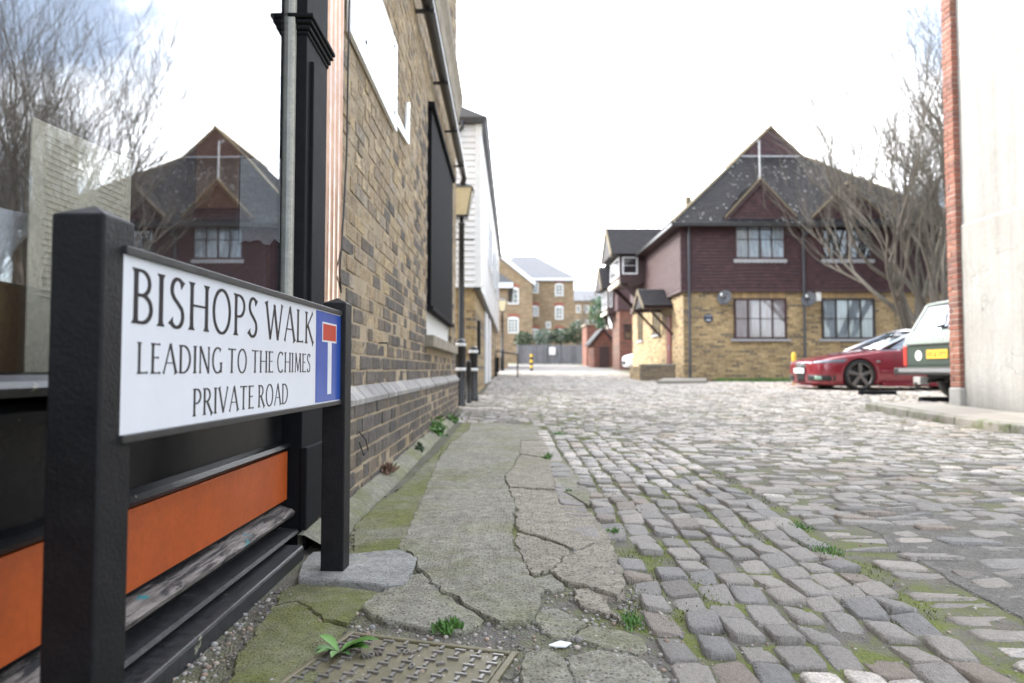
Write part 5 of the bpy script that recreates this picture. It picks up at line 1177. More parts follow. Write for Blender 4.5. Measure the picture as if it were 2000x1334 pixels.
b = MB(); b.prism([e0 + nd * .03 + Z_ * (zt_n + .102), e0 - nd * 5.2 + Z_ * (zt_n + .102), e0 - nd * 2.6 + Z_ * (zt_n + 1.2)], ud * (Ls + .25)); 
M_SLATE = pm('grey_slate', [(.15, .155, .17), (.13, .135, .15), (.17, .175, .185)], .2, (.1, .1, .1), .5, .6, 3, .1)
b.build('roof', M_SLATE, wbd)
b = MB(); b.prism([On + nd * .01 + Z_ * (zb_n - .055) - ud * .02, On + nd * .01 + ud * Ls + Z_ * (zb_n - .055), On - nd * .12 + ud * Ls + Z_ * (zb_n - .055), On - nd * .12 - ud * .02 + Z_ * (zb_n - .055)], (0, 0, .05)); b.build('drip_board', M_IRON, wbd)
b = MB(); q = at(903, 258, Yn - .1); b.tube([(q.x, Yn - .12, zt_n + .03), (q.x, Yn - .12, zt_n - .10), (q.x - .10, Yn - .1, zt_n - .22), (q.x - .10, Yn - .1, zt_n - .4)], .036, 8); b.build('downpipe', M_IRON, wbd, smooth=True)
# upper side windows, lower white doors
for s0 in (4.2, 8.2, 12.0):
    window(wbd, On + ud * s0 + nd * .016 + Z_ * (zb_n + 1.0), ud, nd, 1.1, 1.15, 2, 2, M_WFW, M_ROOM, .06)
for s0, s1 in ((4.0, 5.2), (6.2, 7.6)):
    b = MB(); q = O2 + nd * .004; b.prism([q + ud * s0 + Z_ * .3, q + ud * s1 + Z_ * .3, q + ud * s1 + Z_ * (zb_n - .1), q + ud * s0 + Z_ * (zb_n - .1)], nd * .04); b.build('white_door', M_FASC, wbd)
b = MB(); q = O2 + ud * .75 + nd * .004; b.prism([q + Z_ * .95, q + ud * .5 + Z_ * .95, q + ud * .5 + Z_ * 1.62, q + Z_ * 1.62], nd * .04); tag(b.build('black_notice_board', M_SHUT), 'black board on the brick wall behind the bollards', 'board')
# planter box and handrail beyond
p = atG(963, 735); bxp = thing('black_box', tuple(p), 'black box standing against the tan brick wall beyond the bollards', 'box')
zt = at(963, 698, p.y).z; MB().box(p.x - .30, p.x + .22, p.y - .2, p.y + 1.4, p.z + .16, zt).build('body', M_SHUT, bxp, bevel=.01); MB().box(p.x - .25, p.x + .17, p.y - .15, p.y + 1.35, p.z - .05, p.z + .158).build('stand', M_IRON, bxp)
ra = atG(1011, 737); rl = thing('handrail', tuple(ra), 'black metal handrail beside the tan brick wall', 'railing')
zr0 = at(1011, 692, ra.y).z; b = MB(); b.tube([ra - Z_ * .1, (ra.x, ra.y, zr0)], .024, 8); b.build('post', M_IRON, rl); b = MB(); b.tube([(ra.x, ra.y, zr0), (at(968, 686, ra.y).x, ra.y + .4, at(968, 685, ra.y).z)], .028, 8); b.build('rail', M_IRON, rl)
b = MB(); x = at(968, 686, ra.y).x; b.tube([(x, ra.y + .4, g(x, ra.y) - .1), (x, ra.y + .4, at(968, 685, ra.y).z)], .024, 8); b.build('post', M_IRON, rl)
# ================================================================ YELLOW POSTS, WHEEL STOPS
M_YEL = pm('yellow_paint', [(.72, .46, .03)], .05, (.5, .32, .03), .4, .5, 8, .1); 
p = atG(1551.5, 752); zt = at(1551.5, 689, p.y).z; b = MB(); b.lathe([(.055, -.1), (.055, zt - p.z - .03), (.04, zt - p.z), (.01, zt - p.z + .01)], tuple(p), 14); tag(b.build('yellow_post', M_YEL, smooth=True), 'plain yellow parking post in front of the red car', 'post')
p = Vector((at(1038, 720, 34.5).x, 34.5, 0)); p.z = g(p.x, p.y); zt = at(1038, 692, 34.5).z; H = zt - p.z; yb_ = thing('striped_post', tuple(p), 'yellow and black striped post in the middle of the lane end', 'post')
for k in range(6): b = MB(); b.lathe([(.075, H * k / 6 - (.1 if k == 0 else 0)), (.075, H * (k + 1) / 6)], tuple(p), 12); b.build('band', (M_BOL, M_YEL)[k % 2], yb_, smooth=False)
for (u0, u1, v, lab) in ((1678, 1746, 771, 'grey wheel stop bar on the ground beside the red car'), (1797, 1870, 784, 'black wheel stop bar on the ground below the green car')):
    a, c_ = atG(u0, v), atG(u1, v); c_.y = a.y; b = MB(); b.prism([(a.x, a.y - .07, a.z - .03), (a.x, a.y + .07, a.z - .03), (a.x, a.y + .045, a.z + .075), (a.x, a.y - .045, a.z + .075)], (max(.6, c_.x - a.x), 0, 0)); tag(b.build('wheel_stop', M_SHUT, bevel=.01), lab, 'wheel stop', 'wheel stops in the parking area')
# ================================================================ CARS
def boolean_cut(ob, cutters):
    dg_names = []
    for c_ in cutters:
        m_ = ob.modifiers.new('cut', 'BOOLEAN'); m_.operation = 'DIFFERENCE'; m_.object = c_; m_.solver = 'EXACT'
    bpy.context.view_layer.update(); dg = bpy.context.evaluated_depsgraph_get()
    me = bpy.data.meshes.new_from_object(ob.evaluated_get(dg)); ob.modifiers.clear(); old = ob.data; ob.data = me
    for c_ in cutters: bpy.data.objects.remove(c_, do_unlink=True)
def loft(stations):
    """each station: (x, [(y,z)...]) half sections from bottom centre to top centre; mirrored"""
    b = MB(); n = len(stations[0][1]); full = 2 * n - 2
    for x, sec in stations:
        pts = list(sec) + [(-y, z) for y, z in sec[-2:0:-1]]
        b.v += [(x, y, z) for y, z in pts]
    for i in range(len(stations) - 1):
        for k in range(full): b.f.append((i*full+k, i*full+(k+1)%full, (i+1)*full+(k+1)%full, (i+1)*full+k))
    b.f.append(tuple(range(full))[::-1]); b.f.append(tuple((len(stations)-1)*full+k for k in range(full)))
    return b
def mat_car(name, c, rough=.25, coat=1.0, metal=0.0):
    n = NT(name); v = n.coord(False); a = n.noise(v, 300, 2); m = n.done(n.mix(.15, c, n.mix(1.0, c, n.ramp(a, [(.3, .6), (.7, 1.6)]), 'MULTIPLY')), rough, metal, None, .5, coat); n.p.inputs['Coat Roughness'].default_value = .04; return m
M_RED = mat_car('red_car_paint', (.20, .010, .022), .30, 1.0, .2); M_GREEN = mat_car('green_car_paint', (.045, .065, .056), .32, .8); M_PALE = mat_car('pale_green_and_highlight', (.25, .285, .265), .3, .8)
M_RUB = mat_plain('tyre_rubber', (.018, .018, .018), .85); M_RIM = mat_plain('dark_alloy', (.22, .20, .19), .3, .8); M_TRIM = mat_plain('black_trim', (.015, .015, .016), .5); M_CHROME = mat_plain('silver_trim', (.66, .68, .72), .22, .85)
M_CARGL = mat_glass('car_glass', .25, (.35, .42, .45)); M_TAIL = mat_plain('tail_lamp', (.42, .05, .04), .2, coat=.5); M_HEAD = mat_plain('head_lamp', (.12, .14, .18), .08, coat=1); M_PLW = mat_plain('white_plate', (.74, .75, .76), .4); M_PLY = mat_plain('yellow_plate', (.62, .40, .05), .4)
def wheel(parent, x, y, r, rr, w, side, spokes=5, rimm=None):
    t = MB(); prof = [(rr, -w/2), (r * .94, -w/2), (r, -w * .36), (r, w * .36), (r * .94, w/2), (rr, w/2), (rr * .97, w * .3), (rr * .97, -w * .3)]
    t.lathe(prof, (x, y, r), 36, 'y'); t.f = t.f[:-2]
    n = 36; m = len(prof); t.f += [((m-1)*n+k, (m-1)*n+(k+1)%n, (k+1)%n, k) for k in range(n)]
    o = t.build('wheel', M_RUB, parent, smooth=True, local=True)
    yo = y + side * w * .40; rm = rimm or M_RIM
    b = MB(); b.lathe([(rr * .90, yo - .03), (rr * 1.0, yo - .02), (rr * 1.0, yo + .012 * side), (rr * .92, yo + .008 * side)], (x, 0, r), 36, 'y'); b.f = b.f[:-2]; b.build('rim', rm, o, local=True, smooth=True)
    b = MB(); b.lathe([(.055, yo - .03), (.055, yo + .004 * side), (.03, yo + .012 * side)], (x, 0, r), 14, 'y'); b.build('hub', rm, o, local=True)
    b = MB(); b.lathe([(rr * .72, y - .02), (rr * .72, y + .02)], (x, 0, r), 20, 'y'); b.build('brake_disc', M_TRIM, o, local=True)
    for k in range(spokes):
        a = 2 * math.pi * k / spokes + .3; b = MB(); d = Vector((math.cos(a), 0, math.sin(a))); q = Vector((-d.z, 0, d.x)); c0 = Vector((x, yo - .02 * side, r))
        b.prism([c0 + d * .04 + q * .030, c0 + d * rr * .95 + q * .042, c0 + d * rr * .95 - q * .042, c0 + d * .04 - q * .030], (0, .026 * side, 0)); b.build('spoke', rm, o, local=True, bevel=.006)
    return o
def cyl_cutter(par, x, y0, y1, z, r):
    b = MB(); b.lathe([(r, y0), (r, y1)], (x, 0, z), 32, 'y'); return b.build('cutter', M_TRIM, par, local=True)
from mathutils.bvhtree import BVHTree
def decal(name, mat, parent, bvh, quad, d, off=.004, nu=8, nv=4, thick=.006):
    """a panel shrink-wrapped on the body: quad corners are moved along d until they meet it"""
    d = Vector(d).normalized(); b = MB(); q = [Vector(x) for x in quad]
    for i in range(nu + 1):
        for j in range(nv + 1):
            s_, t_ = i / nu, j / nv; p = (q[0] * (1 - s_) + q[1] * s_) * (1 - t_) + (q[3] * (1 - s_) + q[2] * s_) * t_
            h = bvh.ray_cast(p - d * 2.0, d); b.v.append(tuple((h[0] if h[0] is not None else p) - d * off))
    for i in range(nu):
        for j in range(nv): b.f.append((i*(nv+1)+j, (i+1)*(nv+1)+j, (i+1)*(nv+1)+j+1, i*(nv+1)+j+1))
    o = b.build(name, mat, parent, local=True, smooth=True); m_ = o.modifiers.new('t', 'SOLIDIFY'); m_.thickness = thick; m_.offset = 0; return o
# ---- red convertible: nose to the left
ca_y = 15.25; wheel_u = at(1680, 740, 14.40); 
RC = thing('red_convertible', (wheel_u.x + 1.37, ca_y, gs(7.5, 14.4)), 'lowered red convertible car with dark alloy wheels parked nose out', 'car', rz=math.pi)
def sec(zb, wb_, zm, wm, zs, ws, zt, wt, zc_): return [(0, zb), (wb_ * .85, zb), (wb_, zb + .03), (wb_ + (wm - wb_) * .7, zb + (zm - zb) * .5), (wm, zm), (wm * .995, zm + (zs - zm) * .5), (ws, zs), (ws * .97 + wt * .03, zs + (zt - zs) * .45), (wt, zt), (wt * .55, zt * .25 + zc_ * .75), (0, zc_)]
st = [(2.27, sec(.20, .50, .40, .58, .56, .55, .60, .42, .615)), (2.22, sec(.12, .66, .40, .74, .58, .70, .635, .50, .65)), (2.05, sec(.085, .78, .42, .84, .63, .81, .69, .60, .705)), (1.80, sec(.085, .83, .44, .875, .68, .855, .745, .66, .765)),
      (1.37, sec(.085, .845, .47, .893, .735, .872, .805, .69, .83)), (.95, sec(.09, .85, .48, .89, .785, .868, .85, .70, .88)), (.62, sec(.09, .85, .48, .888, .815, .868, .875, .72, .915)), (.1, sec(.09, .85, .48, .888, .845, .868, .885, .80, .89)),
      (-.7, sec(.09, .85, .49, .888, .865, .868, .90, .80, .905)), (-1.28, sec(.09, .85, .5, .892, .88, .872, .925, .76, .945)), (-1.8, sec(.12, .84, .5, .88, .885, .855, .93, .72, .955)), (-2.15, sec(.20, .78, .5, .83, .86, .80, .91, .66, .93)), (-2.27, sec(.30, .66, .5, .72, .80, .70, .85, .56, .86))]
body = loft(st).build('body', M_RED, RC, local=True, smooth=True)
ss = body.modifiers.new('s', 'SUBSURF'); ss.levels = 2; ss.render_levels = 2
boolean_cut(body, [cyl_cutter(RC, 1.37, .55, 1.2, .325, .362), cyl_cutter(RC, 1.37, -1.2, -.55, .325, .362), cyl_cutter(RC, -1.28, .55, 1.2, .325, .362), cyl_cutter(RC, -1.28, -1.2, -.55, .325, .362)])
for p in body.data.polygons: p.use_smooth = True
bmt = bmesh.new(); bmt.from_mesh(body.data); bvh = BVHTree.FromBMesh(bmt)
for x in (1.37, -1.28):
    for s_ in (1, -1): wheel(RC, x, s_ * .775, .325, .272, .225, s_)
b = MB()
for x in (1.37, -1.28):
    for s_ in (1, -1): b.box(x - .37, x + .37, s_ * .5, s_ * .56, .1, .72)
b.build('wheel_well', M_TRIM, RC, local=True)
b = MB(); b.prism([(1.37 - .45, .85, .085), (-.85, .85, .085), (-.85, .90, .10), (1.37 - .45, .90, .10)], (0, 0, .07)); b.prism([(1.37 - .45, -.85, .085), (-.85, -.85, .085), (-.85, -.90, .10), (1.37 - .45, -.90, .10)], (0, 0, .07)); b.build('side_skirt', M_RED, RC, local=True, bevel=.01)
wsb, wst = [(.78, -.66, .905), (.88, 0, .925), (.78, .66, .905)], [(-.02, -.52, 1.27), (.05, 0, 1.295), (-.02, .52, 1.27)]
b = MB(); b.add(wsb + wst, [(0, 1, 4, 3), (1, 2, 5, 4)]); o = b.build('windscreen', M_CARGL, RC, local=True, smooth=True); m_ = o.modifiers.new('t', 'SOLIDIFY'); m_.thickness = .006
b = MB()
for s_ in (-1, 1): b.tube([(.92, s_ * .74, .86), (.62, s_ * .66, 1.0), (-.04, s_ * .53, 1.285)], [.028, .03, .03], 8)
b.tube([(-.04, -.53, 1.285), (.03, -.2, 1.305), (.03, .2, 1.305), (-.04, .53, 1.285)], .03, 8); b.build('windscreen_frame', M_CHROME, RC, local=True, smooth=True)
st2 = [(.02, [(0, 1.26), (.30, 1.26), (.52, 1.25), (.53, 1.29), (.30, 1.315), (0, 1.32)]), (-.6, [(0, 1.24), (.30, 1.24), (.56, 1.22), (.58, 1.27), (.34, 1.335), (0, 1.345)]), (-1.1, [(0, 1.0), (.30, 1.0), (.66, .95), (.66, 1.02), (.36, 1.2), (0, 1.22)]), (-1.5, [(0, .90), (.30, .90), (.68, .88), (.68, .92), (.38, .97), (0, .98)])]
loft(st2).build('soft_top', mat_plain('dark_canvas', (.02, .021, .026), .9), RC, local=True, smooth=True)
for s_ in (-1, 1):
    b = MB(); b.add([(.66, s_ * .73, .89), (-.75, s_ * .76, .90), (-.62, s_ * .61, 1.20), (-.02, s_ * .56, 1.26)], [(0, 1, 2, 3)]); o = b.build('side_window', M_CARGL, RC, local=True); m_ = o.modifiers.new('t', 'SOLIDIFY'); m_.thickness = .005
    b = MB(); b.tube([(.9, s_ * .80, .845), (.1, s_ * .835, .875), (-1.2, s_ * .83, .905)], .012, 6); b.build('window_trim', M_CHROME, RC, local=True)
    b = MB(); c_ = Vector((.42, s_ * .96, .955)); pr = []
    b.lathe([(.02, -.10), (.055, -.09), (.072, -.03), (.072, .04), (.06, .09), (.02, .10)], tuple(c_), 12, 'y'); mo = b.build('door_mirror', M_CHROME, RC, local=True, smooth=True)
    b = MB(); b.tube([(.42, s_ * .80, .88), (.42, s_ * .90, .92)], .018, 6); b.build('mirror_arm', M_TRIM, mo, local=True)
    decal('headlight', M_HEAD, RC, bvh, [(2.2, s_ * .47, .575), (1.72, s_ * .88, .60), (1.66, s_ * .90, .665), (2.15, s_ * .47, .635)], (-.62, -s_ * .78, 0))
    fo = decal('air_intake', M_TRIM, RC, bvh, [(2.25, s_ * .34, .20), (1.98, s_ * .84, .205), (1.98, s_ * .84, .315), (2.25, s_ * .34, .335)], (-.8, -s_ * .6, 0))
    decal('fog_lamp', mat_plain('fog_glass%d' % s_, (.22, .36, .28), .1, coat=1), fo, bvh, [(2.14, s_ * .56, .23), (2.06, s_ * .70, .23), (2.06, s_ * .70, .30), (2.14, s_ * .56, .30)], (-.8, -s_ * .6, 0), off=.010)
    decal('wing_vent', M_TRIM, RC, bvh, [(1.93, s_ * .9, .21), (1.89, s_ * .9, .21), (1.89, s_ * .9, .33), (1.93, s_ * .9, .33)], (0, -s_, 0), nu=2)
    decal('bonnet_gap', M_TRIM, RC, bvh, [(2.12, s_ * .50, 1), (.70, s_ * .71, 1), (.70, s_ * .716, 1), (2.12, s_ * .508, 1)], (0, 0, -1), off=.001, nu=16, nv=1, thick=.003)
    decal('rub_strip', M_RED, RC, bvh, [(.92, s_ * 1, .40), (-.82, s_ * 1, .40), (-.82, s_ * 1, .435), (.92, s_ * 1, .425)], (0, -s_, 0), off=.006, nu=10, nv=2, thick=.014)
    b = MB(); b.box(.96, 1.04, s_ * .885, s_ * .902, .60, .635); b.build('side_repeater', M_CHROME, RC, local=True)
    b = MB(); b.box(-.78, -.56, s_ * .878, s_ * .905, .74, .765); b.build('door_handle', M_RED, RC, local=True, bevel=.005)
    [decal('door_gap', M_TRIM, RC, bvh, [(xg, s_, .15), (xg - .008, s_, .15), (xg - .008, s_, .85), (xg, s_, .85)], (0, -s_, 0), off=.0015, nu=1, nv=10, thick=.003) for xg in (.62, -.84)]
    b = MB(); b.box(-2.28, -2.20, s_ * .48, s_ * .72, .66, .80); b.build('tail_light', M_TAIL, RC, local=True, bevel=.01)
gr_ = decal('grille', M_TRIM, RC, bvh, [(2.3, -.20, .17), (2.3, .20, .17), (2.3, .25, .585), (2.3, -.25, .585)], (-1, 0, 0), off=.005)
decal('grille_surround', M_CHROME, gr_, bvh, [(2.3, -.255, .585), (2.3, .255, .585), (2.3, .25, .605), (2.3, -.25, .605)], (-1, 0, 0), off=.008, nv=1)
b = MB(); b.box(2.296, 2.31, -.26, .26, .365, .475); pl_ = b.build('number_plate', M_PLW, RC, local=True)
b = MB(); b.box(2.18, 2.30, -.66, .66, .075, .10); b.build('front_splitter', M_RED, RC, local=True, bevel=.01)
b = MB()
for k in range(4): b.lathe([(.045, 2.284), (.045, 2.30), (.036, 2.30)], (0, -.095 + k * .063, .52), 14, 'x')
b.build('ring_badge', M_CHROME, gr_, local=True)
# ---- green off-roader: tail towards the lane
RRc = thing('green_off_roader', (9.22, 11.12, gs(7.2, 11)), 'old green off-road car with upper tailgate coloured as a pale highlight, parked tail out behind the white wall', 'car', rz=R(2))
def rsec(zb, w, zw, ww): return [(0, zb), (w * .9, zb), (w, zb + .06), (w, zb + (zw - zb) * .5), (w, zw - .05), (w - .01, zw - .01), (ww, zw), (ww * .5, zw), (0, zw)]
st = [(-2.19, rsec(.52, .84, 1.08, .80)), (-2.16, rsec(.50, .885, 1.10, .84)), (-1.2, rsec(.46, .89, 1.11, .84)), (.5, rsec(.46, .89, 1.11, .84)), (.75, rsec(.46, .89, 1.10, .82)), (1.9, rsec(.48, .89, 1.04, .80)), (2.15, rsec(.52, .88, 1.0, .76)), (2.19, rsec(.55, .84, .96, .72))]
body = loft(st).build('body', M_GREEN, RRc, local=True)
bv = body.modifiers.new('b', 'BEVEL'); bv.width = .012; bv.segments = 2; bv.limit_method = 'ANGLE'
boolean_cut(body, [cyl_cutter(RRc, -1.28, .5, 1.2, .38, .45), cyl_cutter(RRc, -1.28, -1.2, -.5, .38, .45), cyl_cutter(RRc, 1.26, .5, 1.2, .38, .45), cyl_cutter(RRc, 1.26, -1.2, -.5, .38, .45)])
for x in (1.26, -1.28):
    for s_ in (1, -1): wheel(RRc, x, s_ * .76, .37, .22, .23, s_, 3, M_RIM)
b = MB()
for x in (1.26, -1.28):
    for s_ in (1, -1): b.box(x - .46, x + .46, s_ * .42, s_ * .50, .3, .86)
b.box(-2.05, 1.9, -.5, .5, .34, .52); b.build('chassis', M_TRIM, RRc, local=True)
# greenhouse: pillars, roof, glass
zr_, zw_ = 1.68, 1.11
roofm = MB(); rp = [(-1.86, .66), (-1.7, .72), (.2, .72), (.55, .68)]
st3 = [(-1.93, [(0, 1.615), (.64, 1.60), (.66, 1.62), (.60, 1.65), (0, 1.665)]), (-1.7, [(0, 1.60), (.70, 1.59), (.73, 1.62), (.66, 1.67), (0, 1.70)]), (.1, [(0, 1.60), (.70, 1.59), (.73, 1.62), (.66, 1.67), (0, 1.71)]), (.42, [(0, 1.58), (.67, 1.57), (.69, 1.59), (.62, 1.63), (0, 1.66)])]
loft(st3).build('roof', M_PALE, RRc, local=True, smooth=True)
for s_ in (-1, 1):
    for xa_, ya_, xb_, yb__, r_ in ((-2.13, .80, -1.90, .645, .038), (-.45, .82, -.45, .69, .03), (.85, .80, .40, .66, .03), (-1.25, .82, -1.25, .69, .03)):
        b = MB(); b.tube([(xa_, s_ * ya_, zw_), (xb_, s_ * yb__, 1.62)], r_, 6); b.build('pillar', M_PALE, RRc, local=True)
def sheet(name, q, mat): b = MB(); b.add(q, [(0, 1, 2, 3)]); o = b.build(name, mat, RRc, local=True); m_ = o.modifiers.new('t', 'SOLIDIFY'); m_.thickness = .006; return o
M_RG = mat_glass('rear_screen', .55, (.2, .24, .25)); 
rw_ = sheet('rear_window', [(-2.10, -.76, zw_ + .07), (-2.10, .76, zw_ + .07), (-1.92, .62, 1.585), (-1.92, -.62, 1.585)], M_RG)
b = MB(); b.tube([(-2.125, .05, zw_ + .12), (-2.09, -.06, zw_ + .15), (-2.03, -.02, zw_ + .32)], .014, 6); b.box(-2.16, -2.10, -.06, .06, zw_ + .09, zw_ + .13); b.build('wiper', M_TRIM, rw_, local=True)
for s_ in (-1, 1): sheet('side_window', [(-2.02, s_ * .79, zw_ + .03), (.78, s_ * .80, zw_ + .03), (.38, s_ * .665, 1.58), (-1.85, s_ * .65, 1.58)], M_CARGL)
sheet('windscreen', [(.86, -.76, zw_ + .01), (.86, .76, zw_ + .01), (.41, .63, 1.58), (.41, -.63, 1.58)], M_CARGL)
# upper tailgate ledge with its pale highlight put into the colour, recessed lower tailgate
b = MB(); b.prism([(-2.05, -.80, zw_ + .08), (-2.14, -.80, zw_ + .06), (-2.235, -.80, zw_ + .0), (-2.25, -.80, zw_ - .17), (-2.19, -.80, zw_ - .175)], (0, 1.60, 0)); ut_ = b.build('upper_tailgate', M_PALE, RRc, local=True, bevel=.02, segs=3)
letters('letter', M_PLW, ut_, 'RANGE ROVER', Vector((-2.251, .46, zw_ - .105)), Vector((0, -1, 0)), Z_, Vector((-1, 0, 0)), .055, .92, pen=.16, track=.7, space=.9, depth=.003, bold=True, flare=False, local=True)
b = MB(); b.box(-2.205, -2.185, -.78, .78, .60, .95); lt = b.build('lower_tailgate', M_GREEN, RRc, local=True)
b = MB(); b.box(-2.225, -2.206, -.27, .24, .70, .845); np_ = b.build('number_plate', M_PLY, RRc, local=True)
b = MB(); text_mesh(b, 'H5 6 SPY', Vector((-2.2255, .205, .735)), Vector((0, -1, 0)), Z_, Vector((-1, 0, 0)), .075, .44, pen=.17, track=.25, space=.35, depth=.002, bold=True, flare=False); b.build('plate_characters', mat_plain('plate_ink', (.16, .10, .03), .5), np_, local=True)
b = MB(); b.lathe([(.085, -2.206), (.085, -2.212)], (0, .47, .755), 20, 'x'); bd = b.build('round_sticker', M_PLW, RRc, local=True)
b = MB(); text_mesh(b, 'GB', Vector((-2.2125, .52, .735)), Vector((0, -1, 0)), Z_, Vector((-1, 0, 0)), .05, .10, pen=.2, depth=.002, bold=True, flare=False); b.build('sticker_print', M_TRIM, bd, local=True)
b = MB(); b.box(-2.212, -2.206, -.62, -.42, .745, .765); b.build('badge', M_CHROME, RRc, local=True)
for s_ in (-1, 1):
    b = MB(); b.box(-2.215, -2.12, s_ * .79, s_ * .885, .58, .93); b.build('tail_light', M_TAIL, RRc, local=True, bevel=.012)
b = MB(); b.box(-2.36, -2.20, -.86, .86, .43, .55); b.box(-2.36, -1.75, .86, .94, .43, .55); b.box(-2.36, -1.75, -.94, -.86, .43, .55); bm_ = b.build('rear_bumper', M_TRIM, RRc, local=True, bevel=.02)
b = MB(); b.box(-2.367, -2.355, -.78, .78, .478, .535); b.build('bumper_strip', M_CHROME, bm_, local=True)
b = MB(); b.box(-2.42, -2.26, .12, .30, .27, .40); b.build('tow_step', mat_plain('step_grey', (.26, .26, .25), .6), RRc, local=True, bevel=.01); b = MB(); b.tube([(-2.30, .10, .33), (-2.0, .10, .36)], .03, 6); b.tube([(-2.38, .16, .25), (-2.46, .16, .24), (-2.47, .16, .31)], .02, 6); b.build('tow_bar', M_TRIM, RRc, local=True)
# ---- white car far down on the right, only its nose shows
p = at(1217, 715, 33.0); wc = thing('white_car', (p.x + 2.12, 33.0, g(p.x, 33.0)), 'white car parked beyond the house with only its bonnet showing', 'car', rz=math.pi)
st = [(2.1, sec(.25, .5, .4, .6, .6, .55, .68, .4, .7)), (2.0, sec(.2, .7, .42, .78, .66, .74, .74, .6, .77)), (1.6, sec(.2, .8, .45, .85, .75, .82, .85, .66, .88)), (.9, sec(.2, .82, .48, .87, .84, .84, .93, .7, .97)), (.2, sec(.2, .82, .48, .87, .88, .84, 1.35, .60, 1.4)), (-1.2, sec(.2, .82, .48, .87, .88, .84, 1.36, .60, 1.42)), (-2.0, sec(.25, .8, .48, .84, .86, .8, .95, .6, 1.0))]
wbdy = loft(st).build('body', M_FASC, wc, local=True, smooth=True); m_ = wbdy.modifiers.new('s', 'SUBSURF'); m_.levels = 1; m_.render_levels = 1
for x in (1.3, -1.25):
    for s_ in (1, -1): wheel(wc, x, s_ * .76, .31, .2, .2, s_)
b = MB(); b.prism([(2.06, -.5, .34), (2.06, .5, .34), (2.06, .5, .52), (2.06, -.5, .52)], (.06, 0, 0)); b.build('grille', M_TRIM, wc, local=True)
for s_ in (-1, 1): b = MB(); b.prism([(2.0, s_ * .5, .62), (1.9, s_ * .74, .62), (1.8, s_ * .8, .72), (1.98, s_ * .5, .72)], (.05, s_ * .03, .01)); b.build('headlight', M_HEAD, wc, local=True)
b = MB(); b.add([(.95, -.62, .99), (.95, .62, .99), (.3, .54, 1.36), (.3, -.54, 1.36)], [(0, 1, 2, 3)]); o = b.build('windscreen', M_CARGL, wc, local=True); m_ = o.modifiers.new('t', 'SOLIDIFY'); m_.thickness = .01
# ================================================================ SECOND HOUSE BEYOND
M_TAN = pm('tan_gable', [(.45, .36, .24)], .1, (.36, .28, .18), .4, .8, 4, .1)
Y2 = 37.0; h2 = thing('second_tile_hung_house', (9, 41, .6), 'second brown tile hung house with red brick below, beyond the first', 'house')
x2 = at(1206, 560, Y2).x; hem2 = at(1210, 606, Y2).z; ev2 = at(1210, 505, Y2).z
MB().box(x2 + .1, 12, Y2 + .1, 39.4, 0, hem2).build('brick_wall', M_RBX, h2); MB().box(x2, 12.1, Y2, 40.4, hem2 + .001, ev2).build('upper_wall', M_TILE, h2)
b = MB(); mb2 = MB(); b.prism([(x2 - .3, Y2 - .3, ev2 + .001), (12.3, Y2 - .3, ev2 + .001), ((x2 + 12) / 2, Y2 - .3, ev2 + .6)], (0, 4, 0)); b.build('roof', M_ROOF, h2)
bay(h2, 38.2, 40.2, x2, at(1186, 560, 38.2).x, at(1190, 612, 38.2).z, at(1190, 560, 38.2).z, at(1190, 522, 39.2).z)
window(h2, Vector((at(1219, 640, Y2).x, Y2 + .09, at(1219, 662, Y2).z)), X_, -Y_, .45, .8, 1, 2, M_WFD, M_NET, .05)
# brick shed with pitched roof in front of it, lamp and sign there
Y3 = 44.0; sh3 = thing('red_brick_shed', (7, 46, .8), 'small red brick outbuilding with a gabled roof beside the fence', 'outbuilding')
a, c_ = at(1160, 700, Y3).x, at(1196, 700, Y3).x; ze, zr3, zg = at(1170, 672, Y3).z, at(1181, 645, Y3).z, g(6, Y3) - .2
MB().box(a, c_, Y3, Y3 + 3, zg, ze).build('wall', M_RBX, sh3)
b = MB(); b.prism([(a - .15, Y3 - .001, ze), (c_ + .15, Y3 - .001, ze), ((a + c_) / 2, Y3 - .001, zr3)], (0, 3, 0)); b.build('gable', M_RBX, sh3)
for s_ in (a - .25, c_ + .25): b = MB(); m = (a + c_) / 2; b.prism([(m, Y3 - .15, zr3 + .03), (s_, Y3 - .15, ze - .05), (s_, Y3 - .15, ze + .07), (m, Y3 - .15, zr3 + .16)], (0, 3.3, 0)); b.build('roof_slope', M_ROOF, sh3)
MB().box(a + .35, c_ - .2, Y3 - .03, Y3 - .003, zg, ze - .15).build('doorway', M_BARGE, sh3)
Y4 = 52.0; rw4 = thing('red_brick_pier', (6.9, Y4, 1), 'red brick pier and wall at the right end of the grey fence', 'wall')
MB().box(at(1146, 700, Y4).x, at(1163, 700, Y4).x, Y4, Y4 + 3, .5, at(1150, 635, Y4).z).build('pier', M_RBX, rw4); MB().box(at(1163, 700, Y4).x + .001, at(1215, 700, Y4).x, Y4 + 1, Y4 + 3, .5, at(1150, 640, Y4).z).build('wall', M_RBX, rw4)
MB().box(at(1146, 700, Y4).x - .1, at(1163, 700, Y4).x + .1, Y4 - .1, Y4 + 3.1, at(1150, 635, Y4).z + .001, at(1150, 632, Y4).z).build('pier_cap', M_STONE, rw4)
a, c_ = at(1149, 701, Y4 - .05), at(1160, 693, Y4 - .05); tag(MB().box(a.x, c_.x, Y4 - .06, Y4 - .004, a.z, c_.z).build('yellow_sign', M_YEL), 'small yellow sign on the red brick pier by the fence', 'sign')
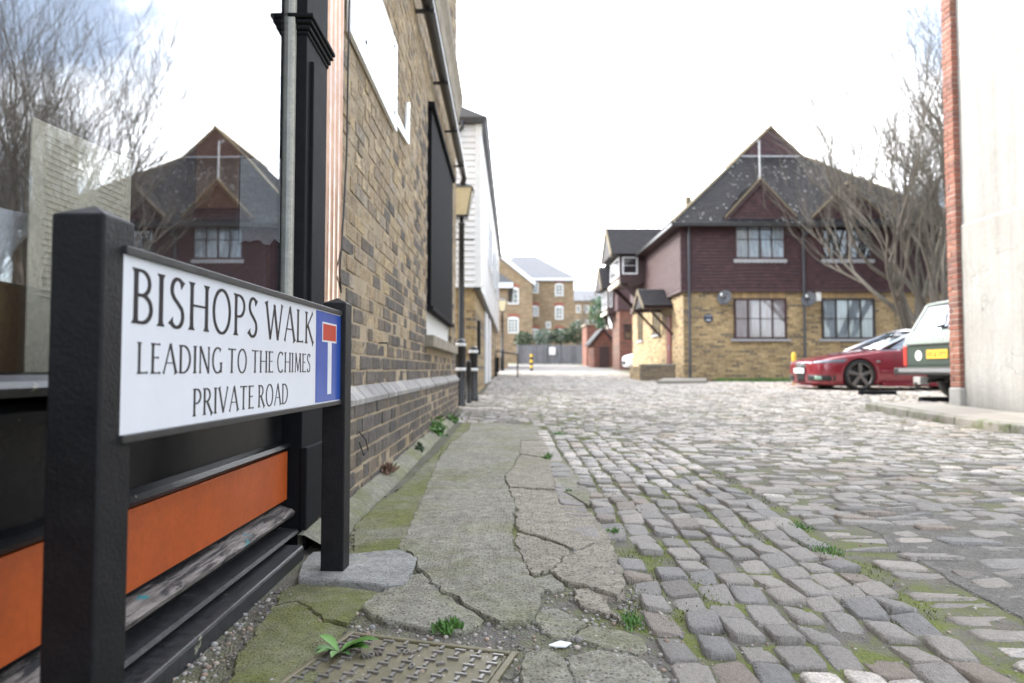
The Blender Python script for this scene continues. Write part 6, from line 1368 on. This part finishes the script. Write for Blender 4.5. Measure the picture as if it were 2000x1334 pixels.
# ================================================================ FENCE ACROSS THE LANE END
Y5 = 61.0; M_FENCE = pm('grey_fence_board', [(.17, .175, .19), (.14, .145, .16), (.20, .205, .22), (.155, .15, .165)], .25, (.1, .1, .1), .5, .8, 2, .1)
fe = thing('grey_fence', (3.8, Y5, g(3.8, Y5)), 'tall grey close-boarded fence across the end of the lane', 'fence')
xa, xb = at(1011, 690, Y5).x, at(1146, 690, Y5).x; zb5, zt5 = at(1080, 711, Y5).z, at(1080, 674, Y5).z
n5 = 44; wdt = (xb - xa) / n5; rf = random.Random(8)
bme = MB().box(-wdt * .47, wdt * .47, -.015, .015, 0, zt5 - zb5)
bmesh5 = bpy.data.meshes.new('board'); bmesh5.from_pydata(bme.v, [], bme.f); bmesh5.materials.append(M_FENCE)
for i in range(n5):
    o = link('board', bmesh5, None, fe); o.location = Vector((xa + (i + .5) * wdt, Y5 + rf.uniform(-.01, .01), zb5 + rf.uniform(-.02, .01))) - OFF[fe]
for k in range(6): MB().box(xa + (xb - xa) * k / 5 - .07, xa + (xb - xa) * k / 5 + .07, Y5 - .16, Y5 - .02, zb5 - .6, zt5 + .05).build('post', M_FENCE, fe)
MB().box(xa - .2, xb + .3, Y5 - .12, Y5 + .25, zb5 - .9, zb5 - .03).build('gravel_board', M_KERB, fe)
c_ = at(1078.5, 685.5, Y5 - .1); tag(MB().box(c_.x - .28, c_.x + .28, Y5 - .20, Y5 - .165, c_.z - .34, c_.z + .34).build('white_notice', M_PLW), 'white notice fixed to the middle of the grey fence', 'notice')
# ================================================================ FOLIAGE HELPERS
def leaf_mat(name, cs): return pm(name, cs, .4, None, 0, .6, 5, 0, grain=.1)
M_HEDGE = leaf_mat('hedge_leaf', [(.035, .06, .028), (.05, .08, .035), (.028, .05, .03), (.07, .10, .05)]); M_GLAUC = leaf_mat('grey_green_leaf', [(.13, .17, .13), (.17, .21, .17), (.10, .14, .11)]); M_WEED = leaf_mat('weed_leaf', [(.07, .17, .025), (.10, .22, .04), (.05, .13, .03), (.14, .26, .07)]); M_MOSS = leaf_mat('moss_green', [(.13, .16, .03), (.18, .20, .05), (.10, .14, .03)]); M_DRY = leaf_mat('dry_stalk', [(.20, .12, .08), (.15, .09, .065)])
def leaves(mb, c, rad, n, size, rng, flat=.55):
    for _ in range(n):
        while True:
            q = Vector((rng.uniform(-1, 1), rng.uniform(-1, 1), rng.uniform(-1, 1)))
            if .35 < q.length < 1 + .15 * mnoise.noise(q * 3 + c): break
        p = c + Vector((q.x * rad[0], q.y * rad[1], q.z * rad[2])); a = Vector((rng.gauss(0, 1), rng.gauss(0, 1), rng.gauss(0, flat))).normalized(); d = a.cross(Vector((rng.gauss(0, 1), rng.gauss(0, 1), rng.gauss(0, 1)))).normalized(); s_ = size * rng.uniform(.6, 1.4)
        mb.add([p - a * s_, p + d * s_ * .45, p + a * s_, p - d * s_ * .45], [(0, 1, 2, 3)])
rl_ = random.Random(31)
def bush(name, c, rad, n, size, mat, lab, cat='bush', group=None):
    t = thing(name, (c[0], c[1], c[2] - rad[2]), lab, cat, group); b = MB(); leaves(b, Vector(c), rad, n, size, rl_); tag(b.build('foliage', mat, t, recalc=False), kind='stuff')
    b = MB()
    for k in range(4): b.tube([(c[0] + rl_.uniform(-.1, .1), c[1], c[2] - rad[2] - .3), (c[0] + rl_.uniform(-.5, .5) * rad[0], c[1] + rl_.uniform(-.4, .4) * rad[1], c[2] + .4 * rad[2])], [.04, .01], 5)
    b.build('stems', M_DRY, t); return t
def bp(u, v, Y): q = at(u, v, Y); return (q.x, Y, q.z)
hg = 'bushes behind the far fence'
bush('hedge', bp(1022, 664, 63.5), (.95, 1, .85), 700, .14, M_HEDGE, 'dark green bush behind the left end of the grey fence', group=hg); bush('hedge', bp(1062, 660, 64), (1.0, 1, .85), 700, .14, M_GLAUC, 'pale grey-green bush behind the middle of the grey fence', group=hg)
bush('hedge', bp(1095, 657, 64), (1.1, 1, .8), 700, .14, M_HEDGE, 'dark bush just right of the pale bush behind the fence', group=hg); bush('hedge', bp(1128, 650, 65), (1.1, 1, 1.2), 700, .15, M_HEDGE, 'dark bush behind the right end of the grey fence', group=hg); bush('evergreen_shrub', bp(1170, 612, 66), (1.1, 1, 1.7), 900, .15, leaf_mat('bright_hedge_leaf', [(.03, .095, .035), (.045, .125, .05), (.025, .075, .03)]), 'bright green tall shrub above the red brick shed')
# ================================================================ APARTMENT BLOCK AT THE END
Y6 = 80.0; apt = thing('brick_apartment_block', (3, 86, 1.4), 'tall brown brick apartment block with grey hipped roof and white windows', 'building')
xL, xR = at(1040, 600, Y6).x, at(1121, 600, Y6).x; zev = at(1080, 548, Y6).z; zrd = at(1040, 499, Y6 + 4).z
MB().box(xL - 4.5, xR, Y6, Y6 + 9, .5, zev).build('wall', M_FBX, apt)
b = MB(); e = .4; x0r, x1r = at(1003, 499, Y6 + 4).x, at(1046, 499, Y6 + 4).x
b.add([(xL - 5, Y6 - e, zev + .25), (xR + e, Y6 - e, zev + .25), (xR + e, Y6 + 9 + e, zev + .25), (xL - 5, Y6 + 9 + e, zev + .25), (x0r, Y6 + 4.5, zrd), (x1r, Y6 + 4.5, zrd)], [(0, 1, 5, 4), (1, 2, 5), (2, 3, 4, 5), (3, 0, 4), (0, 3, 2, 1)]); b.build('roof', M_SLATE, apt)
MB().box(xL - 5, xR + e + .02, Y6 - e - .03, Y6 - e + .06, zev - .05, zev + .249).build('fascia', M_FASC, apt)
Yg = 77.5; xg1 = at(1040, 600, Yg).x; zga = at(974, 500, Yg).z; zge = at(1038, 555, Yg).z; xg0 = 2 * at(970, 500, Yg).x - xg1
b = MB(); b.prism([(xg0, Yg, .5), (xg1, Yg, .5), (xg1, Yg, zge), (at(970, 500, Yg).x, Yg, zga), (xg0, Yg, zge)], (0, 4, 0)); b.build('gabled_wing', M_FBX, apt)
b = MB(); xm = at(970, 500, Yg).x; b.prism([(xm, Yg - .3, zga + .1), (xg1 + .3, Yg - .3, zge - .2), (xg1 + .3, Yg - .3, zge + .35), (xm, Yg - .3, zga + .65)], (0, .28, 0)); b.build('bargeboard', M_FASC, apt)
b = MB(); b.prism([(xm, Yg - .01, zga + .35), (xg1 + .3, Yg - .01, zge + .05), (xg1 + .3, Yg - .01, zge + .3), (xm, Yg - .01, zga + .6)], (0, 6, 0)); b.build('wing_roof', M_SLATE, apt)
M_ARCH = mat_plain('red_arch_brick', (.28, .10, .07), .85)
def arched(u0, u1, v0, v1, Y, c_=2, r_=3):
    a, q = at(u0, v1, Y), at(u1, v0, Y); w, h = q.x - a.x, q.z - a.z; O = Vector((a.x, Y - .01, a.z))
    fo = window(apt, O, X_, -Y_, w, h * .93, c_, r_, M_WFW, M_NET, .13)
    b = MB(); n_ = 8; b.prism([(a.x + w * i / n_, Y - .04, a.z + h * .93 + h * .07 * math.sin(math.pi * i / n_)) for i in range(n_ + 1)], (0, .05, 0)); b.build('arch_head', M_WFW, fo)
    b = MB(); b.prism([(a.x - .1 + (w + .2) * i / n_, Y - .03, a.z + h * .95 + h * .08 * math.sin(math.pi * i / n_)) for i in range(n_ + 1)] + [(a.x - .1 + (w + .2) * i / n_, Y - .03, a.z + h * .95 + .35 + h * .08 * math.sin(math.pi * i / n_)) for i in range(n_, -1, -1)], (0, .028, 0)); b.build('brick_arch', M_ARCH, fo)
for (u0, u1, v0, v1) in ((1035.5, 1052, 550, 573), (1084, 1100, 553, 578), (1036, 1052, 597, 618), (1084, 1100, 597, 624), (1036, 1052, 642, 664), (1085, 1100, 642, 662)): arched(u0, u1, v0, v1, Y6)
arched(992, 1013, 561, 594, Yg, 2, 3); arched(991, 1013, 619, 651, Yg, 3, 4)
window(apt, Vector((at(1066, 641, Y6).x, Y6 - .01, at(1066, 641, Y6).z)), X_, -Y_, .6, .75, 1, 1, M_WFW, M_NET, .1)
# nearer small brick house on the left with white eaves, and wall lamp
Y7 = 40.0; sm7 = thing('small_brick_house', (-2, 43, .7), 'small brick house with white eaves behind the weatherboarded building', 'house')
x7 = at(992, 620, Y7).x; ze7 = at(990, 560, Y7).z
MB().box(-7, x7, Y7, Y7 + 10, .3, ze7).build('wall', M_FBX, sm7); b = MB(); b.prism([(-7.2, Y7 - .3, ze7 + .05), (x7 + .3, Y7 - .3, ze7 + .05), (x7 + .3, Y7 - .3, ze7 + .25), (-3.2, Y7 - .3, ze7 + 2.6)], (0, 10, 0)); b.build('roof', M_SLATE, sm7); MB().box(-7.1, x7 + .32, Y7 - .34, Y7 - .302, ze7 - .1, ze7 + .2).build('fascia', M_FASC, sm7); MB().box(x7 + .302, x7 + .34, Y7 - .34, Y7 + 10, ze7 - .1, ze7 + .2).build('side_fascia', M_IRON, sm7)
lx = at(981, 600, 34.0); z7 = g(lx.x, 34); lamp(lx.x, 34.0, z7, at(981, 582, 34).z - z7, 1.15, 'small distant lantern street lamp beside the far end of the boarded wall')
# houses on the rise behind
for (u0, u1, v0, v1, Y, lab) in ((1118, 1185, 588, 660, 110, 'far tan brick house on the rise behind the apartment block'),):
    a, q = at(u0, v1, Y), at(u1, v0, Y); t = thing('distant_house', (a.x, Y, a.z), lab, 'house'); MB().box(a.x, q.x, Y, Y + 9, -1, q.z).build('wall', M_FBX, t)
    b = MB(); b.prism([(a.x - .4, Y - .4, q.z + .01), (a.x - .4, Y + 9.4, q.z + .01), (a.x - .4, Y + 4.5, q.z + 2.3)], (q.x - a.x + .8, 0, 0)); b.build('roof', M_SLATE, t)
    for i in range(4):
        for j in range(2): window(t, Vector((a.x + .6 + i * 1.3, Y - .01, q.z - 1.9 - j * 2.4)), X_, -Y_, .75, 1.2, 2, 2, M_WFW, M_ROOM, .1)
# ================================================================ BARE TREES
M_BARK = pm('bark', [(.115, .10, .085)], .1, (.07, .075, .05), .5, .9, 8, .5, 30, .02)
def tree(name, base, H, seeds, stems, lab, spread=.5, lvl=5, r0=.07, group='bare trees'):
    rng = random.Random(seeds); t = thing(name, base, lab, 'tree', group); trunk = MB(); twigs = MB()
    def grow(p, d, L, r, k):
        n_ = 4; pts = [p]; rs_ = [r]; dd = d.copy()
        for i in range(n_):
            dd = (dd + Vector((rng.gauss(0, .17), rng.gauss(0, .17), rng.gauss(.07, .08)))).normalized(); pts.append(pts[-1] + dd * L / n_); rs_.append(r * (1 - .42 * (i + 1) / n_))
        (trunk if k >= lvl - 1 else twigs).tube(pts, rs_, 7 if k >= lvl - 1 else (5 if k > 1 else 3), cap=False)
        if k == 0: return
        m = rng.choice((3, 4, 4, 5)) if k < lvl else 4
        for i in range(m):
            q = rng.uniform(.30, 1.0) if i else 1.0; idx = q * n_; i0 = min(n_ - 1, int(idx)); pp = pts[i0].lerp(pts[i0 + 1], idx - i0)
            ax = Vector((rng.gauss(0, 1), rng.gauss(0, 1), rng.gauss(0, .25))); ax = (ax - dd * ax.dot(dd)).normalized(); ang = rng.uniform(.25, .75) * spread * 1.6 if i else rng.uniform(0, .25)
            nd_ = (dd * math.cos(ang) + ax * math.sin(ang)); nd_.z += .10; nd_.normalize()
            grow(pp, nd_, L * rng.uniform(.62, .85), max(.004, rs_[min(i0 + 1, n_)] * rng.uniform(.55, .8)), k - 1)
    for s_ in range(stems):
        a = 2 * math.pi * s_ / stems + rng.uniform(-.4, .4); d = Vector((math.cos(a) * spread * .55, math.sin(a) * spread * .55, 1)).normalized()
        grow(Vector(base) + Vector((math.cos(a) * .12, math.sin(a) * .12, -.3)) * (1 if stems > 1 else 0) - (Z_ * .3 if stems == 1 else Z_ * 0), d, H * .30, r0 * rng.uniform(.75, 1.15), lvl)
    trunk.build('trunk', M_BARK, t, smooth=True, recalc=False); twigs.build('crown', M_BARK, t, smooth=True, recalc=False); return t
tree('bare_tree', (11.5, 18.3, gs(11, 18) - .1), 13.0, 6, 5, 'bare multi-stemmed tree in front of the right half of the tiled house', .27, 5, .14)
tree('bare_tree', (15.6, 21.5, .3), 10.5, 9, 4, 'bare tree behind the white wall, showing only in the shop window reflection', .5, 5, .11); tree('bare_tree', (19.0, 24.5, .3), 11.5, 12, 3, 'tall bare tree furthest right, reflected at the left edge of the shop window', .5, 5, .13)
tree('bare_tree', (at(1150, 600, 95).x, 95, 2), 14.5, 21, 2, 'distant bare tree rising behind the far fence and houses', .6, 4, .2); tree('bare_tree', (at(1200, 600, 70).x, 70, 1.5), 10, 23, 2, 'distant bare tree behind the second tile hung house', .6, 4, .15)
# ================================================================ WEEDS AND SMALL PLANTS
def weed(name, base, n, ln, mat, lab, wide=.35, up=.6, cat='weed', group='weeds in the paving', tip=None):
    t = thing(name, base, lab, cat, group); B_ = Vector(base)
    for i in range(n):
        b = MB(); a = rl_.uniform(0, 6.283); d = Vector((math.cos(a), math.sin(a), 0)); s_ = ln * rl_.uniform(.6, 1.15); w = s_ * wide * rl_.uniform(.7, 1.1); q = Vector((-d.y, d.x, 0)); el = up * rl_.uniform(.4, 1.3)
        p0 = B_ + d * .004; pts = []
        for k in range(5):
            f = k / 4; c_ = p0 + d * s_ * f + Z_ * (s_ * (el * f - .55 * el * f * f) + .004); ww = w * math.sin(math.pi * (f * .9 + .06)) * .5; pts += [c_ - q * ww + Z_ * ww * .35, c_, c_ + q * ww + Z_ * ww * .35]
        b.add(pts, [(k*3+j, k*3+j+1, (k+1)*3+j+1, (k+1)*3+j) for k in range(4) for j in range(2)]); b.build('leaf', mat, t, smooth=True, recalc=False)
    return t
p = atG(664, 1276); weed('broadleaf_weed', tuple(p), 11, .075, M_WEED, 'broad leaved green weed growing at the corner of the drain cover', .42, .7)
def tuft(name, base, rad, h, n, mat, lab, cat='weed', group='weeds in the paving'):
    t = thing(name, base, lab, cat, group); b = MB(); B_ = Vector(base)
    for _ in range(n):
        o = Vector((rl_.gauss(0, rad[0] * .5), rl_.gauss(0, rad[1] * .5), 0)); d = Vector((rl_.gauss(0, .6), rl_.gauss(0, .6), 1)).normalized(); L = h * rl_.uniform(.4, 1.1); p = B_ + o; q = d.cross(Vector((rl_.gauss(0, 1), rl_.gauss(0, 1), .1))).normalized(); w = h * .10
        b.add([p - q * w * .6, p + d * L * .6 - q * w, p + d * L, p + d * L * .6 + q * w, p + q * w * .6], [(0, 1, 2, 3, 4)])
    tag(b.build('blades', mat, t, recalc=False), kind='stuff'); return t
p = atG(878, 1234); tuft('grass_tuft', tuple(p), (.03, .018), .035, 260, M_WEED, 'small bright green grass tuft between the slab and the drain cover')
def wallplant(u, v, Y, r, n, sz, mat, lab, name='wall_plant'):
    q = at(u, v, Y); c_ = Vector((max(q.x, -.66), Y, q.z)); t = thing(name, (c_.x, c_.y, c_.z - r[2]), lab, 'weed', 'weeds in the paving'); b = MB()
    for _ in range(n):
        o = Vector((rl_.gauss(0, r[0] * .5), rl_.gauss(0, r[1] * .5), rl_.gauss(0, r[2] * .5))); a = Vector((rl_.gauss(0, 1), rl_.gauss(0, 1), rl_.gauss(0, .5))).normalized(); d = a.cross(Vector((rl_.gauss(0, 1), rl_.gauss(0, 1), rl_.gauss(0, 1)))).normalized(); s_ = sz * rl_.uniform(.6, 1.3); p = c_ + o
        b.add([p - a * s_, p - a * s_ * .3 + d * s_ * .55, p + a * s_ * .5 + d * s_ * .4, p + a * s_, p + a * s_ * .5 - d * s_ * .4, p - a * s_ * .3 - d * s_ * .55], [(0, 1, 2, 3, 4, 5)])
    tag(b.build('leaves', mat, t, recalc=False), kind='stuff'); b = MB()
    for k in range(5): b.tube([(PX + .04, c_.y, max(.0, c_.z - r[2] * 1.3)), c_ + Vector((rl_.uniform(-.6, .6) * r[0], rl_.uniform(-.6, .6) * r[1], rl_.uniform(-.2, .7) * r[2]))], .003, 4)
    b.build('stems', M_WEED, t)
wallplant(850, 838, 6.6, (.07, .16, .10), 330, .022, M_WEED, 'bushy green plant sprouting at the foot of the brick wall'); wallplant(882, 820, 8.3, (.08, .18, .06), 240, .022, M_WEED, 'low green plant at the far end of the brick wall foot'); wallplant(803, 880, 5.2, (.03, .05, .05), 110, .018, M_HEDGE, 'small dark green sprig on the cement fillet at the wall foot')
q = at(743, 932, 3.95); tuft('dry_weed', (PX + .03, 3.95, .045), (.02, .04), .07, 160, M_DRY, 'dry reddish weed at the foot of the brick wall behind the sign post')
k = 0
for (u, v, r_, h_, n_, lab) in ((1200, 1045, .035, .03, 130, 'little green weed clump beside the cracked slab edge'), (1232, 1215, .06, .02, 160, 'low green weed among the setts near the broken slabs'), (1069, 898, .05, .06, 60, 'small weed at the edge of the footway beside the setts'), (1111, 962, .03, .025, 60, 'small weed beside the worn edge stones'), (1610, 1075, .10, .02, 180, 'ragged green weed line along the edge of the worn patch'), (1560, 1030, .08, .018, 150, 'green weeds at the head of the worn patch edge'), (1090, 850, .12, .04, 90, 'green weeds at the far end of the sett band')):
    p = atG(u, v); tuft('paving_weed', tuple(p), (r_ * .5, r_), h_, n_, M_WEED, lab)
# grass verge at the foot of the house, ground cover
b = MB(); rg_ = random.Random(77)
for _ in range(2600):
    x = rg_.uniform(HX0 + 1.0, HX0 + 4.2); y = rg_.uniform(HY - .55, HY + .05); p = Vector((x, y, g(x, y) - .01)); d = Vector((rg_.gauss(0, .5), rg_.gauss(0, .5), 1)).normalized(); q = Vector((rg_.gauss(0, 1), rg_.gauss(0, 1), 0)).normalized() * .012; L = rg_.uniform(.05, .16)
    b.add([p - q, p + q, p + d * L], [(0, 1, 2)])
tag(b.build('grass_verge', M_WEED, recalc=False), 'green grass growing along the foot of the house wall', 'grass', kind='stuff')
# moss and grass in the joints between setts
b = MB(); cnt = 0
while cnt < 9000:
    y = 1.2 + 7.0 * rg_.random() ** 1.5; x = rg_.uniform(interp(y, LB) - .12, interp(y, RB) + .06)
    if mnoise.noise(Vector((x * 3.2, y * 1.6, 8))) < .02: cnt += .2; continue
    p = Vector((x, y, g(x, y) - .004)); d = Vector((rg_.gauss(0, .8), rg_.gauss(0, .8), 1)).normalized(); q = Vector((rg_.gauss(0, 1), rg_.gauss(0, 1), 0)).normalized() * .0022; L = rg_.uniform(.005, .013)
    b.add([p - q, p + q, p + d * L + q * .5, p + d * L - q * .5], [(0, 1, 2, 3)]); cnt += 1
tag(b.build('moss', M_MOSS, recalc=False), 'green moss growing in the joints between the setts', 'moss', kind='stuff')
# loose pebbles and grit
M_PEB = pm('pebble', [(.24, .22, .20), (.33, .30, .26), (.18, .175, .17), (.40, .37, .33), (.30, .22, .16)], .4, None, 0, .7, 20, .2, 100, .002)
b = MB(); ic = [(0, 0, 1), (.89, 0, .45), (.28, .85, .45), (-.72, .53, .45), (-.72, -.53, .45), (.28, -.85, .45), (.72, .53, -.45), (-.28, .85, -.45), (-.89, 0, -.45), (-.28, -.85, -.45), (.72, -.53, -.45)]
icf = [(0, 1, 2), (0, 2, 3), (0, 3, 4), (0, 4, 5), (0, 5, 1), (1, 6, 2), (2, 7, 3), (3, 8, 4), (4, 9, 5), (5, 10, 1), (2, 6, 7), (3, 7, 8), (4, 8, 9), (5, 9, 10), (1, 10, 6)]
for i in range(4200):
    if i < 1600: x, y = rg_.uniform(-.72, .42), rg_.uniform(1.3, 2.05); s_ = abs(rg_.gauss(.003, .0022)) + .0014
    else: x, y = rg_.uniform(-.1, 2.6), 1.2 + 3.6 * rg_.random() ** 1.6; s_ = abs(rg_.gauss(.0022, .0018)) + .001
    zz = g(x, y) - .0035; vv = [(x + px * s_ * rg_.uniform(.8, 1.3), y + py * s_ * rg_.uniform(.8, 1.3), zz + pz * s_ * .7 + s_ * .3) for px, py, pz in ic]; b.add(vv, icf)
tag(b.build('pebbles', M_PEB, recalc=False, smooth=True), 'loose grit and pebbles scattered in the cracks', 'pebbles', kind='stuff')
p = atG(1091, 1261); b = MB(); b.prism([p + Vector(q) for q in ((-.024, -.003, .0), (.004, .012, .004), (.030, .004, .002), (.014, -.012, .0), (-.010, -.012, .001))], (0, 0, .003)); tag(b.build('paper_scrap', M_PLW), 'white scrap of litter lying on the broken concrete', 'litter')
